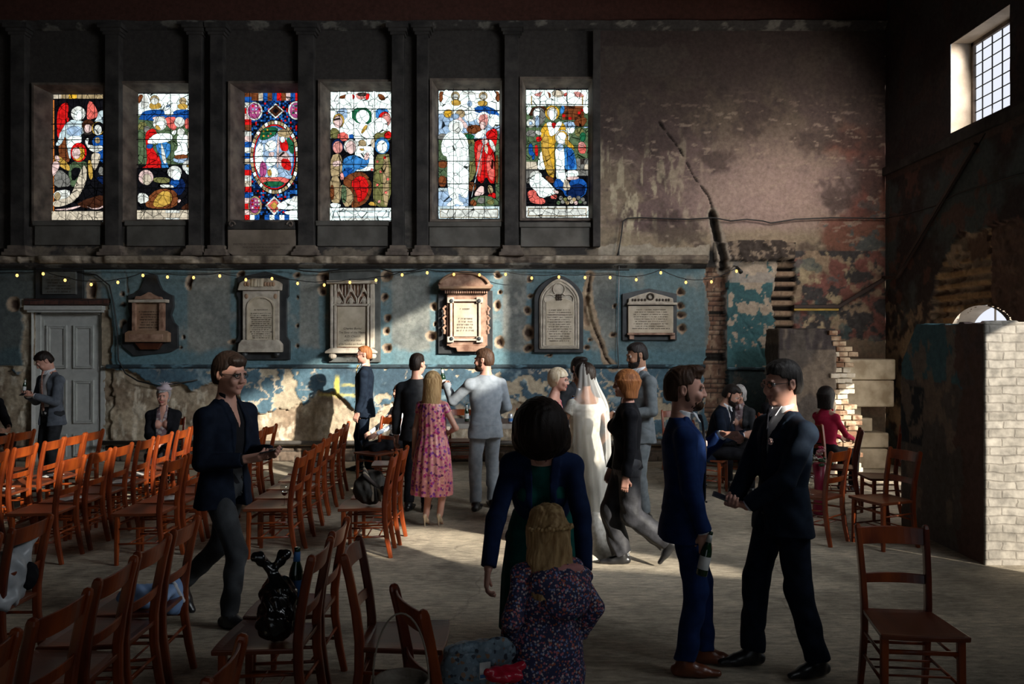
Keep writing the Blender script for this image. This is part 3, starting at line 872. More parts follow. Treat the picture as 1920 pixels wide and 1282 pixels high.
def ledgec(X, Z, nn, nb):
    c = np.zeros(X.shape + (3,)) + (0.26, 0.21, 0.155)
    c = mixc(c, (0.42, 0.35, 0.27), ss(.5, .65, nn)); c = mixc(c, (0.08, 0.06, 0.05), ss(.55, .7, fbm(X, Z, 3, 4, 5)) * .8)
    return c
strip('trim_2', -8.6, WX(1325), [(0, WZ(497)), (.16, WZ(495)), (.20, WZ(489)), (.20, WZ(482)), (.06, WZ(479)), (0, WZ(478))], ledgec, 401, .05)
def darkc(X, Z, nn, nb): return mixc(np.zeros(X.shape + (3,)) + (0.05, 0.045, 0.042), (0.16, 0.15, 0.13), ss(.55, .65, nn))
strip('trim_3', -8.6, WX(1325), [(0, WZ(504)), (.03, WZ(503)), (.10, WZ(498)), (.12, WZ(494)), (0, WZ(493))], darkc, 411, .01)
def railc(X, Z, nn, nb): return mixc(np.zeros(X.shape + (3,)) + (0.03, 0.045, 0.055), (0.12, 0.22, 0.27), ss(.55, .68, nn))
strip('trim_4', WX(200), WX(1325), [(0, WZ(691)), (.02, WZ(690)), (.035, WZ(687)), (.02, WZ(684)), (0, WZ(683))], railc, 421, .004)
strip('trim_5', WX(1365), WX(1450), [(0, WZ(694)), (.02, WZ(693)), (.03, WZ(690)), (0, WZ(688))], railc, 422, .004)
strip('trim_6', -8.6, XR, [(0, WZ(58)), (.05, WZ(56)), (.12, WZ(48)), (.14, WZ(44)), (.05, WZ(42)), (.05, WZ(40))], darkc, 431, .015)
pp = MB(); pp.tube([(WX(190), WB - .06, WZ(829)), (WX(1320), WB - .06, WZ(829))], .035, 10)
tag(pp.build('heating_pipe', M['pipe'], smooth=True), 'dull painted pipe running low along the back wall above the brick base', 'pipe')

PIL = [(30, 56), (205, 231), (360, 384), (400, 424), (563, 592), (737, 759), (783, 804), (946, 972), (1110, 1124)]
for i, (a, b_) in enumerate(PIL):
    x0, x1 = WX(a), WX(b_); g = MB()
    g.box((x0, WB - .14, WZ(464)), (x1, WB + .05, WZ(62)))
    if i < 8:
        for (e, y_, z_a, z_b) in [(.03, .17, 470, 462), (.055, .20, 476, 469), (.08, .23, 481, 475)]:
            g.box((x0 - e, WB - y_, WZ(z_a)), (x1 + e, WB + .02, WZ(z_b)))
        for (e, y_, z_a, z_b) in [(.025, .165, 72, 66), (.05, .19, 67, 60), (.08, .22, 61, 52)]:
            g.box((x0 - e, WB - y_, WZ(z_a)), (x1 + e, WB + .02, WZ(z_b)))
    o = g.build('trim_%d' % (i + 7), M['soot'], bevel=.006); tag(o, None, kind='structure')
    if i < 8:
        bb = MB()
        for (e, y_, z_a, z_b) in [(.032, .173, 470, 462), (.058, .203, 476, 469), (.083, .233, 481.5, 475)]:
            bb.box((x0 - e, WB - y_, WZ(z_a)), (x1 + e, WB + .02, WZ(z_b)))
        bb.build('pilaster_base', M['reveal'], o, bevel=.008)
# sill panels under the windows
for i, (a, b_, t_, d_) in enumerate([(68, 190, 424, 460), (240, 350, 424, 462), (596, 728, 424, 462), (805, 938, 426, 463), (976, 1105, 427, 463)]):
    g = MB(); g.box((WX(a), WB - .05, WZ(d_)), (WX(b_), WB + .02, WZ(t_))); g.box((WX(a) - .02, WB - .08, WZ(t_)), (WX(b_) + .02, WB + .02, WZ(t_ - 9)))
    tag(g.build('trim_%d' % (i + 16), M['sootpanel'], bevel=.01), None, kind='structure')

# diagonal string line of a vanished stair
g = MB()
pts = [P2(1487, 575), P2(1570, 575), P2(1660, 521)]
g.tube([p + Vector((0, -.03, 0)) for p in pts], .03, 6, sq=(1, 1))
def PS(px_, py_):
    y = FPX * XR / (px_ - 960); return Vector((XR, y, CAMZ - (py_ - 641) * y / FPX))
g.tube([Vector((XR - .03, WB, P2(1660, 521).z)), PS(1686, 519) - Vector((.03, 0, 0)), PS(1835, 270) - Vector((.03, 0, 0))], .03, 6, sq=(1, 1))
o = g.build('stair_string_moulding', mat('dark_moulding', (0.045, 0.025, 0.02), 0.6)); tag(o, 'dark slanting moulding of a vanished stair crossing the far right corner', 'moulding')
g = MB(); g.tube([p + Vector((0, -.035, -.045)) for p in pts[:2]], .018, 6, sq=(1, 1)); g.build('yellow_edge', mat('yellow_paint', (0.50, 0.33, 0.05), 0.6), o)

# ------------------------------------------------------------------ door
dx0, dz1, dx1, dz0 = WX(DOOR[0]), WZ(DOOR[1]), WX(DOOR[2]), 0
g = MB(); w = dx1 - dx0; yb = WB + .14
g.box((dx0 - .02, yb - .04, 0), (dx0 + .05, yb + .05, dz1)); g.box((dx1 - .05, yb - .04, 0), (dx1 + .02, yb + .05, dz1)); g.box((dx0, yb - .04, dz1 - .10), (dx1, yb + .05, dz1))
g.box((dx0 - .10, WB - .07, dz1 - .035), (dx1 + .06, yb, dz1 + .03)); g.box((dx0 - .07, WB - .04, dz1 - .07), (dx1 + .04, yb, dz1 - .035))
g.v += [(dx0 - .02, WB - .01, 0), (dx0 - .02, yb, 0), (dx0 - .02, yb, dz1), (dx0 - .02, WB - .01, dz1)]; b0 = len(g.v) - 4; g.f.append((b0, b0 + 1, b0 + 2, b0 + 3))
do = g.build('door_1', M['door']); tag(do, None, kind='structure')
leaf = MB(); leaf.box((dx0 + .04, yb, 0), (dx1 - .04, yb + .05, dz1 - .09)); leaf.build('door_leaf', M['door'], do)
def panel(x0, x1, z0, z1):
    p = MB()
    for (e, o_) in [(0, .030), (.028, .020)]:
        a, b_, c, d = x0 + e, x1 - e, z0 + e, z1 - e; t = .026
        p.box((a, yb - o_, c), (a + t, yb, d)); p.box((b_ - t, yb - o_, c), (b_, yb, d)); p.box((a + t, yb - o_, c), (b_ - t, yb, c + t)); p.box((a + t, yb - o_, d - t), (b_ - t, yb, d))
    p.build('door_panel', M['door'], do, bevel=.005)
for (a, b_, t_, d_) in [(78, 117, 609, 691), (129, 168, 609, 691), (78, 117, 713, 795), (129, 168, 713, 795), (78, 117, 815, 858), (129, 168, 815, 858)]:
    panel(WX(a), WX(b_), WZ(d_), WZ(t_))
hg = MB()
for z_ in (WZ(606), WZ(690), WZ(789)): hg.box((dx1 - .10, yb - .012, z_ - .06), (dx1 - .075, yb, z_ + .06)); hg.box((dx0 + .075, yb - .012, z_ - .06), (dx0 + .10, yb, z_ + .06))
hg.build('hinge', M['door'], do)
lt = MB(); lt.box((WX(46), WB - .03, WZ(572)), (WX(205), WB + .05, WZ(560))); o = lt.build('trim_21', M['brick_dark'], bevel=.01); tag(o, None, kind='structure')

# ================================================================== STAINED GLASS
PALC = dict(W=(1.35, 1.6, 1.52), w=(.80, .84, .78), c=(.62, .78, .82), s=(.40, .58, .80), R=(.72, .012, .012), r=(.85, .16, .13), p=(.80, .34, .30), P=(.85, .62, .58),
            B=(.012, .10, .42), b=(.05, .26, .66), D=(.006, .02, .09), Y=(.80, .46, .04), y=(.62, .38, .07), o=(.75, .22, .04), G=(.015, .14, .06), g=(.10, .16, .08), O=(.20, .20, .07),
            n=(.20, .06, .02), N=(.06, .02, .01), K=(.006, .006, .008), T=(.45, .34, .18), t=(.68, .60, .46), e=(.22, .22, .20), m=(.05, .04, .035), u=(.45, .08, .25))


def clip(poly, r):
    def go(ps, f, inter):
        out = []
        for i in range(len(ps)):
            a = ps[i - 1]; b = ps[i]
            if f(b):
                if not f(a): out.append(inter(a, b))
                out.append(b)
            elif f(a): out.append(inter(a, b))
        return out
    x0, y0, x1, y1 = r
    ix = lambda X: (lambda a, b: (X, a[1] + (b[1] - a[1]) * (X - a[0]) / (b[0] - a[0])))
    iy = lambda Y: (lambda a, b: (a[0] + (b[0] - a[0]) * (Y - a[1]) / (b[1] - a[1]), Y))
    for f, g in ((lambda p: p[0] >= x0, ix(x0)), (lambda p: p[0] <= x1, ix(x1)), (lambda p: p[1] >= y0, iy(y0)), (lambda p: p[1] <= y1, iy(y1))):
        if not poly: return poly
        poly = go(poly, f, g)
    return poly


def chaikin(p, n=1):
    for _ in range(n):
        q = []
        for i in range(len(p)):
            a = p[i]; b = p[(i + 1) % len(p)]
            q += [(a[0] * .75 + b[0] * .25, a[1] * .75 + b[1] * .25), (a[0] * .25 + b[0] * .75, a[1] * .25 + b[1] * .75)]
        p = q
    return p


def stained(i, org, shapes, hbars, vbars=(), bg='K'):
    w = WINS[i]; rv = REV[i]; yb = WB + .22
    sc = 3.3735
    V = []; F = []; CL = []; LV = []; LF = []
    rect_ = ((w[0] - org[0]) * sc, (w[1] - org[1]) * sc, (w[2] - org[0]) * sc, (w[3] - org[1]) * sc)
    def tr(p, y): return ((org[0] + p[0] / sc - 960) / S, y, CAMZ - (org[1] + p[1] / sc - 641) / S)
    def lead(ps, y, wd=1.9):
        n = len(ps)
        b = len(LV)
        for k in range(n):
            a = ps[k - 1]; c = ps[(k + 1) % n]; p = ps[k]
            dx, dy = c[0] - a[0], c[1] - a[1]; L = math.hypot(dx, dy) + 1e-6
            nx, ny = -dy / L * wd / 2, dx / L * wd / 2
            LV.append(tr((p[0] + nx, p[1] + ny), y)); LV.append(tr((p[0] - nx, p[1] - ny), y))
        for k in range(n):
            k2 = (k + 1) % n
            LF.append((b + 2 * k, b + 2 * k + 1, b + 2 * k2 + 1, b + 2 * k2))
    def put(ps, col, y, ld=True, wd=1.9):
        ps = clip(ps, rect_)
        if len(ps) < 3: return
        b = len(V); V.extend(tr(p, y) for p in ps)
        for t in tessellate_polygon([[Vector((p[0], p[1], 0)) for p in ps]]): F.append(tuple(b + q for q in t))
        CL.extend([PALC[col]] * len(ps))
        if ld: lead(ps, y - .0004, wd)
    y = yb
    x0, y0, x1, y1 = rect_
    put([(x0, y0), (x1, y0), (x1, y1), (x0, y1)], bg, y, False)
    for s in shapes:
        y -= .0009
        k = s[0]
        if k == 'e':
            _, cx_, cy_, rx, ry, col = s[:6]
            put([(cx_ + rx * math.cos(2 * PI * q / 22), cy_ + ry * math.sin(2 * PI * q / 22)) for q in range(22)], col, y)
        elif k == 'r':
            _, a, b_, c, d, col = s; put([(a, b_), (c, b_), (c, d), (a, d)], col, y)
        elif k == 'x':   # small quarries, no overlap between them: one layer
            for (a, b_, c, d, col) in s[1]: put([(a, b_), (c, b_), (c, d), (a, d)], col, y, True, 1.5)
        elif k == 'd':   # many small discs on one layer
            for (a, b_, r_, col) in s[1]: put([(a + r_ * math.cos(2 * PI * q / 10), b_ + r_ * math.sin(2 * PI * q / 10)) for q in range(10)], col, y, True, 1.3)
        elif k == 'q':   # polygon kept sharp
            put(list(s[1]), s[2], y)
        elif k == 'l':   # lead line
            pl = s[1]; wd = s[2] if len(s) > 2 else 2
            for a, b_ in zip(pl[:-1], pl[1:]):
                dx, dy = b_[0] - a[0], b_[1] - a[1]; L = math.hypot(dx, dy) + 1e-6; nx, ny = -dy / L * wd / 2, dx / L * wd / 2
                bb = len(LV); LV.extend([tr((a[0] + nx, a[1] + ny), y), tr((a[0] - nx, a[1] - ny), y), tr((b_[0] - nx, b_[1] - ny), y), tr((b_[0] + nx, b_[1] + ny), y)]); LF.append((bb, bb + 1, bb + 2, bb + 3))
        else:
            put(chaikin(s[1]), s[2], y)
    o = newmesh('window_%d' % (i + 1), V, F, M['stained'])
    a = o.data.color_attributes.new('col', 'FLOAT_COLOR', 'POINT')
    C4 = np.ones((len(V), 4), np.float32); C4[:, :3] = CL; a.data.foreach_set('color', C4.ravel())
    tag(o, None, kind='structure')
    newmesh('lead_came', LV, LF, M['lead'], o)
    g = MB()
    X0, X1, Z0, Z1 = WX(w[0]), WX(w[2]), WZ(w[3]), WZ(w[1]); yy = y - .006
    for hb in hbars: z_ = CAMZ - (org[1] + hb / sc - 641) / S; g.tube([(X0, yy, z_), (X1, yy, z_)], .007, 5)
    for vb in vbars: x_ = (org[0] + vb / sc - 960) / S; g.tube([(x_, yy, Z0), (x_, yy, Z1)], .005, 5)
    g.build('saddle_bar', M['lead'], o)
    # splayed reveal and rebate
    g = MB(); A = (WX(w[0] - rv[0]), WX(w[2] + rv[2]), WZ(w[3] + rv[3]), WZ(w[1] - rv[1]))
    yo = WB - .03
    g.v += [(A[0], yo, A[2]), (A[1], yo, A[2]), (A[1], yo, A[3]), (A[0], yo, A[3]), (X0, yb + .02, Z0), (X1, yb + .02, Z0), (X1, yb + .02, Z1), (X0, yb + .02, Z1)]
    g.f += [(0, 1, 5, 4), (1, 2, 6, 5), (2, 3, 7, 6), (3, 0, 4, 7)]
    e = .035
    g.box((A[0] - e, yo - .02, A[2] - e), (A[0], WB + .03, A[3] + e)); g.box((A[1], yo - .02, A[2] - e), (A[1] + e, WB + .03, A[3] + e))
    g.box((A[0], yo - .02, A[3]), (A[1], WB + .03, A[3] + e)); g.box((A[0], yo - .02, A[2] - e), (A[1], WB + .03, A[2]))
    g.build('stone_surround', M['reveal'], o)


def quar(x0, y0, x1, y1, nx, ny, cols, seed):
    rr = random.Random(seed); out = []
    for i in range(nx):
        for j in range(ny):
            out.append((x0 + (x1 - x0) * i / nx, y0 + (y1 - y0) * j / ny, x0 + (x1 - x0) * (i + 1) / nx, y0 + (y1 - y0) * (j + 1) / ny, rr.choice(cols)))
    return ('x', out)


Pn = 'P_'
w1 = [quar(284, 165, 640, 192, 7, 1, 'TtYT', 1), ('r', 284, 200, 292, 915, 'o'), (Pn, [(312, 470), (306, 300), (330, 230), (378, 212), (386, 260), (376, 300), (392, 330), (350, 400)], 'R'),
      (Pn, [(508, 205), (545, 215), (578, 290), (572, 310), (520, 330), (498, 320)], 'r'), (Pn, [(575, 270), (640, 262), (640, 360), (545, 345), (570, 310)], 'c'), (Pn, [(600, 300), (640, 300), (640, 360), (605, 350)], 's'),
      (Pn, [(324, 420), (376, 430), (372, 520), (400, 600), (350, 600), (318, 560)], 'n'), (Pn, [(380, 330), (470, 325), (500, 380), (470, 430), (470, 480), (405, 520), (395, 600), (372, 500), (370, 430), (330, 470), (325, 420)], 'c'),
      (Pn, [(380, 430), (470, 430), (465, 480), (430, 500), (378, 510)], 'W'), (Pn, [(330, 400), (370, 400), (350, 470), (322, 500), (298, 490), (320, 460)], 'c'), (Pn, [(375, 370), (470, 370), (478, 430), (375, 435)], 's'),
      ('e', 448, 288, 47, 47, 'w'), ('e', 448, 300, 26, 34, 'W'), (Pn, [(480, 340), (545, 330), (560, 400), (520, 430), (478, 420)], 'm'), ('e', 512, 362, 38, 36, 'N'), ('e', 512, 385, 24, 30, 'P'),
      ('e', 575, 385, 40, 44, 'y'), ('e', 578, 382, 34, 38, 'K'), ('e', 575, 395, 26, 34, 'w'), (Pn, [(530, 440), (640, 420), (640, 620), (590, 600), (560, 540)], 'B'), (Pn, [(570, 440), (588, 445), (590, 480), (560, 480), (556, 450)], 'T'),
      (Pn, [(490, 470), (505, 445), (520, 450), (510, 490), (530, 490), (560, 500), (600, 490), (615, 520), (560, 545), (515, 520)], 'w'), (Pn, [(540, 540), (595, 545), (590, 590), (560, 660), (545, 640), (530, 590)], 't'),
      (Pn, [(590, 620), (640, 660), (625, 690), (575, 680)], 'e'), (Pn, [(560, 700), (620, 690), (625, 760), (590, 730)], 'D'), (Pn, [(400, 600), (500, 590), (510, 640), (440, 760), (400, 760), (385, 660)], 'g'),
      (Pn, [(510, 590), (535, 590), (548, 690), (535, 720), (518, 700)], 'y'), (Pn, [(330, 640), (400, 700), (402, 765), (295, 765), (295, 690)], 'e'), (Pn, [(300, 560), (330, 560), (395, 620), (400, 660), (360, 650), (300, 600)], 'y'), (Pn, [(284, 595), (335, 600), (330, 640), (300, 690), (284, 690)], 'P'), (Pn, [(298, 560), (325, 560), (338, 592), (310, 600)], 'P'),
      ('e', 455, 540, 52, 62, 'R'), (Pn, [(430, 510), (490, 505), (495, 570), (455, 600), (415, 580)], 'Y'), ('e', 440, 545, 28, 38, 'P'),
      (Pn, [(480, 620), (510, 625), (505, 740), (440, 850), (350, 890), (290, 890), (290, 850), (395, 830), (430, 760)], 't'), (Pn, [(290, 790), (400, 775), (400, 830), (300, 850)], 'w'), ('e', 320, 822, 20, 26, 'T'),
      (Pn, [(440, 860), (640, 800), (640, 900), (470, 900)], 'N'), (Pn, [(300, 905), (380, 900), (465, 880), (470, 890), (400, 912), (310, 912)], 'P'), (Pn, [(490, 880), (560, 905), (640, 870), (640, 885), (560, 915)], 'P'), (Pn, [(410, 640), (480, 640), (440, 720), (410, 720)], 'K'),
      quar(284, 918, 645, 975, 3, 1, 'tt', 3)]
stained(0, (0, 120), w1, (360, 460, 515, 615, 770), (375, 480, 560))
w2 = [('r', 833, 160, 1200, 300, 'W'), (Pn, [(850, 175), (890, 170), (900, 250), (850, 260)], 'w'), (Pn, [(833, 165), (868, 165), (850, 210), (833, 230)], 'n'), ('e', 938, 200, 30, 30, 'T'), (Pn, [(905, 215), (975, 215), (985, 255), (905, 262)], 'y'), ('e', 938, 208, 24, 22, 'w'), ('e', 1120, 208, 24, 24, 'T'), (Pn, [(1085, 225), (1150, 225), (1150, 260), (1090, 260)], 'y'), ('e', 1028, 245, 16, 14, 's'),
      ('r', 833, 300, 1200, 620, 'g'), (Pn, [(865, 275), (930, 262), (1000, 265), (1020, 300), (1060, 300), (1060, 270), (1130, 260), (1200, 275), (1200, 335), (833, 335), (850, 300)], 'B'), (Pn, [(1000, 265), (1030, 240), (1062, 275), (1050, 300), (1005, 300)], 'W'), (Pn, [(833, 340), (890, 345), (890, 400), (840, 450), (833, 450)], 'O'), ('e', 890, 390, 22, 22, 'e'), ('e', 850, 420, 28, 30, 'g'),
      (Pn, [(1005, 310), (1090, 310), (1080, 400), (1040, 390), (1010, 350)], 'r'), (Pn, [(1140, 310), (1178, 335), (1170, 390), (1130, 385)], 'r'), (Pn, [(925, 310), (1010, 305), (1000, 330), (930, 330)], 'P'),
      (Pn, [(890, 400), (940, 380), (960, 430), (915, 460), (920, 500), (985, 590), (975, 640), (1020, 670), (1010, 700), (950, 700), (845, 665), (850, 640), (895, 620), (885, 480), (878, 440)], 'R'), (Pn, [(945, 480), (1040, 470), (1045, 540), (1010, 590), (1030, 620), (1030, 655), (985, 650), (985, 590), (960, 540)], 'b'), (Pn, [(890, 485), (935, 485), (925, 515), (890, 515)], 'B'), (Pn, [(980, 480), (990, 480), (1025, 610), (990, 610)], 'w'),
      (Pn, [(895, 460), (940, 420), (1000, 415), (1050, 420), (1060, 455), (1020, 475), (900, 488)], 'W'), ('e', 975, 353, 45, 46, 'w'), (Pn, [(955, 340), (1005, 335), (1000, 385), (965, 395), (950, 370)], 'W'), (Pn, [(945, 360), (970, 370), (985, 395), (950, 395)], 'y'),
      (Pn, [(1080, 440), (1110, 420), (1160, 430), (1180, 500), (1150, 560), (1090, 570), (1060, 545), (1095, 510)], 'W'), (Pn, [(1090, 385), (1130, 385), (1140, 425), (1085, 430)], 'w'), ('e', 1102, 345, 34, 34, 'w'), (Pn, [(1075, 430), (1045, 420), (1060, 400), (1085, 395)], 'W'), (Pn, [(1155, 400), (1195, 380), (1200, 555), (1160, 555), (1155, 480)], 't'), (Pn, [(1165, 510), (1200, 500), (1200, 555), (1160, 550)], 'y'), (Pn, [(1060, 560), (1150, 550), (1160, 580), (1090, 590)], 'n'), (Pn, [(1060, 575), (1100, 585), (1190, 570), (1190, 600), (1100, 612), (1065, 600)], 's'),
      ('r', 833, 640, 1200, 915, 'K'), (Pn, [(930, 700), (1040, 700), (1040, 740), (940, 735)], 'O'), ('e', 888, 700, 48, 48, 'P'), ('e', 895, 715, 30, 36, 't'), (Pn, [(1040, 700), (1120, 700), (1150, 760), (1100, 830), (1050, 780)], 'D'), ('e', 1072, 668, 46, 42, 'w'), ('e', 1085, 685, 28, 38, 'W'), ('e', 1165, 630, 44, 40, 'w'), ('e', 1170, 655, 30, 30, 'W'), ('e', 1170, 628, 22, 10, 'y'), (Pn, [(1040, 720), (1110, 715), (1095, 760), (1045, 770)], 'B'), (Pn, [(975, 745), (1065, 750), (1070, 772), (990, 770)], 'w'),
      (Pn, [(960, 775), (1060, 775), (1100, 820), (1085, 900), (930, 905), (880, 885), (900, 830)], 'n'), (Pn, [(980, 790), (1050, 790), (1060, 860), (1010, 890), (950, 895), (930, 870)], 'y'), (Pn, [(835, 805), (880, 800), (910, 825), (905, 860), (840, 875)], 'w'), (Pn, [(1160, 830), (1180, 795), (1198, 800), (1190, 835)], 'P'), (Pn, [(1170, 720), (1185, 715), (1178, 755), (1160, 755)], 'w'), (Pn, [(1090, 850), (1110, 838), (1118, 850), (1100, 870)], 'P'), (Pn, [(1130, 880), (1200, 850), (1200, 910), (1110, 910)], 'N'),
      quar(833, 912, 1200, 975, 4, 1, 'wt', 5), ('r', 846, 930, 1190, 962, 't')]
stained(1, (0, 120), w2, (300, 460, 620, 770), (880, 1050, 1160))
# patterned window with an oval scene
rb = random.Random(4)
w3 = [quar(168, 150, 552, 205, 13, 1, 'nRBtPRwn', 11), quar(168, 180, 212, 975, 1, 22, 'wtRBwPnBRt', 12), quar(518, 180, 552, 975, 1, 22, 'wcRBwPwBRt', 13), quar(168, 940, 552, 975, 12, 1, 'RBWrWBK', 14),
      quar(212, 205, 518, 940, 26, 60, 'KBDBKKDbDDBKR', 15), ('e', 232, 272, 52, 60, 'w'), ('e', 230, 272, 42, 50, 'u'), ('e', 500, 268, 52, 60, 'w'), ('e', 502, 268, 42, 50, 'u'), ('e', 236, 880, 44, 62, 'T'), ('e', 232, 880, 34, 50, 'u'), ('e', 500, 880, 44, 62, 'w'),
      ('d', [(222 + 22 * (i % 3), 240 + 22 * (i // 3), 7, rb.choice('PRwsG')) for i in range(9)] + [(482 + 18 * (i % 3), 240 + 22 * (i // 3), 7, rb.choice('PRwsG')) for i in range(9)] + [(220 + 20 * (i % 3), 850 + 22 * (i // 3), 7, rb.choice('PRwsG')) for i in range(9)]),
      ('q', [(369, 222), (424, 272), (369, 322), (314, 272)], 'w'), ('q', [(369, 234), (411, 272), (369, 310), (327, 272)], 'N'), ('q', [(369, 255), (390, 272), (369, 290), (348, 272)], 'K'), ('q', [(360, 820), (418, 880), (360, 945), (302, 880)], 'w'), ('q', [(360, 836), (404, 880), (360, 928), (316, 880)], 'r'), ('q', [(360, 856), (384, 880), (360, 905), (336, 880)], 'y'),
      ('e', 366, 572, 160, 238, 'K')]
for q in range(44):
    a = 2 * PI * q / 44; a2 = 2 * PI * (q + .86) / 44
    w3.append(('q', [(366 + 157 * math.cos(a), 572 + 234 * math.sin(a)), (366 + 157 * math.cos(a2), 572 + 234 * math.sin(a2)), (366 + 138 * math.cos(a2), 572 + 212 * math.sin(a2)), (366 + 138 * math.cos(a), 572 + 212 * math.sin(a))], 'T' if q % 3 else 'W'))
w3 += [('e', 366, 572, 136, 210, 'R'), ('e', 366, 572, 128, 200, 'b'), ('e', 366, 572, 120, 192, 's'), (Pn, [(270, 440), (290, 390), (360, 375), (400, 400), (350, 450), (280, 470)], 'G'), (Pn, [(380, 410), (440, 385), (480, 450), (400, 450)], 'T'), (Pn, [(440, 440), (490, 470), (495, 560), (460, 540)], 'G'),
       (Pn, [(245, 520), (270, 480), (300, 500), (290, 560), (310, 620), (300, 690), (260, 680), (240, 610)], 'W'), (Pn, [(300, 500), (340, 460), (385, 480), (370, 530), (320, 540)], 'W'), (Pn, [(385, 440), (400, 440), (395, 640), (380, 640)], 'P'), (Pn, [(400, 450), (430, 440), (460, 500), (450, 540), (405, 530)], 'R'), ('e', 420, 462, 16, 20, 'W'),
       (Pn, [(395, 540), (460, 540), (475, 640), (470, 670), (410, 640), (390, 600)], 'P'), (Pn, [(410, 580), (470, 590), (478, 665), (415, 645)], 'R'), (Pn, [(310, 580), (380, 570), (385, 620), (320, 640)], 'W'), (Pn, [(280, 590), (320, 620), (315, 700), (270, 700)], 'u'), (Pn, [(320, 640), (380, 640), (400, 700), (330, 710)], 'W'), (Pn, [(385, 640), (440, 660), (485, 690), (470, 720), (400, 700)], 's'),
       (Pn, [(255, 700), (340, 705), (420, 700), (470, 720), (430, 750), (300, 750)], 'r'), (Pn, [(285, 730), (440, 730), (410, 765), (320, 765)], 'G'), (Pn, [(320, 660), (345, 650), (355, 690), (330, 700)], 'y'), (Pn, [(330, 545), (370, 540), (365, 570), (335, 575)], 'P'), ('d', [(300, 410, 7, 'Y'), (325, 400, 7, 'Y'), (345, 425, 7, 'o'), (300, 440, 7, 'Y'), (330, 440, 6, 'r')]),
       (Pn, [(380, 880), (440, 850), (470, 835), (490, 865), (552, 855), (552, 910), (400, 912)], 'W'), (Pn, [(425, 925), (490, 915), (550, 915), (545, 950), (450, 945)], 'W')]
stained(2, (400, 120), w3, (410, 572, 610, 912), (212, 518))
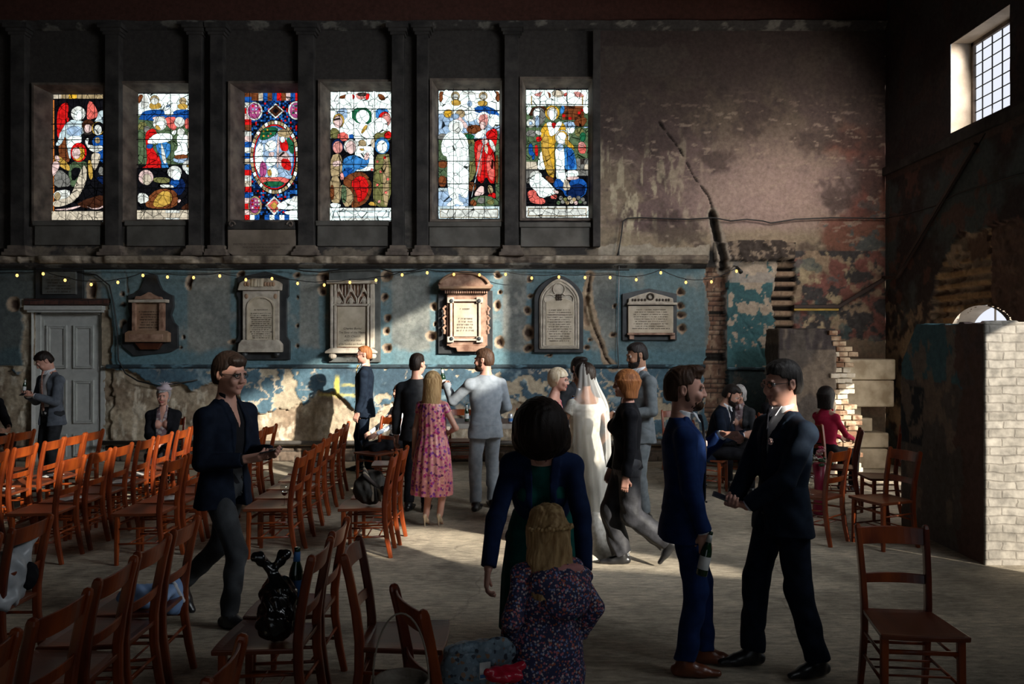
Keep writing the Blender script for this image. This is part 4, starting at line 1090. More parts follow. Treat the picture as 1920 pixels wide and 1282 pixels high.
w4 = [('r', 722, 148, 1115, 268, 'W'), (Pn, [(770, 180), (830, 160), (830, 185), (790, 195)], 'n'), (Pn, [(850, 160), (880, 170), (870, 200), (848, 185)], 'R'), (Pn, [(880, 155), (965, 150), (960, 180), (920, 200), (890, 190)], 'p'), ('e', 925, 165, 32, 12, 'm'), (Pn, [(950, 160), (975, 160), (965, 200), (945, 200)], 'R'), (Pn, [(1020, 160), (1060, 165), (1080, 200), (1040, 205)], 'n'), ('e', 840, 190, 24, 46, 'W'), ('e', 1003, 190, 24, 46, 'W'),
      ('r', 722, 268, 1115, 450, 'W'), (Pn, [(750, 300), (780, 255), (830, 250), (830, 330), (760, 320)], 's'), (Pn, [(1010, 255), (1090, 255), (1095, 300), (1010, 330)], 'b'), (Pn, [(860, 252), (985, 252), (985, 370), (860, 340)], 'G'), ('r', 830, 252, 860, 345, 'W'), ('r', 985, 252, 1012, 345, 'W'),
      (Pn, [(1000, 420), (1060, 400), (1112, 400), (1112, 470), (1000, 470)], 'O'), (Pn, [(1070, 410), (1112, 400), (1112, 450), (1065, 445)], 'R'), (Pn, [(722, 380), (770, 385), (790, 440), (740, 455), (722, 450)], 'O'), ('e', 775, 335, 36, 46, 'y'), ('e', 772, 342, 28, 40, 'P'), ('e', 1070, 325, 40, 48, 'R'), ('e', 1080, 330, 30, 42, 'p'),
      (Pn, [(770, 415), (830, 405), (840, 460), (790, 470), (765, 450)], 'r'), (Pn, [(840, 420), (870, 420), (875, 460), (845, 470)], 'B'), (Pn, [(880, 370), (930, 345), (985, 370), (1000, 430), (980, 500), (890, 500), (875, 430)], 'W'), (Pn, [(945, 360), (968, 370), (930, 420), (915, 415)], 'y'), ('e', 930, 310, 44, 44, 'W'), ('e', 845, 378, 44, 48, 'W'), ('e', 1045, 365, 44, 50, 'W'), (Pn, [(900, 460), (950, 460), (955, 510), (905, 510)], 'T'), ('r', 880, 500, 1000, 660, 'W'), (Pn, [(900, 515), (945, 515), (930, 535)], 'y'), (Pn, [(980, 460), (1010, 450), (1010, 510), (985, 510)], 't'),
      (Pn, [(725, 560), (780, 545), (800, 580), (800, 690), (750, 700), (722, 690)], 'T'), (Pn, [(735, 600), (790, 590), (790, 625), (740, 635)], 'P'), ('e', 770, 500, 38, 46, 'D'), ('e', 770, 508, 32, 40, 'p'), (Pn, [(722, 690), (785, 690), (795, 860), (750, 870), (722, 850)], 'T'), (Pn, [(722, 750), (745, 750), (750, 840), (722, 850)], 'n'),
      (Pn, [(1010, 560), (1060, 545), (1112, 555), (1112, 890), (1010, 890), (995, 820), (1000, 700)], 'O'), (Pn, [(1060, 555), (1100, 560), (1100, 880), (1060, 880)], 'T'), ('e', 1055, 498, 48, 54, 'b'), ('e', 1055, 505, 34, 42, 'W'), ('d', [(1025, 600, 9, 'r'), (990, 652, 9, 'r'), (1047, 665, 9, 'r'), (1072, 575, 9, 'R'), (1093, 713, 9, 'r'), (1025, 750, 9, 'r'), (1080, 798, 9, 'r'), (1037, 857, 10, 'p')]),
      (Pn, [(845, 560), (900, 560), (960, 600), (975, 560), (970, 620), (930, 650), (890, 650), (860, 700), (800, 690), (800, 590)], 'b'), (Pn, [(810, 640), (870, 640), (860, 700), (800, 700)], 'B'), ('e', 855, 502, 46, 46, 'w'), ('e', 855, 510, 32, 42, 'P'), (Pn, [(935, 590), (950, 540), (975, 545), (970, 590)], 'P'),
      (Pn, [(870, 670), (940, 665), (985, 720), (992, 790), (960, 860), (900, 895), (850, 895), (880, 820), (830, 780), (800, 730), (830, 690)], 'n'), (Pn, [(900, 690), (950, 700), (975, 760), (950, 840), (900, 870), (890, 800), (850, 740)], 'R'), (Pn, [(785, 670), (805, 670), (815, 715), (790, 725)], 'p'), (Pn, [(790, 740), (850, 775), (880, 830), (850, 890), (810, 890), (790, 800)], 'T'), (Pn, [(795, 740), (830, 770), (825, 870), (795, 860)], 'g'), (Pn, [(960, 880), (990, 850), (1030, 890)], 'y'), (Pn, [(725, 865), (790, 870), (790, 895), (725, 895)], 'W'),
      ('l', [(850, 740), (930, 720), (985, 790)], 2), ('l', [(870, 830), (950, 800)], 2), ('l', [(900, 690), (925, 800), (900, 890)], 2),
      quar(722, 898, 1115, 978, 4, 1, 'Ww', 6), ('r', 738, 915, 1102, 962, 'c'), ('r', 748, 924, 1092, 953, 'W')]
stained(3, (400, 120), w4, (265, 455, 620, 770), (785, 875, 1010))
w5 = [('r', 135, 140, 530, 290, 'W'), (Pn, [(138, 145), (170, 145), (160, 210), (138, 215)], 'n'), (Pn, [(495, 140), (528, 150), (525, 220), (500, 200)], 'n'), ('e', 185, 175, 24, 40, 'W'), ('e', 243, 175, 28, 30, 'T'), (Pn, [(215, 200), (275, 200), (280, 235), (220, 238)], 'y'), ('e', 243, 180, 20, 18, 'w'), ('e', 422, 175, 28, 28, 'T'), (Pn, [(385, 205), (450, 205), (445, 240), (390, 240)], 'y'), ('e', 422, 180, 20, 16, 'w'), ('r', 290, 148, 375, 165, 'w'), ('e', 335, 225, 16, 20, 's'), ('e', 490, 165, 16, 26, 'W'),
      ('r', 135, 290, 530, 450, 's'), (Pn, [(135, 290), (200, 300), (210, 420), (135, 430)], 's'), (Pn, [(365, 245), (440, 238), (500, 262), (530, 300), (500, 300), (370, 285)], 'B'), (Pn, [(300, 300), (330, 280), (380, 290), (385, 320), (340, 345), (300, 330)], 'W'), (Pn, [(450, 290), (530, 300), (530, 370), (460, 380)], 'W'), ('e', 198, 290, 32, 28, 'T'), ('e', 275, 290, 30, 28, 'T'), (Pn, [(170, 270), (220, 262), (215, 310), (175, 315)], 'Y'),
      ('r', 135, 440, 190, 700, 'g'), ('e', 160, 440, 30, 22, 'e'), (Pn, [(135, 590), (190, 590), (190, 640), (135, 640)], 'n'), (Pn, [(135, 690), (185, 690), (185, 760), (135, 760)], 'n'), (Pn, [(270, 420), (370, 410), (370, 700), (320, 740), (330, 460)], 'O'), ('e', 330, 440, 36, 18, 'G'), (Pn, [(500, 400), (530, 400), (530, 880), (500, 880)], 'g'), ('e', 345, 540, 24, 60, 'g'), ('e', 350, 650, 26, 50, 'O'), ('e', 348, 760, 30, 30, 'n'),
      (Pn, [(315, 370), (400, 360), (410, 410), (350, 425), (315, 405)], 'n'), (Pn, [(235, 290), (265, 300), (330, 370), (310, 395), (275, 345), (245, 335)], 'P'), ('e', 243, 308, 26, 18, 's'),
      ('r', 135, 768, 330, 890, 's'), ('r', 135, 768, 190, 790, 'c'), (Pn, [(360, 480), (400, 455), (460, 460), (495, 530), (500, 740), (470, 745), (440, 690), (420, 745), (380, 720), (375, 620)], 'R'), (Pn, [(440, 410), (490, 385), (515, 400), (510, 480), (490, 530), (455, 470), (440, 440)], 'R'), (Pn, [(370, 420), (440, 385), (440, 430), (400, 455), (368, 445)], 'W'), (Pn, [(380, 500), (420, 480), (410, 700), (385, 690)], 'r'), (Pn, [(440, 560), (490, 560), (495, 735), (450, 700)], 'r'), (Pn, [(450, 460), (480, 460), (505, 520), (495, 545), (465, 500)], 'w'), (Pn, [(430, 490), (455, 500), (450, 560), (430, 530)], 't'),
      ('e', 425, 325, 44, 46, 'W'), (Pn, [(390, 305), (450, 290), (455, 350), (430, 390), (400, 380)], 'p'), (Pn, [(400, 345), (440, 345), (435, 395), (405, 395)], 'P'), ('e', 432, 470, 20, 22, 'P'), (Pn, [(472, 258), (476, 258), (352, 828), (344, 828)], 'c'), (Pn, [(400, 755), (430, 760), (435, 810), (370, 825), (365, 805)], 'P'), (Pn, [(450, 750), (480, 755), (490, 800), (455, 810)], 'T'), (Pn, [(450, 810), (500, 795), (505, 840), (460, 835)], 'R'),
      (Pn, [(335, 850), (370, 825), (450, 815), (520, 850), (520, 885), (350, 888)], 'g'), (Pn, [(335, 855), (370, 840), (385, 885), (345, 888)], 'n'), ('e', 410, 850, 26, 20, 'e'), ('e', 470, 860, 24, 18, 'O'), (Pn, [(500, 560), (520, 560), (520, 740), (500, 740)], 'n'),
      (Pn, [(205, 410), (240, 400), (290, 410), (330, 470), (335, 620), (330, 830), (290, 835), (270, 800), (235, 840), (200, 830), (190, 700), (195, 570), (160, 560), (150, 500), (170, 440)], 'W'), (Pn, [(225, 820), (265, 800), (265, 850), (300, 870), (290, 888), (250, 870), (235, 885), (190, 888), (190, 870), (225, 850)], 'W'), ('e', 248, 378, 48, 46, 'W'), ('e', 252, 385, 28, 36, 'w'), ('l', [(190, 540), (240, 515), (285, 525), (290, 720)], 2), ('l', [(265, 430), (310, 475), (315, 560)], 2), ('l', [(240, 515), (190, 560)], 2), ('l', [(275, 520), (270, 740)], 2),
      quar(135, 888, 530, 968, 4, 1, 'cW', 8), ('r', 146, 905, 518, 962, 'T'), ('r', 150, 909, 514, 958, 'w')]
stained(4, (780, 120), w5, (275, 460, 600, 745), (232, 330, 430))
w6 = [('r', 698, 135, 1098, 240, 'W'), (Pn, [(745, 165), (800, 145), (855, 150), (858, 185), (800, 180), (760, 175)], 'p'), (Pn, [(830, 150), (858, 160), (855, 190), (835, 185)], 'n'), ('e', 818, 190, 28, 48, 'W'), ('e', 903, 160, 38, 24, 't'), (Pn, [(940, 160), (965, 150), (960, 175), (942, 180)], 'r'), (Pn, [(1000, 150), (1040, 145), (1080, 180), (1040, 185), (1005, 175)], 'p'), ('e', 985, 185, 28, 44, 'W'), ('r', 850, 195, 965, 238, 'W'), ('r', 730, 175, 736, 235, 'y'), ('r', 1058, 175, 1064, 235, 'y'),
      ('r', 698, 240, 1098, 640, 'g'), (Pn, [(710, 270), (760, 240), (830, 242), (820, 290), (720, 310)], 'N'), (Pn, [(740, 255), (800, 245), (830, 300), (800, 370), (740, 360)], 'e'), (Pn, [(745, 260), (790, 255), (785, 310), (750, 320)], 'W'), ('e', 770, 340, 14, 40, 's'), (Pn, [(700, 240), (740, 242), (715, 300), (700, 290)], 'W'), ('e', 728, 352, 28, 28, 'w'), ('e', 728, 352, 12, 12, 's'),
      quar(930, 240, 1070, 330, 7, 5, 'nnRnN', 21), (Pn, [(1010, 330), (1070, 310), (1095, 330), (1060, 380), (1000, 360)], 'n'), (Pn, [(920, 240), (945, 240), (945, 280), (915, 300)], 'b'), (Pn, [(1060, 240), (1098, 245), (1098, 290), (1070, 290)], 'W'), (Pn, [(925, 350), (1000, 335), (1020, 380), (980, 400), (930, 390)], 's'), (Pn, [(950, 380), (1015, 380), (1000, 420), (960, 415)], 'W'), (Pn, [(1065, 370), (1098, 370), (1098, 380), (1070, 385)], 's'), ('e', 1040, 410, 30, 30, 'O'), ('e', 1062, 440, 20, 30, 'G'), ('e', 730, 420, 32, 24, 'e'), ('e', 725, 460, 28, 24, 'g'), (Pn, [(1035, 485), (1080, 475), (1085, 545), (1045, 550), (1030, 520)], 'r'), ('e', 1055, 490, 22, 18, 'p'),
      (Pn, [(712, 490), (740, 480), (745, 560), (715, 560)], 'B'), (Pn, [(752, 490), (775, 495), (775, 570), (755, 560)], 'R'), (Pn, [(735, 540), (755, 540), (752, 590), (735, 590)], 'B'), quar(1020, 580, 1098, 690, 3, 3, 'eetem', 22),
      ('r', 698, 600, 770, 650, 't'), (Pn, [(790, 530), (830, 540), (830, 650), (770, 655), (775, 590)], 'W'), (Pn, [(800, 380), (830, 345), (870, 380), (920, 340), (950, 370), (955, 400), (900, 430), (880, 500), (885, 710), (840, 690), (820, 640), (800, 560), (795, 470), (790, 410)], 'Y'), (Pn, [(800, 420), (840, 430), (845, 560), (870, 640), (880, 700), (830, 660), (805, 560)], 'y'), (Pn, [(825, 350), (860, 340), (875, 390), (900, 340), (935, 345), (905, 400), (880, 430), (850, 440), (840, 390)], 'W'), (Pn, [(858, 350), (895, 350), (880, 385), (868, 385)], 'R'), (Pn, [(755, 400), (790, 400), (800, 430), (765, 430)], 'w'), (Pn, [(760, 440), (800, 440), (795, 470), (765, 475)], 'R'),
      ('e', 866, 288, 46, 48, 'Y'), ('e', 866, 288, 34, 38, 't'), (Pn, [(845, 265), (890, 262), (895, 320), (868, 345), (845, 320)], 'W'),
      (Pn, [(940, 520), (960, 500), (1000, 520), (1020, 600), (1025, 660), (950, 660), (940, 600)], 'b'), (Pn, [(960, 520), (1000, 530), (1015, 640), (970, 650)], 'B'), (Pn, [(880, 510), (930, 490), (945, 540), (945, 660), (960, 720), (940, 760), (890, 720), (890, 620)], 'W'), (Pn, [(960, 460), (1005, 500), (1012, 530), (985, 515), (955, 500)], 'Y'), ('e', 930, 445, 46, 48, 'w'), ('e', 930, 445, 38, 40, 'Y'), ('e', 925, 450, 32, 38, 'W'), (Pn, [(895, 490), (930, 485), (940, 520), (900, 535)], 's'), (Pn, [(950, 440), (975, 470), (970, 500), (945, 490)], 'y'),
      ('r', 698, 650, 780, 740, 'e'), (Pn, [(870, 740), (900, 700), (960, 760), (1000, 700), (1085, 720), (1090, 800), (1040, 840), (950, 830), (930, 780), (880, 775)], 'B'), (Pn, [(950, 760), (1080, 740), (1070, 830), (960, 830)], 'D'), (Pn, [(815, 690), (870, 700), (880, 740), (840, 735)], 'n'), (Pn, [(950, 660), (1030, 655), (1035, 700), (955, 705)], 'W'), (Pn, [(955, 700), (1035, 695), (1035, 715), (960, 722)], 'P'), (Pn, [(940, 725), (960, 710), (990, 780), (930, 790)], 't'),
      ('e', 760, 695, 40, 34, 'w'), (Pn, [(720, 700), (790, 690), (850, 740), (900, 800), (870, 815), (790, 840), (760, 790), (720, 760)], 'W'), ('e', 770, 700, 26, 24, 'W'), (Pn, [(705, 790), (760, 780), (770, 830), (820, 840), (820, 878), (730, 870), (710, 830)], 'r'), (Pn, [(850, 820), (890, 810), (900, 840), (860, 845)], 'r'), (Pn, [(860, 785), (910, 790), (900, 815)], 'P'), (Pn, [(825, 845), (900, 840), (905, 875), (830, 875)], 'K'),
      ('d', [(920 + 28 * i, 835 + (i % 2) * 10, 14, 'eOtTe'[i % 5]) for i in range(6)] + [(905 + 28 * i, 866 - (i % 2) * 6, 13, 'geTtP'[i % 5]) for i in range(7)]),
      quar(698, 888, 1098, 962, 4, 1, 'Ww', 9), ('r', 710, 900, 1085, 952, 'T'), ('r', 715, 905, 1080, 947, 'w')]
stained(5, (780, 120), w6, (238, 378, 515, 656, 770), (785, 880, 960))

# ================================================================== MEMORIALS
def txt(lines, x, z, w, h, y, parent, mat_, size=None, name='inscription', gothic=False):
    """incised lettering, real words; lines spread over the height"""
    V = []; F = []
    n = len(lines)
    for i, l in enumerate(lines):
        if not l: continue
        cu = bpy.data.curves.new('t', 'FONT'); cu.body = l; cu.align_x = 'CENTER'; cu.align_y = 'CENTER'
        cu.size = (size or h / n * .8)
        if gothic: cu.shear = .25
        ob = bpy.data.objects.new('t', cu); COL.objects.link(ob)
        bpy.context.view_layer.update()
        me = ob.to_mesh(); b = len(V)
        ws = [v.co.x for v in me.vertices]
        k = min(1.0, w / (max(ws) - min(ws) + 1e-6)) if ws else 1
        zc = z + h / 2 - h * (i + .5) / n
        V += [(x + v.co.x * k, y, zc + v.co.y) for v in me.vertices]; F += [tuple(b + q for q in p.vertices) for p in me.polygons]
        ob.to_mesh_clear(); bpy.data.objects.remove(ob); bpy.data.curves.remove(cu)
    return newmesh(name, V, F, mat_, parent)


def scrib(x, z, w, n, y, parent, pitch, seed=0, name='inscription', hh=.5):
    """rows of worn letters too faint to read: short strokes"""
    rr = random.Random(seed); g = MB()
    for i in range(n):
        zc = z - i * pitch; half = w / 2 * rr.uniform(.72, 1.0); xx = x - half
        while xx < x + half:
            lw = rr.uniform(.5, .9) * pitch * hh
            t = pitch * .09; H = pitch * hh
            k = rr.randrange(4)
            g.box((xx, y - .001, zc - H / 2), (xx + t, y, zc + H / 2))
            if k != 1: g.box((xx + lw - t, y - .001, zc - H / 2), (xx + lw, y, zc + H / 2))
            if k != 2: g.box((xx, y - .001, zc + H / 2 - t), (xx + lw, y, zc + H / 2))
            if k == 0: g.box((xx, y - .001, zc - H / 2), (xx + lw, y, zc - H / 2 + t))
            xx += lw + pitch * (.16 if rr.random() > .2 else .5)
    return g.build(name, M['letter'], parent)


def frame_pts(ps): return [(WX(a), WZ(b_)) for a, b_ in ps]


def memorial(label, c):
    return empty('memorial_tablet', (WX(c[0]), WB, WZ(c[1])), 0, label, 'memorial', 'memorial tablets on the blue and grey wall')


def addp(root, g, name, m, bevel=.006, label=None):
    o = g.build(name, m, root, bevel=bevel)
    o.matrix_parent_inverse = Matrix.Translation(root.location).inverted()
    if label: o['label'] = label
    return o


def fixp(root, o): o.matrix_parent_inverse = Matrix.Translation(root.location).inverted(); return o


# 0 plain tablet over the door
r = memorial('plain rectangular grey memorial tablet on a dark backing above the grey door', (120, 530))
addp(r, MB().poly(frame_pts([(70, 503), (158, 503), (158, 560), (70, 560)]), WB - .05, WB + .01), 'backing', M['slate'])
addp(r, MB().poly(frame_pts([(85, 510), (148, 510), (148, 552), (85, 552)]), WB - .09, WB - .04), 'tablet', M['slate_grey'])
fixp(r, scrib(WX(117), WZ(520), .42, 6, WB - .092, r, .045, 1))
# 1 dark shaped memorial
r = memorial('brown memorial with broken top on curvy black backing, right of the grey door', (285, 590))
cur = [(285, 513), (296, 516), (300, 530), (306, 543), (316, 550), (327, 554), (328, 575), (323, 590), (328, 604), (335, 611), (336, 652), (322, 660), (254, 667), (240, 655), (232, 650), (232, 612), (240, 605), (246, 592), (243, 578), (243, 553), (256, 549), (266, 541), (271, 528), (274, 516)]
addp(r, MB().poly(frame_pts(cur), WB - .05, WB + .01), 'backing', M['slate'])
addp(r, MB().poly(frame_pts([(261, 562), (312, 562), (312, 622), (261, 622)]), WB - .10, WB - .04), 'tablet', M['plaque_brown'])
for a, b_ in ((256, 262), (306, 313)): addp(r, MB().poly(frame_pts([(a, 568), (b_, 568), (b_, 621), (a, 621)]), WB - .15, WB - .04), 'pilaster', M['stone_brown'])
addp(r, MB().poly(frame_pts([(251, 568), (251, 563), (320, 562), (320, 568)]), WB - .18, WB - .04), 'cornice', M['stone'], label='pale chipped cornice')
addp(r, MB().poly(frame_pts([(259, 562), (261, 556), (270, 556), (278, 552), (285, 548), (291, 552), (300, 556), (307, 557), (309, 562)]), WB - .13, WB - .04), 'scrolled_top', M['stone_brown'], .01)
g = MB(); g.poly(frame_pts([(243, 624), (250, 620), (316, 620), (323, 624), (323, 641), (243, 641)]), WB - .16, WB - .04)
addp(r, g, 'base', M['plaque_brown']); addp(r, MB().poly(frame_pts([(251, 627), (314, 627), (314, 637), (251, 637)]), WB - .165, WB - .15), 'base_panel', M['stone_brown'])
addp(r, MB().poly(frame_pts([(258, 642), (310, 642), (302, 655), (268, 655)]), WB - .11, WB - .04), 'apron', M['wood_dark'], .012)
fixp(r, scrib(WX(286), WZ(585), .33, 7, WB - .102, r, .04, 2))
# 2 arched pale one with open book
r = memorial('pale memorial with round headed panel under a carved open book', (492, 590))
addp(r, MB().poly(frame_pts([(447, 520), (500, 509), (543, 522), (543, 555), (539, 560), (539, 630), (545, 640), (545, 674), (447, 674), (444, 640), (449, 630), (449, 560), (445, 553)]), WB - .05, WB + .01), 'backing', M['slate'])
addp(r, MB().poly(frame_pts([(459, 545), (526, 545), (526, 640), (459, 640)]), WB - .10, WB - .04), 'body', M['stone'])
g = MB(); ar = [(467, 637), (467, 577)] + [(493 - 26 * math.cos(PI * i / 14), 577 - 21 * math.sin(PI * i / 14)) for i in range(1, 14)] + [(519, 577), (519, 637)]
ai = [(470, 637), (470, 577)] + [(493 - 23 * math.cos(PI * i / 14), 577 - 18 * math.sin(PI * i / 14)) for i in range(1, 14)] + [(516, 577), (516, 637)]
n_ = len(ar); A_ = frame_pts(ar); B_ = frame_pts(ai); b0 = 0
g.v = [(x, WB - .12, z) for x, z in A_] + [(x, WB - .12, z) for x, z in B_] + [(x, WB - .09, z) for x, z in A_] + [(x, WB - .09, z) for x, z in B_]
for k in range(n_ - 1): g.f += [(k, k + 1, n_ + k + 1, n_ + k), (2 * n_ + k, 2 * n_ + k + 1, k + 1, k), (n_ + k, n_ + k + 1, 3 * n_ + k + 1, 3 * n_ + k)]
addp(r, g, 'arch_moulding', M['plaque'], 0)
addp(r, MB().poly(frame_pts(ai), WB - .102, WB - .09), 'tablet', M['plaque'])
addp(r, MB().poly(frame_pts([(451, 545), (455, 531), (463, 527), (480, 523), (510, 523), (527, 529), (532, 533), (531, 545)]), WB - .15, WB - .04), 'pediment', M['stone'], .012)
g = MB()
for i, xx in enumerate((478, 484, 490, 495)): g.poly(frame_pts([(xx, 524), (xx + 5, 523), (xx + 4, 539), (xx - 1, 539)]), WB - .17 - .01 * (i % 2), WB - .14)
addp(r, g, 'carved_book', M['plaque'])
g = MB()
for xx in (466, 471, 503, 508, 513, 518): g.ball((WX(xx), WB - .15, WZ(534)), (.025, .02, .035), 8, 6)
for xx in (466, 520): g.ball((WX(xx), WB - .10, WZ(556)), (.03, .015, .04), 8, 6)
addp(r, g, 'foliage_carving', M['plaque_brown'], 0)
addp(r, MB().poly(frame_pts([(459, 637), (526, 637), (533, 645), (533, 660), (451, 660), (453, 645)]), WB - .16, WB - .04), 'base', M['stone'], .015)
g = MB()
for xx in (463, 523): g.ball((WX(xx), WB - .10, WZ(664)), (.05, .05, .04), 10, 7)
addp(r, g, 'bracket', M['slate'], 0)
fixp(r, txt(['IN MEMORIAM'], WX(493), WZ(579) - .02, .30, .04, WB - .104, r, M['letter'])); fixp(r, scrib(WX(493), WZ(588), .34, 13, WB - .104, r, .031, 5))
# 3 gothic one
r = memorial('gothic memorial with cusped tracery across its head and black letter text', (665, 590))
addp(r, MB().poly(frame_pts([(618, 505), (714, 505), (714, 679), (618, 679)]), WB - .05, WB + .01), 'backing', M['slate_grey'])
addp(r, MB().poly(frame_pts([(624, 532), (702, 532), (702, 655), (624, 655)]), WB - .08, WB - .04), 'body', M['stone_brown'])
addp(r, MB().poly(frame_pts([(635, 575), (691, 575), (691, 650), (635, 650)]), WB - .10, WB - .07), 'tablet', M['plaque'])
g = MB()
for a, b_ in ((623, 628), (630, 634), (691, 695), (697, 704)): g.poly(frame_pts([(a, 532), (b_, 532), (b_, 652), (a, 652)]), WB - .14, WB - .04)
g.poly(frame_pts([(628, 570), (698, 570), (698, 574), (628, 574)]), WB - .14, WB - .04)
addp(r, g, 'mullion', M['stone'])
addp(r, MB().poly(frame_pts([(617, 527), (708, 527), (708, 533), (617, 533)]), WB - .18, WB - .04), 'cornice', M['stone'])
g = MB()
for cx_ in (638, 661, 685):
    for sgn in (-1, 1):
        g.tube([(WX(cx_ + sgn * 11), WB - .12, WZ(570)), (WX(cx_ + sgn * 10), WB - .12, WZ(560)), (WX(cx_ + sgn * 5), WB - .12, WZ(551)), (WX(cx_), WB - .13, WZ(540))], .012, 6)
        g.tube([(WX(cx_ + sgn * 7), WB - .11, WZ(568)), (WX(cx_ + sgn * 3), WB - .11, WZ(561)), (WX(cx_), WB - .11, WZ(556))], .009, 6)
    g.ball((WX(cx_), WB - .11, WZ(565)), (.04, .015, .045), 8, 6)
    g.tube([(WX(cx_), WB - .13, WZ(548)), (WX(cx_), WB - .13, WZ(534))], .012, 6)
for cx_ in (644, 650, 656, 667, 673, 679): g.tube([(WX(cx_), WB - .10, WZ(556)), (WX(cx_), WB - .10, WZ(534))], .009, 6)
addp(r, g, 'tracery', M['stone'], 0)
addp(r, MB().poly(frame_pts([(624, 652), (700, 652), (709, 659), (709, 662), (614, 662), (614, 658)]), WB - .18, WB - .04), 'sill', M['stone'], .01)
g = MB(); g.ball((WX(627), WB - .12, WZ(667)), (.06, .06, .05), 10, 7); g.ball((WX(701), WB - .12, WZ(667)), (.06, .06, .05), 10, 7); addp(r, g, 'corbel', M['stone'], 0)
fixp(r, txt(['Charles Burke', 'The Sons of the Master', 'A.D. Church', 'who was one', 'of the founders and Benefactor', 'This Institution', 'Died', 'Twenty March', 'R.I.P.'], WX(663), WZ(645), .42, WZ(580) - WZ(645), WB - .102, r, M['letter'], gothic=True))
# 4 big brown pedimented
r = memorial('large brown marble memorial with curved pediment and shouldered frame', (874, 590))
addp(r, MB().poly(frame_pts([(822, 545), (924, 545), (924, 663), (822, 663)]), WB - .05, WB + .01), 'backing', M['slate'])
seg = [(824, 536)] + [(872 - 50 * math.cos(PI * i / 16 * .86 + .22), 541 - 31 * math.sin(PI * i / 16 * .86 + .22)) for i in range(0, 17)] + [(925, 536), (919, 545), (828, 545)]
addp(r, MB().poly(frame_pts(seg), WB - .22, WB - .02), 'pediment', M['stone_brown'], .015)
g = MB(); arc = [(872 - 47 * math.cos(PI * i / 16 * .80 + .31), 542 - 29 * math.sin(PI * i / 16 * .80 + .31)) for i in range(17)]
g.tube([(WX(a), WB - .24, WZ(b_)) for a, b_ in arc], .022, 8); g.tube([(WX(826), WB - .25, WZ(541)), (WX(922), WB - .25, WZ(541))], .022, 8)
addp(r, g, 'pediment_moulding', M['plaque_brown'], 0)
g = MB()
for i in range(20): a = 836 + i * 4; g.poly(frame_pts([(a, 546), (a + 2.4, 546), (a + 2.4, 551), (a, 551)]), WB - .19, WB - .05)
addp(r, g, 'dentils', M['stone_brown'], 0)
addp(r, MB().poly(frame_pts([(839, 551), (914, 551), (914, 648), (839, 648)]), WB - .12, WB - .04), 'body', M['stone_brown'])
def fr4(g, x0, y0, x1, y1, w_, d0, d1):
    g.poly(frame_pts([(x0, y0), (x1, y0), (x1, y0 + w_), (x0, y0 + w_)]), d0, d1); g.poly(frame_pts([(x0, y1 - w_), (x1, y1 - w_), (x1, y1), (x0, y1)]), d0, d1)
    g.poly(frame_pts([(x0, y0 + w_), (x0 + w_, y0 + w_), (x0 + w_, y1 - w_), (x0, y1 - w_)]), d0, d1); g.poly(frame_pts([(x1 - w_, y0 + w_), (x1, y0 + w_), (x1, y1 - w_), (x1 - w_, y1 - w_)]), d0, d1)
g = MB(); fr4(g, 845, 562, 902, 639, 4, WB - .17, WB - .11)
for cx_, cy_ in ((846, 563), (900, 563), (846, 636), (900, 636)): g.poly(frame_pts([(cx_ - 6, cy_ - 5), (cx_ + 6, cy_ - 5), (cx_ + 6, cy_ + 6), (cx_ - 6, cy_ + 6)]), WB - .18, WB - .11)
addp(r, g, 'shouldered_frame', M['stone'], .008, 'paler shouldered frame')
addp(r, MB().poly(frame_pts([(852, 569), (895, 569), (895, 631), (852, 631)]), WB - .14, WB - .10), 'tablet', M['plaque'])
for sx_, sg in ((913, 1), (837, -1)):
    g = MB()
    for k in range(3):
        c0 = 582 + k * 18; g.tube([(WX(sx_), WB - .10, WZ(c0 - 8)), (WX(sx_ + sg * 5), WB - .11, WZ(c0 - 3)), (WX(sx_ + sg * 2), WB - .12, WZ(c0 + 2)), (WX(sx_ + sg * 3), WB - .12, WZ(c0 + 8))], .02, 7)
    addp(r, g, 'side_scroll', M['stone_brown'], 0)
addp(r, MB().poly(frame_pts([(842, 648), (912, 648), (905, 655), (896, 659), (858, 659), (856, 652), (846, 651)]), WB - .14, WB - .04), 'apron', M['stone_brown'], .01)
g = MB()
for cx_, cy_ in ((848, 565), (899, 565), (848, 635), (899, 635)): g.ball((WX(cx_), WB - .185, WZ(cy_)), (.03, .012, .03), 8, 6)
addp(r, g, 'corner_boss', M['slate'], 0)
fixp(r, scrib(WX(873), WZ(598), .26, 5, WB - .142, r, .045, 8)); fixp(r, scrib(WX(873), WZ(580), .18, 1, WB - .142, r, .045, 9))
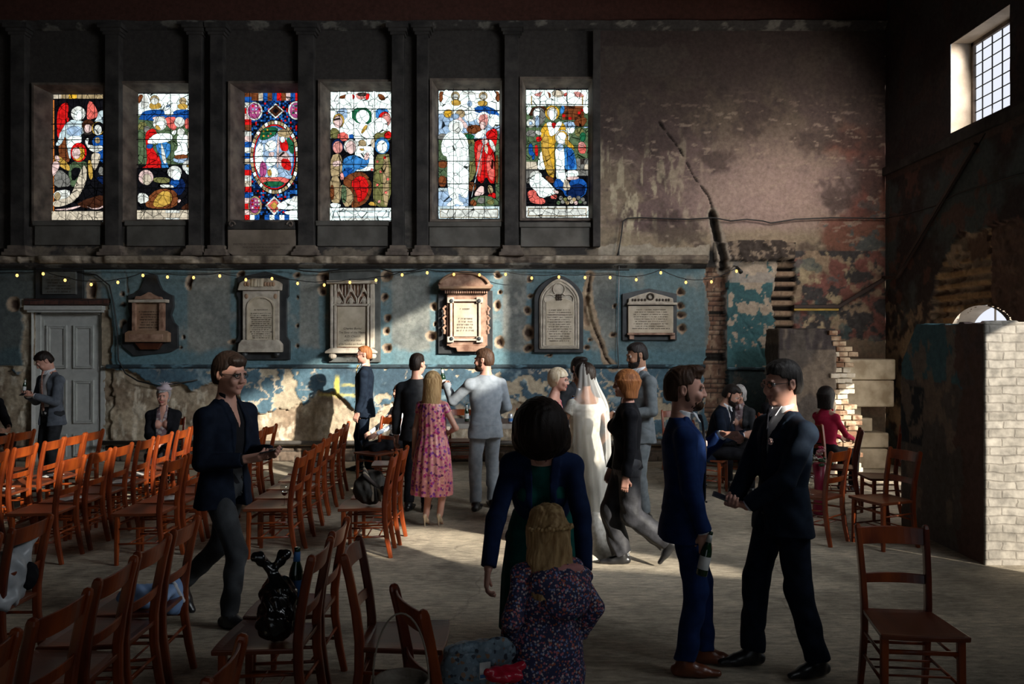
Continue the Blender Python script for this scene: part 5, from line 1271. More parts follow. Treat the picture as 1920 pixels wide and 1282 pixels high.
# 5 pointed arch
r = memorial('pointed arch memorial of pale stone with trefoil head and dark surround', (1047, 590))
def pointed(x0, x1, yb_, ys_, yt):
    cx_ = (x0 + x1) / 2; h = x1 - x0; out = [(x0, yb_), (x0, ys_)]
    for i in range(1, 9): t = i / 8; out.append((x0 + (cx_ - x0) * (1 - math.cos(t * PI / 2)) , ys_ - (ys_ - yt) * math.sin(t * PI / 2) ** .85))
    for i in range(7, 0, -1): t = i / 8; out.append((x1 - (x1 - cx_) * (1 - math.cos(t * PI / 2)), ys_ - (ys_ - yt) * math.sin(t * PI / 2) ** .85))
    return out + [(x1, ys_), (x1, yb_)]
def pointed2(x0, x1, yb_, ys_, yt):
    cx_ = (x0 + x1) / 2; out = [(x0, yb_), (x0, ys_)]
    for i in range(1, 9): t = i / 8; out.append((x0 + (cx_ - x0) * t ** 1.7, ys_ - (ys_ - yt) * (1 - (1 - t) ** 1.35)))
    for i in range(7, 0, -1): t = i / 8; out.append((x1 - (x1 - cx_) * t ** 1.7, ys_ - (ys_ - yt) * (1 - (1 - t) ** 1.35)))
    return out + [(x1, ys_), (x1, yb_)]
addp(r, MB().poly(frame_pts(pointed2(1001, 1093, 661, 560, 516)), WB - .08, WB + .01), 'backing', M['slate'], .01)
addp(r, MB().poly(frame_pts(pointed2(1011, 1085, 654, 564, 523)), WB - .12, WB - .05), 'body', M['stone'], .012)
g = MB()
for k, pr in enumerate((pointed2(1014, 1082, 651, 565, 527), pointed2(1018, 1078, 648, 567, 532))):
    pp_ = frame_pts(pr); g.tube([(x, WB - .125 - .004 * k, z) for x, z in pp_] + [(pp_[0][0], WB - .125, pp_[0][1])], .008, 6)
g.tube([(WX(1047 + 11 * math.cos(a)), WB - .13, WZ(543 - 11 * math.sin(a))) for a in np.linspace(-.9, PI + .9, 14)], .011, 6)
for sg in (-1, 1): g.tube([(WX(1047 + sg * 8), WB - .13, WZ(552))] + [(WX(1047 + sg * (17 + 10 * math.cos(a))), WB - .13, WZ(562 - 9 * math.sin(a))) for a in np.linspace(2.2, -.6, 9)], .011, 6)
addp(r, g, 'tracery', M['stone'], 0)
addp(r, MB().poly(frame_pts([(1023, 567), (1047, 556), (1075, 567), (1075, 648), (1023, 648)]), WB - .128, WB - .10), 'tablet', M['plaque'])
g = MB()
for dx in (-4, 0, 4): g.tube([(WX(1047 + dx), WB - .14, WZ(552)), (WX(1047 + dx), WB - .14, WZ(564))], .008, 6)
for dz in (554, 558, 562): g.tube([(WX(1041), WB - .145, WZ(dz)), (WX(1053), WB - .145, WZ(dz))], .008, 6)
addp(r, g, 'monogram', M['letter'], 0)
fixp(r, scrib(WX(1048), WZ(582), .38, 14, WB - .13, r, .036, 12)); 
# 6 low pedimented
r = memorial('broad low memorial with shallow gable and carved rosette on black backing', (1216, 590))
addp(r, MB().poly(frame_pts([(1166, 551), (1216, 541), (1268, 551), (1268, 638), (1166, 638)]), WB - .05, WB + .01), 'backing', M['slate'])
addp(r, MB().poly(frame_pts([(1176, 570), (1177, 560), (1196, 553), (1216, 548), (1240, 554), (1259, 560), (1260, 570)]), WB - .12, WB - .04), 'gable', M['stone'], .008)
addp(r, MB().poly(frame_pts([(1174, 568), (1266, 568), (1266, 572), (1174, 572)]), WB - .15, WB - .04), 'cornice', M['stone'])
addp(r, MB().poly(frame_pts([(1176, 574), (1260, 574), (1260, 624), (1176, 624)]), WB - .10, WB - .04), 'tablet', M['plaque'])
addp(r, MB().poly(frame_pts([(1174, 624), (1262, 624), (1262, 628), (1174, 628)]), WB - .14, WB - .04), 'sill', M['stone_brown'])
g = MB()
for xx in (1178, 1254): g.poly(frame_pts([(xx, 628), (xx + 9, 628), (xx + 9, 636), (xx, 636)]), WB - .12, WB - .04)
addp(r, g, 'bracket', M['stone_brown'])
g = MB(); g.tube([(WX(1217 + 5.5 * math.cos(a)), WB - .13, WZ(557 - 5.5 * math.sin(a))) for a in np.linspace(0, 2 * PI, 14)], .015, 6)
for xx in (1184, 1189, 1195, 1201, 1207, 1229, 1234, 1240, 1246, 1251): g.ball((WX(xx), WB - .125, WZ(563)), (.018, .012, .022), 7, 5)
addp(r, g, 'rosette', M['letter'], 0)
fixp(r, scrib(WX(1218), WZ(581), .58, 9, WB - .102, r, .036, 14, hh=.4))
# 7 inscribed tablet under the patterned window
r = memorial('scroll topped inscription tablet set between pilasters just below the patterned oval window', (495, 445))
r['group'] = ''; del r['group']
addp(r, MB().poly(frame_pts([(431, 432), (557, 432), (559, 474), (548, 480), (440, 480), (431, 474)]), WB - .10, WB + .01), 'tablet', mat('brown_grey_tablet', (0.15, 0.115, 0.085), .7, scale=4, c2=(.24, .19, .145), bump=.1), .01)
addp(r, MB().poly(frame_pts([(431, 432), (433, 418), (450, 414), (470, 420), (495, 412), (520, 420), (540, 414), (556, 418), (557, 432)]), WB - .13, WB + .01), 'scrolled_top', M['soot'], .012)
for cx_, sg in ((440, 1), (549, -1)):
    g = MB(); g.tube([(WX(cx_ + sg * (7 - k * .55) * math.cos(k * .6)), WB - .14, WZ(423 - (7 - k * .55) * math.sin(k * .6))) for k in range(11)], .013, 6)
    addp(r, g, 'scroll', M['reveal'], 0)
fixp(r, txt(['ERECTED BY THE FELLOW WORKERS AND FRIENDS', 'WHO HELD HIM IN HIGH ESTEEM', 'IN THE MEMORY OF', 'WILLIAM GEORGE DREW', 'FOR MANY YEARS OF THIS ASYLUM', 'DIED 15TH FEBRUARY 1876', 'IN THE 61ST YEAR OF HIS AGE'], WX(494), WZ(477), .86, WZ(436) - WZ(477), WB - .102, r, M['letter']))

# ================================================================== LIGHT STRING, CABLES
BULBS = [(32, 515), (81, 512), (122, 524), (171, 532), (221, 528), (268, 515), (314, 518), (363, 519), (412, 516), (461, 523), (510, 521), (558, 530), (608, 533), (656, 528), (705, 524), (754, 514), (801, 510), (851, 513), (899, 514), (948, 513), (997, 520), (1048, 518), (1097, 519), (1144, 519), (1193, 523), (1239, 510), (1286, 528), (1334, 527), (1381, 507)]
yb = WB - .27
ORD = ['first', 'second', 'third', 'fourth', 'fifth', 'sixth', 'seventh', 'eighth', 'ninth', 'tenth', 'eleventh', 'twelfth', 'thirteenth', 'fourteenth', 'fifteenth']
NEAR = {1: 'above the tablet over the grey door', 5: 'over the curvy black memorial', 10: 'on the carved book memorial', 13: 'on the gothic memorial', 17: 'on the left of the brown pediment', 18: 'on the right of the brown pediment', 21: 'at the tip of the pointed memorial', 25: 'over the low gabled memorial', 28: 'hanging over the teal panel'}
def wire(name, pts, r, label, cat='cable', m=None):
    o = MB().tube(pts, r, 5).build(name, m or M['cable'], smooth=True); return tag(o, label, cat)
pl = []
for (a, c), (b_, d) in zip(BULBS[:-1], BULBS[1:]):
    for t in (0, .33, .67): pl.append(P2(a + (b_ - a) * t, c - 5 + (d - c) * t + (2 if 0 < t else 0), yb))
pl.append(P2(BULBS[-1][0], BULBS[-1][1] - 5, yb))
wire('string_light_cable', [P2(-40, 514, yb)] + pl, .006, 'thin black cable carrying the small glowing bulbs along the wall')
proto = None
for i, (a, c) in enumerate(BULBS):
    p = P2(a, c, yb)
    if proto is None:
        b = empty('festoon_bulb', p); g = MB().lathe([(.001, -.035), (.014, -.028), (.020, -.012), (.016, .004), (.009, .014)], 10); g.build('glass_bulb', M['bulb'], b, True)
        MB().lathe([(.010, .010), (.011, .03), (.006, .045)], 8).build('socket', M['cable'], b); proto = b
    else: b = copy_tree(proto); b.location = p
    if i in NEAR: lab = 'small glowing amber bulb ' + NEAR[i]
    else:
        k = i - max([q for q in NEAR if q < i], default=-1); ref = NEAR.get(max([q for q in NEAR if q < i], default=-1), 'at the left edge of the picture')
        lab = 'amber bulb, %s right of the one %s' % (ORD[k - 1], ref) if i > 0 else 'small glowing amber bulb nearest the left edge of the picture'
    tag(b, lab, 'light bulb', 'amber bulbs strung along the wall')
zl = WB - .16
wire('wall_cable', [P2(x, y_, zl) for x, y_ in [(-40, 506), (120, 505), (250, 504), (400, 506), (470, 505), (545, 503), (570, 508), (600, 510), (640, 505), (710, 503), (735, 510), (770, 508), (800, 502), (1000, 504), (1180, 506)]], .010, 'black cable looping just beneath the stone ledge')
wire('wall_cable', [P2(x, y_, WB - .05) for x, y_ in [(120, 508), (180, 515), (205, 535), (213, 570), (220, 620), (222, 675), (235, 700), (258, 714), (300, 724), (370, 712)]], .012, 'dark cable curving down the wall between the grey door and the first memorial')
wire('wall_cable', [P2(x, y_, WB - .05) for x, y_ in [(1152, 500), (1160, 470), (1165, 440), (1168, 415), (1176, 409), (1200, 408), (1290, 411), (1337, 408), (1370, 414), (1400, 411), (1430, 414), (1445, 418), (1490, 411), (1560, 408), (1640, 409), (1659, 409)]] + [PS(x, y_) - Vector((.03, 0, 0)) for x, y_ in [(1662, 409), (1700, 402), (1760, 385), (1800, 362), (1850, 347), (1900, 332), (1960, 315)]], .011, 'black cable running across the brown plaster to the side wall')
wire('wall_cable', [P2(x, y_, WB - .06) for x, y_ in [(1161, 470), (1160, 560), (1158, 640), (1160, 690)]], .009, 'thin pale conduit dropping down the wall beside the gabled memorial', m=M['metal'])
wire('roof_stay_wire', [PS(1855, 250) - Vector((.05, 0, 0)), PS(1700, 500) - Vector((.05, 0, 0))], .008, 'thin straight wire slanting down the side wall')

# ================================================================== FIGURES
def surface_nets(D, origin, h, C=None):
    """closed surface of D<0 on a regular grid"""
    ins = D < 0
    c = ins[:-1, :-1, :-1].astype(np.int8)
    cnt = np.zeros(c.shape, np.int8)
    for i in (0, 1):
        for j in (0, 1):
            for k in (0, 1):
                cnt += ins[i:ins.shape[0] - 1 + i, j:ins.shape[1] - 1 + j, k:ins.shape[2] - 1 + k]
    act = (cnt > 0) & (cnt < 8)
    ijk = np.argwhere(act)
    idx = np.full(act.shape, -1, np.int32); idx[act] = np.arange(len(ijk))
    I, J, K = ijk.T
    pos = np.zeros((len(ijk), 3)); n = np.zeros(len(ijk))
    corners = [(i, j, k) for i in (0, 1) for j in (0, 1) for k in (0, 1)]
    val = {c_: D[I + c_[0], J + c_[1], K + c_[2]] for c_ in corners}
    for a in corners:
        for ax in range(3):
            if a[ax] == 1: continue
            b = list(a); b[ax] = 1; b = tuple(b)
            va, vb = val[a], val[b]; m = (va < 0) != (vb < 0)
            t = np.where(m, va / np.where(m, va - vb, 1), 0)
            for q in range(3):
                pos[:, q] += np.where(m, a[q] + (t if q == ax else 0), 0)
            n += m
    pos = pos / n[:, None] + ijk
    V = pos * h + np.asarray(origin)
    F = []
    for ax in range(3):
        sl0 = [slice(1, -1)] * 3; sl1 = [slice(1, -1)] * 3
        sl0[ax] = slice(0, -1); sl1[ax] = slice(1, None)
        a = ins[tuple(sl0)]; b = ins[tuple(sl1)]
        o = [1, 1, 1]; o[ax] = 0
        for flip in (False, True):
            e = np.argwhere((a & ~b) if not flip else (~a & b)) + np.array(o)
            if not len(e): continue
            u, v = [q for q in range(3) if q != ax]
            def cell(du, dv):
                p = e.copy(); p[:, u] -= du; p[:, v] -= dv
                return idx[p[:, 0], p[:, 1], p[:, 2]]
            q = np.stack([cell(1, 1), cell(0, 1), cell(0, 0), cell(1, 0)], 1)
            if (ax == 1) != flip: q = q[:, ::-1]
            F.append(q)
    F = np.concatenate(F)
    F = F[(F >= 0).all(1)]
    mi = None
    if C is not None:
        p = np.round(pos).astype(int); vm = C[p[:, 0], p[:, 1], p[:, 2]]; mi = vm[F[:, 0]]
    return V, F, mi


class Sculpt:
    """smooth union of simple solids, meshed on a grid"""
    def __init__(s): s.p = []; s.sc = None

    def _add(s, fn, lo, hi, ci, k, op='u'):
        lo = np.array(lo, float); hi = np.array(hi, float)
        if s.sc is not None and s.sc[1] != 1:      # a larger head about its centre
            c, q = s.sc; f0 = fn
            fn = lambda X, Y, Z: q * f0((X - c[0]) / q + c[0], (Y - c[1]) / q + c[1], (Z - c[2]) / q + c[2])
            if lo[0] > -8: lo = (lo - c) * q + c; hi = (hi - c) * q + c
        s.p.append((fn, lo, hi, ci, k, op)); return s

    def cap(s, a, b, ra, rb, ci=0, k=.015, flat=None, op='u', flatend=False, flatstart=False):
        a = np.array(a, float); b = np.array(b, float); R = max(ra, rb) * (flat[1] if flat and flat[1] > 1 else 1)
        d = b - a; L2 = d @ d + 1e-9; L = math.sqrt(L2)
        if flat is not None: fa = np.array(flat[0], float); fa = fa / np.linalg.norm(fa)
        def fn(X, Y, Z):
            qx, qy, qz = X - a[0], Y - a[1], Z - a[2]
            t0 = (qx * d[0] + qy * d[1] + qz * d[2]) / L2
            t = np.clip(t0, 0, 1)
            qx = qx - t * d[0]; qy = qy - t * d[1]; qz = qz - t * d[2]
            if flat is not None:
                c = (qx * fa[0] + qy * fa[1] + qz * fa[2]) * (1 / flat[1] - 1)
                qx = qx + fa[0] * c; qy = qy + fa[1] * c; qz = qz + fa[2] * c
            r = np.sqrt(qx * qx + qy * qy + qz * qz) - (ra + (rb - ra) * t)
            if flatend: r = np.maximum(r, (t0 - 1) * L)
            if flatstart: r = np.maximum(r, -t0 * L)
            return r
        return s._add(fn, np.minimum(a, b) - R, np.maximum(a, b) + R, ci, k, op)

    def ell(s, c, r, ci=0, k=.015, rot=None, op='u'):
        c = np.array(c, float); r = np.array(r, float); Rm = np.array(rot) if rot is not None else np.eye(3)
        ext = np.sqrt((Rm ** 2) @ (r ** 2))
        def fn(X, Y, Z):
            x, y, z = X - c[0], Y - c[1], Z - c[2]
            a_ = Rm[0, 0] * x + Rm[1, 0] * y + Rm[2, 0] * z; b_ = Rm[0, 1] * x + Rm[1, 1] * y + Rm[2, 1] * z; c_ = Rm[0, 2] * x + Rm[1, 2] * y + Rm[2, 2] * z
            k0 = np.sqrt((a_ / r[0]) ** 2 + (b_ / r[1]) ** 2 + (c_ / r[2]) ** 2) + 1e-9
            k1 = np.sqrt((a_ / r[0] ** 2) ** 2 + (b_ / r[1] ** 2) ** 2 + (c_ / r[2] ** 2) ** 2) + 1e-9
            return k0 * (k0 - 1) / k1
        return s._add(fn, c - ext, c + ext, ci, k, op)

    def loft(s, secs, ci=0, k=.02, T=None, op='u', folds=None):
        """secs=[(z,cx,cy,rx,ry)] rising z in a frame T (Rm, t) ; folds=(n, amp0, amp1)"""
        Rm, t = T if T is not None else (np.eye(3), np.zeros(3))
        zz = np.array([q[0] for q in secs]); arr = np.array([q[1:] for q in secs])
        pts = []
        for q in secs:
            for sx in (-1, 1):
                for sy in (-1, 1): pts.append(Rm @ np.array([q[1] + sx * q[3] * 1.1, q[2] + sy * q[4] * 1.1, q[0]]) + t)
        pts = np.array(pts)
        def fn(X, Y, Z):
            x, y, z = X - t[0], Y - t[1], Z - t[2]
            u = Rm[0, 0] * x + Rm[1, 0] * y + Rm[2, 0] * z; v = Rm[0, 1] * x + Rm[1, 1] * y + Rm[2, 1] * z; w = Rm[0, 2] * x + Rm[1, 2] * y + Rm[2, 2] * z
            cx = np.interp(w, zz, arr[:, 0]); cy = np.interp(w, zz, arr[:, 1]); rx = np.interp(w, zz, arr[:, 2]); ry = np.interp(w, zz, arr[:, 3])
            du = u - cx; dv = v - cy
            q = np.sqrt((du / rx) ** 2 + (dv / ry) ** 2)
            d = (q - 1) * np.minimum(rx, ry)
            if folds: 
                f = (zz[-1] - w) / (zz[-1] - zz[0]); an = np.arctan2(dv / ry, du / rx)
                d = d + (folds[1] + (folds[2] - folds[1]) * np.clip(f, 0, 1)) * np.sin(folds[0] * an + 1.3 * np.sin(an * 2 + w * 2.0) + w * 1.5)
            return np.maximum(d, np.maximum(zz[0] - w, w - zz[-1]))
        return s._add(fn, pts.min(0) - .02, pts.max(0) + .02, ci, k, op)

    def cut(s, fn, lo=(-9, -9, -9), hi=(9, 9, 9), k=0.0): return s._add(fn, lo, hi, 0, k, 'cut')

    def disp(s, fn): return s._add(fn, (-9, -9, -9), (9, 9, 9), 0, 0, 'disp')

    def mesh(s, name, mats, h, parent=None, smooth_it=1):
        ad = [q for q in s.p if q[5] == 'u']
        lo = np.min([q[1] for q in ad], 0) - .03; hi = np.max([q[2] for q in ad], 0) + .03
        n = np.ceil((hi - lo) / h).astype(int) + 1
        D = np.full(n, .08, np.float32); C = np.zeros(n, np.uint8)
        ax = [lo[i] + h * np.arange(n[i]) for i in range(3)]
        for fn, l, u, ci, k, op in s.p:
            m = .02 + k
            i0 = np.clip(np.floor((l - m - lo) / h).astype(int), 0, n); i1 = np.clip(np.ceil((u + m - lo) / h).astype(int) + 1, 0, n)
            if (i1 <= i0).any(): continue
            sl = tuple(slice(a, b) for a, b in zip(i0, i1))
            X = ax[0][sl[0]][:, None, None]; Y = ax[1][sl[1]][None, :, None]; Z = ax[2][sl[2]][None, None, :]
            cur = D[sl]
            d = fn(X, Y, Z)
            if op == 'u':
                if k > 0:
                    hh = np.clip(.5 + .5 * (cur - d) / k, 0, 1); new = cur * (1 - hh) + d * hh - k * hh * (1 - hh)
                else: new = np.minimum(cur, d)
                if len(mats) > 1: C[sl] = np.where(d < cur, ci, C[sl])
                D[sl] = new
            elif op == 'sub':
                if k > 0:
                    hh = np.clip(.5 - .5 * (cur + d) / k, 0, 1); D[sl] = cur * (1 - hh) + (-d) * hh + k * hh * (1 - hh)
                else: D[sl] = np.maximum(cur, -d)
            elif op == 'cut': D[sl] = np.maximum(cur, d)
            elif op == 'disp': D[sl] = cur + d
            elif op == 'paint': C[sl] = np.where(d < 0, ci, C[sl])
        V, F, mi = surface_nets(D, lo, h, C if len(mats) > 1 else None)
        return newmesh(name, V.astype(np.float32), F, mats, parent, True, mi)


def Rx(a): c, s = math.cos(a), math.sin(a); return np.array([[1, 0, 0], [0, c, -s], [0, s, c]])
def Ry(a): c, s = math.cos(a), math.sin(a); return np.array([[c, 0, s], [0, 1, 0], [-s, 0, c]])
def Rz(a): c, s = math.cos(a), math.sin(a); return np.array([[c, -s, 0], [s, c, 0], [0, 0, 1]])
rad = math.radians


def ik(a, b, l1, l2, pole):
    a = np.array(a, float); b = np.array(b, float); d = b - a; L = np.linalg.norm(d)
    if L > (l1 + l2) * .995: b = a + d / L * (l1 + l2) * .995; d = b - a; L = np.linalg.norm(d)
    x = (l1 * l1 - l2 * l2 + L * L) / (2 * L); y = math.sqrt(max(l1 * l1 - x * x, 0)); u = d / L
    p = np.array(pole, float); p = p - u * (p @ u); p = p / (np.linalg.norm(p) + 1e-9)
    return a + u * x + p * y, b


def fab(name, c, c2=None, rough=.85, scale=18, weave=.12, **kw):
    return mat(name, c, rough, scale=scale, c2=c2 or tuple(min(1, x * 1.25) for x in c), bump=weave, bscale=260, spec=.12, **kw)


M['skin'] = mat('skin', (.46, .24, .17), .5, vary=.06, scale=14, spec=.4)
M['skin_pink'] = mat('ruddy_skin', (.52, .27, .20), .5, vary=.07, scale=14, spec=.4)
M['skin_tan'] = mat('olive_skin', (.30, .15, .09), .5, vary=.06, scale=14, spec=.4)
M['lip'] = mat('lip', (.36, .10, .09), .4, vary=.05)
M['lip_dull'] = mat('dull_lip', (.34, .14, .105), .5, vary=.05)
M['eye'] = mat('eye_white', (.42, .40, .38), .2, vary=.02)
M['iris'] = mat('iris', (.02, .015, .012), .2, vary=.02)
M['brow'] = mat('eyebrow', (.05, .03, .02), .8)


def hairmat(name, c, c2): return mat(name, c, .5, scale=38, c2=c2, stretch=(1, 1, .12), bump=.35, bscale=240, spec=.18, ramp=(.3, .7))


M['hair_black'] = hairmat('black_hair', (.008, .006, .006), (.025, .018, .015))
M['hair_brown'] = hairmat('dark_brown_hair', (.007, .0045, .0035), (.019, .011, .008))
M['hair_mid'] = hairmat('brown_hair', (.025, .013, .008), (.075, .038, .022))
M['hair_ginger'] = hairmat('ginger_hair', (.14, .045, .015), (.42, .16, .055))
M['hair_blonde'] = hairmat('blonde_hair', (.26, .14, .055), (.60, .40, .19))
M['hair_platinum'] = hairmat('pale_blonde_hair', (.45, .33, .20), (.75, .64, .48))
M['hair_grey'] = hairmat('grey_hair', (.18, .17, .17), (.48, .46, .45))
M['hair_pepper'] = hairmat('greying_hair', (.010, .008, .007), (.055, .048, .044))
M['navy'] = fab('navy_wool', (.004, .007, .015), (.008, .013, .026))
M['navy_warm'] = fab('dark_navy_cloth', (.005, .009, .018), (.010, .017, .030))
M['blue_suit'] = fab('royal_blue_suit', (.005, .017, .070), (.009, .026, .10))
M['charcoal'] = fab('charcoal_wool', (.018, .019, .022), (.03, .032, .036))
M['black'] = fab('black_cloth', (.006, .006, .008), (.013, .013, .016))
M['grey_suit'] = fab('light_grey_suit', (.20, .225, .255), (.27, .30, .33))
M['grey_check'] = fab('grey_check_suit', (.10, .115, .125), (.15, .165, .175))
M['slate_suit'] = fab('slate_blue_jacket', (.075, .085, .105), (.11, .125, .15))
M['jeans'] = mat('faded_black_jeans', (.010, .012, .015), .8, scale=5, c2=(.055, .062, .07), bump=.15, bscale=220, ramp=(.45, .7))
M['white_shirt'] = fab('white_shirt', (.60, .61, .64), (.72, .73, .75))
M['black_shirt'] = fab('black_shirt', (.01, .01, .012))
M['green'] = fab('teal_green_dress', (.004, .055, .048), (.006, .085, .072))
M['blazer'] = fab('navy_blazer', (.006, .014, .045), (.010, .022, .07))
M['black_satin'] = mat('black_satin', (.024, .024, .028), .62, vary=.4, spec=.28, bump=.5, bscale=16)
M['brown_shoe'] = mat('tan_leather', (.14, .035, .012), .3, vary=.2, spec=.6)
M['black_shoe'] = mat('black_leather', (.008, .008, .009), .35, vary=.1, spec=.6)
M['gold_shoe'] = mat('champagne_leather', (.55, .42, .28), .35, vary=.1, spec=.6)
M['glasses'] = mat('spectacle_frame', (.01, .01, .01), .3)
M['lens'] = glassmat('spectacle_lens', (.9, .93, .95), .12)
M['tie_dark'] = fab('dark_tie', (.01, .01, .014)); M['tie_red'] = fab('striped_red_tie', (.28, .10, .07), (.5, .36, .3), scale=60); M['tie_green'] = fab('green_tie', (.01, .09, .07)); M['tie_gold'] = fab('yellow_tie', (.5, .36, .12))
M['lace'] = mat('ivory_lace', (.58, .54, .46), .7, scale=30, c2=(.80, .77, .70), bump=.5, bscale=120)


def floral(name, cols, base, scale, rough=.7):
    m, nt, b = nodes(name)
    tc = N(nt, 'ShaderNodeTexCoord')
    nz = N(nt, 'ShaderNodeTexNoise', Scale=scale * .8, Detail=3); nt.links.new(tc.outputs['Object'], nz.inputs['Vector'])
    vs = N(nt, 'ShaderNodeVectorMath', operation='SCALE', Scale=.9 / scale); nt.links.new(nz.outputs['Color'], vs.inputs[0])
    va = N(nt, 'ShaderNodeVectorMath', operation='ADD'); nt.links.new(tc.outputs['Object'], va.inputs[0]); nt.links.new(vs.outputs[0], va.inputs[1])
    v = N(nt, 'ShaderNodeTexVoronoi', Scale=scale); nt.links.new(va.outputs[0], v.inputs['Vector'])
    sp = N(nt, 'ShaderNodeSeparateColor'); nt.links.new(v.outputs['Color'], sp.inputs[0])
    cr = N(nt, 'ShaderNodeValToRGB'); cr.color_ramp.interpolation = 'CONSTANT'
    E = cr.color_ramp.elements; E[0].color = (*base, 1); E[1].position = .999; E[1].color = (*base, 1)
    for i, c in enumerate(cols):
        e = E.new((i + 1) / (len(cols) + 1)); e.color = (*c, 1)
    nt.links.new(sp.outputs[0], cr.inputs[0])
    mr = N(nt, 'ShaderNodeMapRange'); mr.inputs['From Min'].default_value = .5; mr.inputs['From Max'].default_value = .62
    nt.links.new(v.outputs['Distance'], mr.inputs['Value'])
    mx = N(nt, 'ShaderNodeMix'); mx.data_type = 'RGBA'; nt.links.new(mr.outputs[0], mx.inputs[0]); nt.links.new(cr.outputs[0], mx.inputs[6]); mx.inputs[7].default_value = (*base, 1)
    nt.links.new(mx.outputs[2], b.inputs['Base Color']); b.inputs['Roughness'].default_value = rough
    return m


M['pink_floral'] = floral('pink_floral_satin', [(.36, .02, .12), (.60, .22, .20), (.16, .02, .20), (.70, .33, .24), (.50, .06, .20), (.13, .02, .08), (.58, .24, .22), (.25, .03, .22)], (.55, .21, .20), 34, .4)
M['red_print'] = floral('red_white_print', [(.75, .6, .6), (.45, .02, .06), (.5, .03, .07), (.45, .02, .06), (.6, .3, .3)], (.42, .02, .06), 60)
M['coat_floral'] = floral('ditsy_floral_coat', [(.55, .16, .20), (.20, .26, .50), (.60, .50, .50), (.45, .12, .06), (.03, .035, .10), (.03, .03, .09)], (.03, .035, .10), 70)
M['blouse_print'] = floral('muted_print_silk', [(.35, .30, .30), (.12, .07, .08), (.45, .40, .38)], (.20, .13, .14), 22, .4)
M['hood_lining'] = fab('pink_hood_lining', (.55, .25, .24))


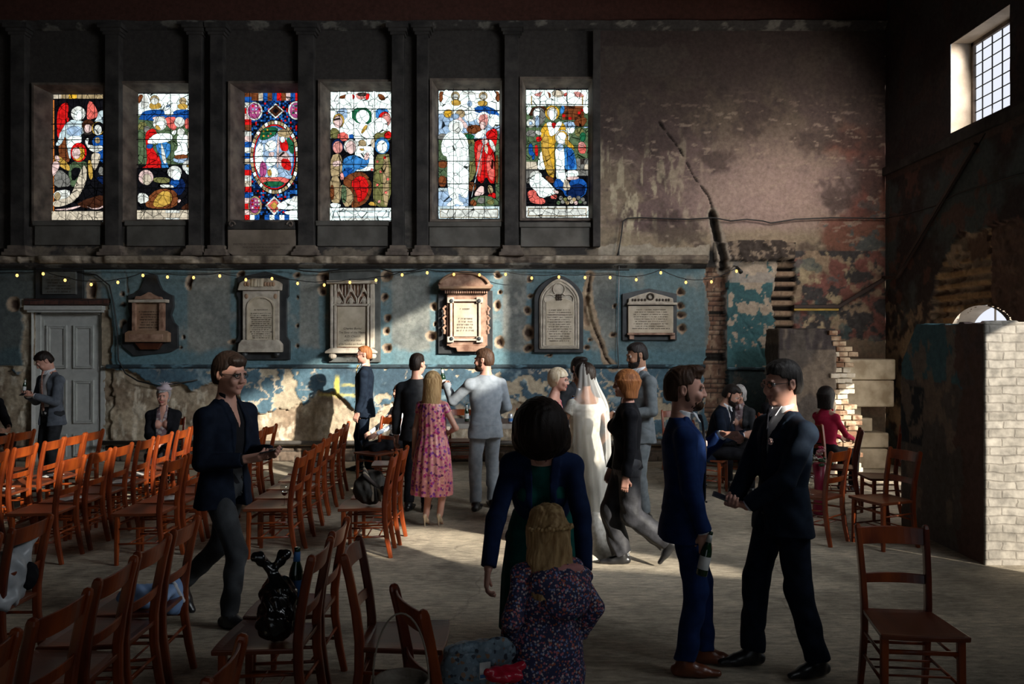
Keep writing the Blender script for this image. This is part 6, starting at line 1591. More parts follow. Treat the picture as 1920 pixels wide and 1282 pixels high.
def person(loc, yaw, h=1.78, label='', lean=0, side=0, twist=0, pelz=None, pely=0, head=(0, 0, 0), LH=None, RH=None, LE=(.5, .6, -.6), RE=(-.5, .6, -.6), LF=(.10, 0, .08, 0), RF=(-.10, 0, .08, 0),
           LK=(0, -1, 0), RK=(0, -1, 0), skin='skin', hair=None, hairm='hair_brown', female=False, wear=(), res=.006, curl=.5, Lpalm=None, Rpalm=None, Lf=None, Rf=None, beard=None, glasses=False, shoes='black_shoe',
           heel=0, bulk=1.0, cat='person', group=None, hs=1.0):
    s = h / 1.78
    if female: wS, wH, wC = .165, .155, .145
    else: wS, wH, wC = .195, .155, .170
    wS *= bulk; wH *= bulk; wC *= bulk
    root = empty('person', (loc[0], loc[1], 0), rad(yaw), label, cat, group)
    pel = np.array([0, pely, (pelz if pelz is not None else .945)])
    RT = Rz(rad(twist)) @ Ry(rad(side)) @ Rx(rad(lean))
    TT = lambda p: pel + RT @ (np.array(p, float) - np.array([0, 0, .945]))
    tfr = (RT * 1.0, pel - RT @ np.array([0, 0, .945]))
    shL, shR = TT((wS - .018, .005, 1.385)), TT((-wS + .018, .005, 1.385))
    nb = TT((0, .015, 1.49)); hc0 = TT((0, -.012, 1.645))
    HR = RT @ Rz(rad(head[0])) @ Rx(rad(head[1])) @ Ry(rad(head[2]))
    hc = nb + (RT @ Rz(rad(head[0])) @ Rx(rad(head[1] * .6))) @ np.array([0, -.022, .165])
    hipL, hipR = TT((.088, 0, .93)), TT((-.088, 0, .93))
    UA, FA = .285, .255
    if LH is None: LH = (wS + .07, -.03, .83)
    if RH is None: RH = (-wS - .07, -.03, .83)
    elL, wrL = ik(shL, np.array(LH), UA, FA, LE); elR, wrR = ik(shR, np.array(RH), UA, FA, RE)
    kL, aL = ik(hipL, np.array(LF[:3]), .44, .42, LK); kR, aR = ik(hipR, np.array(RF[:3]), .44, .42, RK)
    # ---------------- body
    B = Sculpt()
    tor = [(.86, 0, 0, wH, .10), (.95, 0, .0, wH, .112), (1.08, 0, 0, wC * .84, .092), (1.22, 0, 0, wC, .105), (1.34, 0, .005, wC * 1.0, .108), (1.39, 0, .01, wC * .84, .090), (1.43, 0, .015, wC * .62, .072), (1.475, 0, .018, .075, .055), (1.51, 0, .015, .052, .048)]
    B.loft(tor, 0, .02, tfr)
    B.cap(shL, shR, .050, .050, 0, .03)
    for q_ in (shL, shR): B.cap(TT((0, .02, 1.475)), q_, .034, .040, 0, .03)
    if female:
        for sx in (-1, 1): B.ell(TT((sx * .065, -.10, 1.27)), (.055, .05, .055), 0, .03)
    B.cap(nb - RT @ np.array([0, 0, .04]), hc + HR @ np.array([0, .025, -.07]), .058 if not female else .050, .052 if not female else .045, 0, .025)
    for hp, k_, a_ in ((hipL, kL, aL), (hipR, kR, aR)):
        B.cap(hp, k_, .078, .052, 0, .03); B.cap(k_, a_, .052, .036, 0, .02); B.cap(k_ * .85 + a_ * .15, k_ * .5 + a_ * .5, .050, .044, 0, .03)
    for f, a_ in ((LF, aL), (RF, aR)):
        pt = rad(f[3]); ty = rad(f[4]) if len(f) > 4 else 0
        d = Rz(ty) @ np.array([0, -math.cos(pt), -math.sin(pt)])
        u = Rz(ty) @ np.array([0, -math.sin(pt), math.cos(pt)])
        if heel: B.cap(a_ - d * .02 - u * .03, a_ + d * .12 - u * .055, .026, .020, 0, .02)
        else: B.cap(a_ + d * -.03 - u * .035, a_ + d * .13 - u * .052, .028, .020, 0, .02)
    for sh, el, wr in ((shL, elL, wrL), (shR, elR, wrR)):
        g_ = .85 if female else 1.0
        B.cap(sh, el, .047 * g_, .038 * g_, 0, .02); B.cap(el, wr, .040 * g_, .026 * g_, 0, .015)
    # hands
    def hand(el, wr, side_, palm, fd):
        d = (wr - el) / np.linalg.norm(wr - el) if fd is None else np.array(fd, float) / np.linalg.norm(fd)
        pn = np.array(palm if palm is not None else (-side_, 0.2, 0), float); pn = pn - d * (pn @ d); pn /= np.linalg.norm(pn) + 1e-9
        # thumb side: forward for a hanging arm
        tdir = np.cross(d, pn) * (1 if side_ > 0 else -1)
        g_ = .88 if female else 1.0
        w0 = wr + d * .01
        for o_ in (-.026, -.009, .009, .026):
            B.cap(w0 + tdir * o_ * .7, w0 + d * .085 * g_ + tdir * o_ * g_, .0155 * g_, .0125 * g_, 0, .008)
        for j, (o_, L_) in enumerate(((.030, .072), (.011, .082), (-.009, .077), (-.028, .062))):
            b0 = w0 + d * .085 * g_ + tdir * o_ * g_; cu = curl * (1 + .12 * j); ang = 0; p = b0
            for sgm, fr in ((.42, .55), (.32, .95), (.26, .7)):
                ang += cu * fr; q = p + (d * math.cos(ang) + pn * math.sin(ang)) * L_ * g_ * sgm
                B.cap(p, q, .0092 * g_, .0082 * g_, 0, .004); p = q
        t0 = w0 + d * .02 + tdir * .024; t1 = t0 + (d * .62 + tdir * .62 + pn * .35) * .042; t2 = t1 + (d * .85 + tdir * .1 + pn * .5) * .032
        B.cap(t0, t1, .0145 * g_, .0105 * g_, 0, .01); B.cap(t1, t2, .0105 * g_, .0085 * g_, 0, .004)
        return w0 + d * .09
    gL = hand(elL, wrL, 1, Lpalm, Lf); gR = hand(elR, wrR, -1, Rpalm, Rf)
    # head
    H = lambda x, y, z: hc + HR @ np.array([x, y, z])
    B.sc = (hc, hs)
    fw = .92 if female else 1.0
    B.ell(H(0, .015, .028), (.074, .096, .088), 0, .01, HR); B.ell(H(0, -.022, -.03), (.062 * fw, .072, .085), 0, .02, HR)
    B.ell(H(0, -.030, -.072), (.050 * fw, .054, .042), 0, .02, HR); B.ell(H(0, -.072, -.100), (.020, .018, .016), 0, .015, HR)
    B.cap(H(-.03, -.086, .020), H(.03, -.086, .020), .011, .011, 0, .012)
    for sx in (-1, 1):
        B.ell(H(sx * .036, -.070, -.036), (.022, .022, .024), 0, .015, HR)
        B.ell(H(sx * .031, -.103, .002), (.016, .014, .012), 0, .008, HR, op='sub')
        B.ell(H(sx * .031, -.080, .001), (.0140, .0105, .0078), 2, .002, HR); B.cap(H(sx * .018, -.0875, .009), H(sx * .045, -.0815, .008), .0042, .0038, 0, .003)
        B.ell(H(sx * .031, -.0890, .001), (.006, .003, .0062), 3, 0, HR)
        B.cap(H(sx * .016, -.094, .013), H(sx * .046, -.084, .014), .0045, .0035, 4, .002)
        B.ell(H(sx * .074, .012, -.006), (.010, .020, .032), 0, .006, HR); B.ell(H(sx * .083, .006, -.004), (.006, .010, .018), 0, .003, HR, op='sub')
    B.cap(H(0, -.088, .012), H(0, -.104, -.028), .009, .0125, 0, .014)
    for sx in (-1, 1): B.ell(H(sx * .011, -.102, -.034), (.010, .011, .008), 0, .008, HR)
    lw = 1.0 if female else .72
    B.cap(H(-.020, -.0875, -.0635), H(.020, -.0875, -.0635), .0062 * lw, .0062 * lw, 1, .003); B.cap(H(-.016, -.0875, -.071), H(.016, -.0875, -.071), .0072 * lw, .0072 * lw, 1, .003)
    body = B.mesh('body', [M[skin], M['lip' if female else 'lip_dull'], M['eye'], M['iris'], M['brow']], res, root)
    # ---------------- hair
    cr = res * 1.3
    def wob(fr, am): return lambda X, Y, Z: am * np.sin(X * fr + 3 * np.sin(Y * fr * .3)) * np.sin(Y * fr * .8 + 2 * np.sin(Z * fr * .2) + 1)
    hp = dict(hair or {})
    st_ = hp.get('style')
    Hn = Sculpt(); Hn.sc = (hc, hs)
    invH = HR.T
    def loc_(X, Y, Z):
        x, y, z = X - hc[0], Y - hc[1], Z - hc[2]
        return invH[0, 0] * x + invH[0, 1] * y + invH[0, 2] * z, invH[1, 0] * x + invH[1, 1] * y + invH[1, 2] * z, invH[2, 0] * x + invH[2, 1] * y + invH[2, 2] * z
    t_ = hp.get('t', .012)
    if st_ in ('short', 'crop', 'quiff'):
        Hn.ell(H(0, .016, .030), (.075 + t_ * .45, .097 + t_ * .8, .089 + t_ * .9), 0, .01, HR)
        Hn.ell(H(0, .052, -.02), (.066 + t_ * .3, .062 + t_ * .5, .072), 0, .02, HR)
        Hn.ell(H(0, .0, .085), (.058 + t_ * .4, .080, .030 + t_ * .5), 0, .02, HR)
        if st_ == 'quiff': Hn.ell(H(0, -.05, .105), (.055, .050, .030), 0, .02, HR)
        if hp.get('fringe'): Hn.ell(H(-.005, -.060, .085), (.056, .038, .030), 0, .02, HR)
        hl = hp.get('line', .062)
        def cf(X, Y, Z):
            x, y, z = loc_(X, Y, Z)
            a = (hl + .004 * np.sin(x * 90) - z) - np.clip((y + .050) * 2.2, 0, .2)          # front hair line
            b = (-.068 - z)
            c = np.where(y < .036, np.where(y < -.012, .030, np.where(y < .0, -.012, .018)) - z, -.1)
            return np.maximum(np.maximum(np.minimum(a, .1), b), c)
        Hn.cut(cf)
    elif st_ in ('bob', 'long', 'veilhair'):
        L_ = hp.get('len', .17)
        Hn.ell(H(0, .018, .032), (.080 + t_, .102 + t_, .092 + t_), 0, .01, HR)
        Hn.loft([(-L_, 0, .035 + hp.get('back', 0), hp.get('w', .105), hp.get('d', .075)), (-L_ * .5, 0, .025, hp.get('w', .105) * .98, .095), (.03, 0, .018, .083 + t_, .105 + t_)], 0, .03, (HR, hc))
        fc = hp.get('face', .052)
        def cf(X, Y, Z):
            x, y, z = loc_(X, Y, Z)
            return np.minimum(np.minimum(fc - np.abs(x) + np.clip(-z - .05, 0, .2) * .25, hp.get('fr', .055) - z), -.02 - y)
        Hn.cut(cf)
    elif st_ == 'bun':
        Hn.ell(H(0, .02, .034), (.080 + t_, .102 + t_, .092 + t_), 0, .01, HR); Hn.ell(H(0, .085, -.02), (.05, .045, .05), 0, .03, HR); Hn.ell(H(.01, .05, -.05), (.062, .05, .05), 0, .03, HR)
        def cf(X, Y, Z):
            x, y, z = loc_(X, Y, Z)
            return np.minimum(.056 + .25 * x - z, -.005 - y - .35 * (z + .02))
        Hn.cut(cf)
    if st_:
        fr = hp.get('fr2', 210); Hn.disp(wob(fr, hp.get('amp', .0018)))
        if hp.get('wave'): Hn.disp(lambda X, Y, Z: .008 * np.sin(Z * 42 + 6 * np.sin(X * 14)) * np.sin(X * 30))
        Hn.mesh('hair', [M[hairm]], max(.005, res * .9), root)
    if beard:
        Bd = Sculpt(); Bd.ell(H(0, -.034, -.072), (.059, .067, .054), 0, .01, HR); Bd.ell(H(0, -.066, -.090), (.038, .044, .038), 0, .012, HR); [Bd.cap(H(sx * .060, -.014, -.055), H(sx * .068, -.002, .01), .014, .011, 0, .01) for sx in (-1, 1)]
        def cf(X, Y, Z):
            x, y, z = loc_(X, Y, Z)
            mouth = .010 - np.sqrt((x / 2.0) ** 2 + (z + .068) ** 2)
            return np.maximum(np.maximum(z + .050 - np.abs(x) * 1.1, y - .004), np.where(y < -.05, mouth, -.1))
        Bd.cut(cf); Bd.cap(H(-.022, -.096, -.054), H(.022, -.096, -.054), .006, .006, 0, .003); Bd.disp(wob(300, .002)); Bd.mesh('beard', [M[beard]], .004 if res < .006 else .006, root)
    if glasses:
        g = MB()
        for sx in (-1, 1):
            c = [H(sx * (.031 + .022 * math.cos(a)), -.106 + .003 * abs(math.cos(a)), .000 + .015 * math.sin(a)) for a in np.linspace(0, 2 * PI, 17)]
            g.tube([tuple(q) for q in c], .0022, 5); g.tube([tuple(H(sx * .053, -.104, .006)), tuple(H(sx * .078, -.06, .006)), tuple(H(sx * .082, .015, .004))], .0022, 5)
        g.tube([tuple(H(-.009, -.106, .004)), tuple(H(.009, -.106, .004))], .002, 5)
        go = g.build('glasses', M['glasses'], root)
        gl_ = MB()
        for sx in (-1, 1):
            b = len(gl_.v); gl_.v += [tuple(H(sx * (.031 + .020 * math.cos(a)), -.106, .014 * math.sin(a))) for a in np.linspace(0, 2 * PI, 13)[:-1]]; gl_.f.append(tuple(range(b, b + 12)))
        gl_.build('lens', M['lens'], go)
    # ---------------- clothes
    cr = max(.0065, res * 1.25)
    def wrinkle(am, fz=34): return lambda X, Y, Z: am * np.sin(Z * fz + 30 * np.abs(X) + 4 * np.sin(X * 9 + 1) + 3 * np.sin(Y * 11)) * np.clip(.35 + .9 * np.sin(X * 13 + Y * 17 + Z * 7), 0, 1)
    def toT(X, Y, Z):
        x, y, z = X - tfr[1][0], Y - tfr[1][1], Z - tfr[1][2]; R_ = RT
        return R_[0, 0] * x + R_[1, 0] * y + R_[2, 0] * z, R_[0, 1] * x + R_[1, 1] * y + R_[2, 1] * z, R_[0, 2] * x + R_[1, 2] * y + R_[2, 2] * z
    def infl(tor, g): return [(z, cx, cy, rx + g, ry + g) for z, cx, cy, rx, ry in tor]
    def sleeve(G, sh, el, wr, g, end=1.0, up=False):
        f_ = .85 if female else 1.0
        if up:
            e = sh + (el - sh) * end; G.cap(sh, e, (.052 + g) * f_, (.046 + g) * f_, 0, .02, flatend=True); return
        G.cap(sh, el, (.047 + g) * f_, (.041 + g) * f_, 0, .02); w_ = el + (wr - el) * end; G.cap(el, w_, (.042 + g) * f_, (.030 + g) * f_, 0, .012, flatend=True)
    for it in wear:
        k = it[0]; mt = M[it[1]]; op = it[2] if len(it) > 2 else {}
        if k == 'jacket':
            hem = op.get('hem', .80); btn = op.get('btn', 1.10); g = op.get('g', .017); vw = op.get('vw', .055)
            G = Sculpt(); t2 = [q for q in infl(tor, g) if q[0] > 1.0]
            fl = op.get('flare', .03)
            low = [(hem, 0, .0, wH + g + fl, .118 + g + fl * .6), (.92, 0, 0, wH + g + fl * .5, .115 + g)]
            t2 = low + [q for q in t2 if q[0] < 1.47] + [(1.485, 0, .02, .078, .062)]
            G.loft(t2, 0, .02, tfr); G.cap(shL, shR, .050 + g * .7, .050 + g * .7, 0, .03)
            for q_ in (shL, shR): G.cap(TT((q_[0] * 0, .02, 1.462)), q_, .034 + g * .6, .044 + g * .7, 0, .03)
            if female and not op.get('knit'):
                for sx in (-1, 1): G.ell(TT((sx * .065, -.105, 1.26)), (.06, .055, .06), 0, .03)
            if op.get('knit') and female:
                for sx in (-1, 1): G.ell(TT((sx * .058, -.098, 1.27)), (.070, .070, .072), 0, .03)
            sleeve(G, shL, elL, wrL, g * .9, op.get('sl', .97)); sleeve(G, shR, elR, wrR, g * .9, op.get('sl', .97))
            G.disp(wrinkle(op.get('wr', .0035)))
            if not op.get('knit'):
                def vcut(X, Y, Z):
                    x, y, z = toT(X, Y, Z); wv = vw * np.clip((z - btn) / (1.46 - btn), 0, 1.1)
                    if op.get('open'): wv = np.maximum(wv, op['open'])
                    wlow = np.clip((btn - .06 - z) * .35, 0, .12)
                    wv = np.maximum(wv, wlow)
                    return np.where((y < -.01) & (wv > .001), np.minimum(wv - np.abs(x), .05), -.05)
                def lap(X, Y, Z):
                    x, y, z = toT(X, Y, Z); wv = vw * np.clip((z - btn) / (1.46 - btn), 0, 1.1); q = np.abs(x) - wv
                    return np.where((y < 0) & (z > btn) & (z < 1.50) & (q < .045 * np.clip((z - btn) * 5, 0, 1) ), -.007, 0)
                G.disp(lap); G.cut(vcut)
                # hollow neck
                G.cut(lambda X, Y, Z: (lambda x, y, z: np.where(z > 1.44, .058 - np.hypot(x, (y + .01)), -.05))(*toT(X, Y, Z)))
            jk = G.mesh(op.get('name', 'jacket'), [mt], cr, root)
            if not op.get('knit'):
                bt = MB()
                for zb in (btn - .01, btn - .11):
                    p = TT((.012, -(.105 + g + .010), zb)); bt.ball(tuple(p), .007, 8, 5)
                bt.build('button', M['black_shoe'], jk)
                if op.get('pocket'):
                    pq = MB(); R4 = Matrix([list(r_) + [0] for r_ in RT] + [[0, 0, 0, 1]])
                    pq.box((-.022, -.008, -.015), (.022, .004, .02), Matrix.Translation(TT((.095, -.120 - g * .2, 1.28))) @ R4); pq.build('pocket_square', M['white_shirt'], jk, bevel=.003)
                if op.get('flower'):
                    fl_ = MB(); c = TT((.078, -.125 - g * .3, 1.325))
                    for a in range(6): fl_.ball(tuple(c + RT @ np.array([.011 * math.cos(a), -.004, .011 * math.sin(a)])), .010, 7, 5)
                    fl_.build('buttonhole_flower', mat('pale_rose', (.65, .42, .36), .7, vary=.1), jk)
        elif k == 'shirt':
            G = Sculpt(); G.loft([q for q in infl(tor, .007) if q[0] > .9][:-1], 0, .02, tfr); G.cap(shL, shR, .058, .058, 0, .03); sleeve(G, shL, elL, wrL, .004, op.get('sl', 1.02)); sleeve(G, shR, elR, wrR, .004, op.get('sl', 1.02))
            G.cap(TT((0, .02, 1.46)), TT((0, .0, 1.53)), .064, .060, 0, .01, flatend=True)
            if op.get('opn'):
                def oc(X, Y, Z):
                    x, y, z = toT(X, Y, Z); return np.where(y < -.02, (z - 1.30) * .22 - np.abs(x), -.05)
                G.cut(oc)
            G.disp(wrinkle(.0015)); so_ = G.mesh('shirt', [mt], cr, root)
            if not op.get('opn'):
                g = MB()
                for sx in (-1, 1):
                    a, b_, c, d = TT((sx * .005, -.068, 1.512)), TT((sx * .050, -.045, 1.522)), TT((sx * .046, -.082, 1.468)), TT((sx * .012, -.094, 1.460))
                    b0 = len(g.v); off = RT @ np.array([0, -.006, 0]); g.v += [tuple(q) for q in (a, b_, c, d)] + [tuple(q + off) for q in (a, b_, c, d)]
                    g.f += [(b0, b0 + 1, b0 + 2, b0 + 3), (b0 + 7, b0 + 6, b0 + 5, b0 + 4), (b0, b0 + 4, b0 + 5, b0 + 1), (b0 + 1, b0 + 5, b0 + 6, b0 + 2), (b0 + 2, b0 + 6, b0 + 7, b0 + 3), (b0 + 3, b0 + 7, b0 + 4, b0)]
                g.build('collar', mt, so_)
        elif k == 'tie':
            G = Sculpt(); G.cap(TT((0, -.092, 1.49)), TT((0, -.100, 1.47)), .017, .012, 0, .005); lz = op.get('len', 1.02)
            G.cap(TT((0, -.108, 1.465)), TT((0, -.125, 1.30)), .013, .022, 0, .004, flat=((RT @ np.array([0, 1, 0])), .45)); G.cap(TT((0, -.125, 1.30)), TT((0, -.118, lz)), .022, .030, 0, .004, flat=((RT @ np.array([0, 1, 0])), .35)); G.mesh('tie', [mt], .005, root)
        elif k == 'trousers':
            G = Sculpt(); g = op.get('g', .012); kn = op.get('knee', .062); an = op.get('ank', .052)
            G.loft([(.86, 0, .005, wH + .004, .10 + g), (.95, 0, .005, wH + g * .8, .112 + g), (1.05, 0, 0, wC * .86 + g, .094 + g)], 0, .03, tfr)
            for hp_, k_, a_, f in ((hipL, kL, aL, LF), (hipR, kR, aR, RF)):
                G.cap(hp_, k_, .083 + g, kn + g * .4, 0, .03); e = k_ + (a_ - k_) * op.get('end', .97); G.cap(k_, e, kn + g * .4, an + g * .5, 0, .03, flatend=True)
            if op.get('drape'):
                d_ = op['drape']; G.cap(kR, aR + np.array([0, .02, 0]), .07, .085, 0, .04, flatend=True); G.cap(kL, aL + np.array([0, .02, 0]), .07, .085, 0, .04, flatend=True)
            am = op.get('wr', .005)
            G.disp(lambda X, Y, Z: am * (np.sin(Z * 40 + 25 * X + 5 * np.sin(X * 12) + 22 * Y) * np.clip(.2 + np.sin(Z * 9 + Y * 14 + X * 11 + 2), 0, 1) + .5 * np.sin(Z * 23 - 38 * Y + 9 * X)) * np.clip(1.1 - Z, .3, 1)); G.mesh(op.get('name', 'trousers'), [mt], cr, root)
        elif k == 'dress':
            G = Sculpt(); G.loft(op['secs'], 0, .02, op.get('T') or tfr, folds=op.get('folds')); 
            if op.get('bod', True):
                G.loft([q for q in infl(tor, .009) if q[0] > .95 and q[0] < op.get('top', 1.46)], 0, .02, tfr); G.cap(shL * .93 + shR * .07, shR * .93 + shL * .07, .056, .056, 0, .02)
                for sx in (-1, 1): G.ell(TT((sx * .065, -.103, 1.27)), (.06, .054, .06), 0, .03)
            if op.get('sl'): sleeve(G, shL, elL, wrL, .012, op['sl'], True); sleeve(G, shR, elR, wrR, .012, op['sl'], True)
            if op.get('vneck'): 
                def vc(X, Y, Z):
                    x, y, z = toT(X, Y, Z); return np.where(y < -.02, np.clip((z - 1.30), 0, 1) * .45 - np.abs(x), -.05)
                G.cut(vc)
            if op.get('disp'): G.disp(op['disp'])
            G.mesh(op.get('name', 'dress'), [mt], cr, root)
        elif k == 'belt':
            G = Sculpt(); G.loft([(1.015, 0, 0, wC * .9 + .012, .107), (1.05, 0, 0, wC * .88 + .012, .105)], 0, 0, tfr); G.mesh('belt', [mt], .006, root)
    if shoes:
        for f, a_, in ((LF, aL), (RF, aR)):
            pt = rad(f[3]); ty = rad(f[4]) if len(f) > 4 else 0
            d = Rz(ty) @ np.array([0, -math.cos(pt), -math.sin(pt)]); u = Rz(ty) @ np.array([0, -math.sin(pt), math.cos(pt)])
            G = Sculpt(); sd = np.cross(d, u)
            if heel:
                G.cap(a_ - d * .03 - u * .035, a_ + d * .05 - u * .055, .026, .024, 0, .02, flat=(sd, .95)); G.cap(a_ + d * .05 - u * .055, a_ + d * .155 - u * .060, .024, .016, 0, .02, flat=(u, .7))
                G.cap(a_ - d * .045 - u * .04, np.array([a_[0], a_[1] + .045, .004]), .014, .005, 0, .01)
                G.cut(lambda X, Y, Z: -Z)
            else:
                G.cap(a_ - d * .045 - u * .045, a_ + d * .10 - u * .048, .037, .038, 0, .02, flat=(u, 1.0)); G.cap(a_ + d * .10 - u * .050, a_ + d * .185 - u * .055, .036, .024, 0, .02, flat=(u, .8)); G.cap(a_ + u * .035, a_ - u * .04, .046, .044, 0, .02); G.cap(a_ - u * .01, a_ + d * .07 - u * .045, .044, .036, 0, .02)
                sole = a_ - u * .078; G.cut(lambda X, Y, Z: -((X - sole[0]) * u[0] + (Y - sole[1]) * u[1] + (Z - sole[2]) * u[2]))
            G.mesh('shoe', [M[shoes]], .006, root)
    root.scale = (s, s, s)
    root['_'] = 0; del root['_']
    info = dict(hc=hc, HR=HR, TT=TT, RT=RT, gL=gL, gR=gR, wrL=wrL, wrR=wrR, elL=elL, elR=elR, shL=shL, shR=shR, H=H, root=root, s=s)
    return info


def world(inf, p):
    r = inf['root']; M_ = Matrix.Translation(r.location) @ Matrix.Rotation(r.rotation_euler.z, 4, 'Z') @ Matrix.Scale(inf['s'], 4)
    return M_ @ Vector(p)

# ================================================================== CHAIRS
def make_chair(name='wooden_chair', spindle=False, tall=0.0):
    t = empty(name)
    W, Wb, Dp, Z = .205, .172, .19, .432
    # seat: trapezoid with a shallow saddle
    n, m = 13, 11; V = []; F = []
    for top in (1, 0):
        for i in range(n):
            for j in range(m):
                u = i / (n - 1) * 2 - 1; v = j / (m - 1)
                y = -Dp - .02 + v * (2 * Dp + .02); w = W + .005 + (Wb - W - .005) * v
                e = (1 - abs(u) ** 6) * (1 - abs(2 * v - 1) ** 6)
                dip = -.010 * e * (1 - .5 * u * u) if top else 0
                yy = y - .012 * (1 - u * u) * (1 - v)
                V.append((u * w * (.985 if not top else 1), yy, Z + (0 if top else -.026) + dip))
    for q in (0, 1):
        b = q * n * m
        for i in range(n - 1):
            for j in range(m - 1):
                f = (b + i * m + j, b + (i + 1) * m + j, b + (i + 1) * m + j + 1, b + i * m + j + 1); F.append(f if q == 0 else f[::-1])
    ring = [i * m for i in range(n)] + [(n - 1) * m + j for j in range(1, m)] + [i * m + m - 1 for i in range(n - 2, -1, -1)] + [j for j in range(m - 2, 0, -1)]
    for k in range(len(ring)): a, b_ = ring[k], ring[(k + 1) % len(ring)]; F.append((b_, a, n * m + a, n * m + b_))
    se = newmesh('seat', V, F, M['wood_seat'], t); md = se.modifiers.new('b', 'BEVEL'); md.width = .006; md.segments = 2; md.limit_method = 'ANGLE'; md.angle_limit = rad(50)
    for sx in (-1, 1):
        MB().tube([(sx * .178, -.165, Z - .02), (sx * .180, -.168, .2), (sx * .182, -.17, 0)], [1, .95, .8], 12, sq=(.019, .019)).build('leg', M['wood'], t, smooth=False)
        H_ = .868 + tall
        MB().tube([(sx * .165, .235, 0), (sx * .162, .205, .15), (sx * .160, .182, .32), (sx * .162, .180, .46), (sx * .166, .196, .60), (sx * .171, .222, .74), (sx * .175, .246, H_ - .025), (sx * .1755, .250, H_ - .008), (sx * .176, .252, H_)], [.85, 1, 1.05, 1.08, 1.05, 1, .98, .8, .35], 12, sq=(.016, .021)).build('back_post', M['wood'], t)
    def rail(z0, z1, y0, bow, nm, xw, th=.011):
        g = MB(); K = 11
        for i in range(K):
            u = i / (K - 1) * 2 - 1; x = u * xw; y = y0 + bow * (1 - u * u)
            g.v += [(x, y - th / 2, z0), (x, y + th / 2, z0), (x, y + th / 2 + (z1 - z0) * .22, z1 + .004 * (1 - u * u)), (x, y - th / 2 + (z1 - z0) * .22, z1 + .004 * (1 - u * u))]
        for i in range(K - 1):
            b = 4 * i
            for k in range(4): g.f.append((b + k, b + (k + 1) % 4, b + 4 + (k + 1) % 4, b + 4 + k))
        g.f += [(3, 2, 1, 0), tuple(4 * (K - 1) + k for k in range(4))]
        return g.build(nm, M['wood'], t, bevel=.003)
    rail(H_ - .105, H_ - .018, .222, .028, 'top_rail', .170)
    if not spindle: rail(.565, .612, .190, .024, 'back_rail', .165)
    else:
        rail(.52, .555, .186, .02, 'back_rail', .165)
        for i in range(5): x = -.11 + .055 * i; MB().tube([(x, .20, .55), (x, .235 + .02, H_ - .10)], .008, 8).build('spindle', M['wood'], t)
    for sx in (-1, 1):
        for z_ in (.175, .30): MB().tube([(sx * .180, -.168, z_), (sx * .161, .19, z_ + .01)], .0085, 8).build('stretcher', M['wood'], t, smooth=True)
    MB().tube([(-.18, -.168, .335), (.18, -.168, .335)], .0085, 8, sq=(1, 1.3)).build('stretcher', M['wood'], t, smooth=True)
    MB().tube([(-.16, .192, .25), (.16, .192, .25)], .0085, 8).build('stretcher', M['wood'], t, smooth=True)
    for k in range(3): y = -.07 + .10 * k; MB().tube([(-.175 + .007 * k, y, .180), (.175 - .007 * k, y, .180)], .006, 7).build('shelf_rod', M['wood'], t, smooth=True)
    return t


CH = make_chair(); first = [True]; random.seed(5)
def chair(x, y, yaw, label, group=None):
    if first[0]: o = CH; first[0] = False
    else: o = copy_tree(CH)
    o.location = (x, y, 0); o.rotation_euler = (0, 0, rad(yaw)); 
    if 'group' in o.keys(): del o['group']
    return tag(o, label, 'chair', group)


def row(X, Ds, name, yaw=-90, grp='wooden chairs set out in rows', place=None, off=.25):
    for i, d in enumerate(Ds):
        x = X[i] if isinstance(X, (list, tuple)) else X
        lab = '%s chair from the near end of the %s' % (['nearest', 'second', 'third', 'fourth', 'fifth', 'sixth', 'seventh', 'eighth'][i], name)
        yw = yaw + random.uniform(-3, 3)
        chair(x - off, d, yw, lab, grp)
row(-3.73, [6.78, 7.23, 7.65, 8.12, 8.57, 9.05, 9.50], 'sunlit middle row on the left')
row(-4.64, [6.70, 7.15, 7.60, 8.07, 8.47, 8.86], 'sunlit row before the grey door')
row(-5.42, [7.55, 8.0, 8.42, 8.86], 'row furthest to the left')
row(-2.85, [6.77, 7.22, 7.66, 8.1, 8.55, 9.0, 9.45], 'row behind the walking figure')
row([-1.83, -1.87, -1.90, -1.93, -1.95, -1.98, -2.02], [6.97, 7.42, 7.87, 8.32, 8.77, 9.22, 9.72], 'long dark row left of the pink dress')
row([-1.03, -1.0], [6.98, 7.42], 'short row beside the pink dress')
row(-2.64, [3.93, 4.38], 'foreground row at the left edge')
row([-1.70, -1.70, -1.73, -1.76, -1.78], [2.56, 3.02, 3.48, 3.91, 4.34], 'foreground row crossing the lower left corner')
row([-.90, -.92, -.93], [2.50, 3.86, 4.32], 'foreground row holding the black bag')
G1 = 'stray wooden chairs'
chair(-.53, 3.87, 90, 'foreground wooden chair turned to face right, beside the row with the black bag', G1)
chair(-.18, 3.19, 116, 'foreground wooden chair with the basket hung on its back', G1)
chair(2.02, 4.05, -6, 'single wooden chair facing the camera at the lower right', G1)
chair(2.84, 7.46, -139, 'wooden chair holding a wine glass behind the man in the dark suit', G1)
chair(3.72, 9.1, -110, 'wooden chair by the torn brick wall with flowers before it', G1)
chair(3.38, 7.25, -72, 'dark wooden chair pushed against the side of the whitewashed pier', G1)
chair(-1.42, 9.35, -85, 'wooden chair just left of the man in charcoal suit', G1)
chair(-1.75, 10.3, -40, 'wooden chair against the wall behind the ginger haired man', G1)
chair(-.75, 11.55, 0, 'wooden chair behind the drinks table, left of the man in light grey', G1)
chair(.25, 11.55, 0, 'wooden chair behind the drinks table, right of the man in light grey', G1)
chair(2.35, 11.3, 0, 'wooden chair against the back wall behind the tall man', G1)
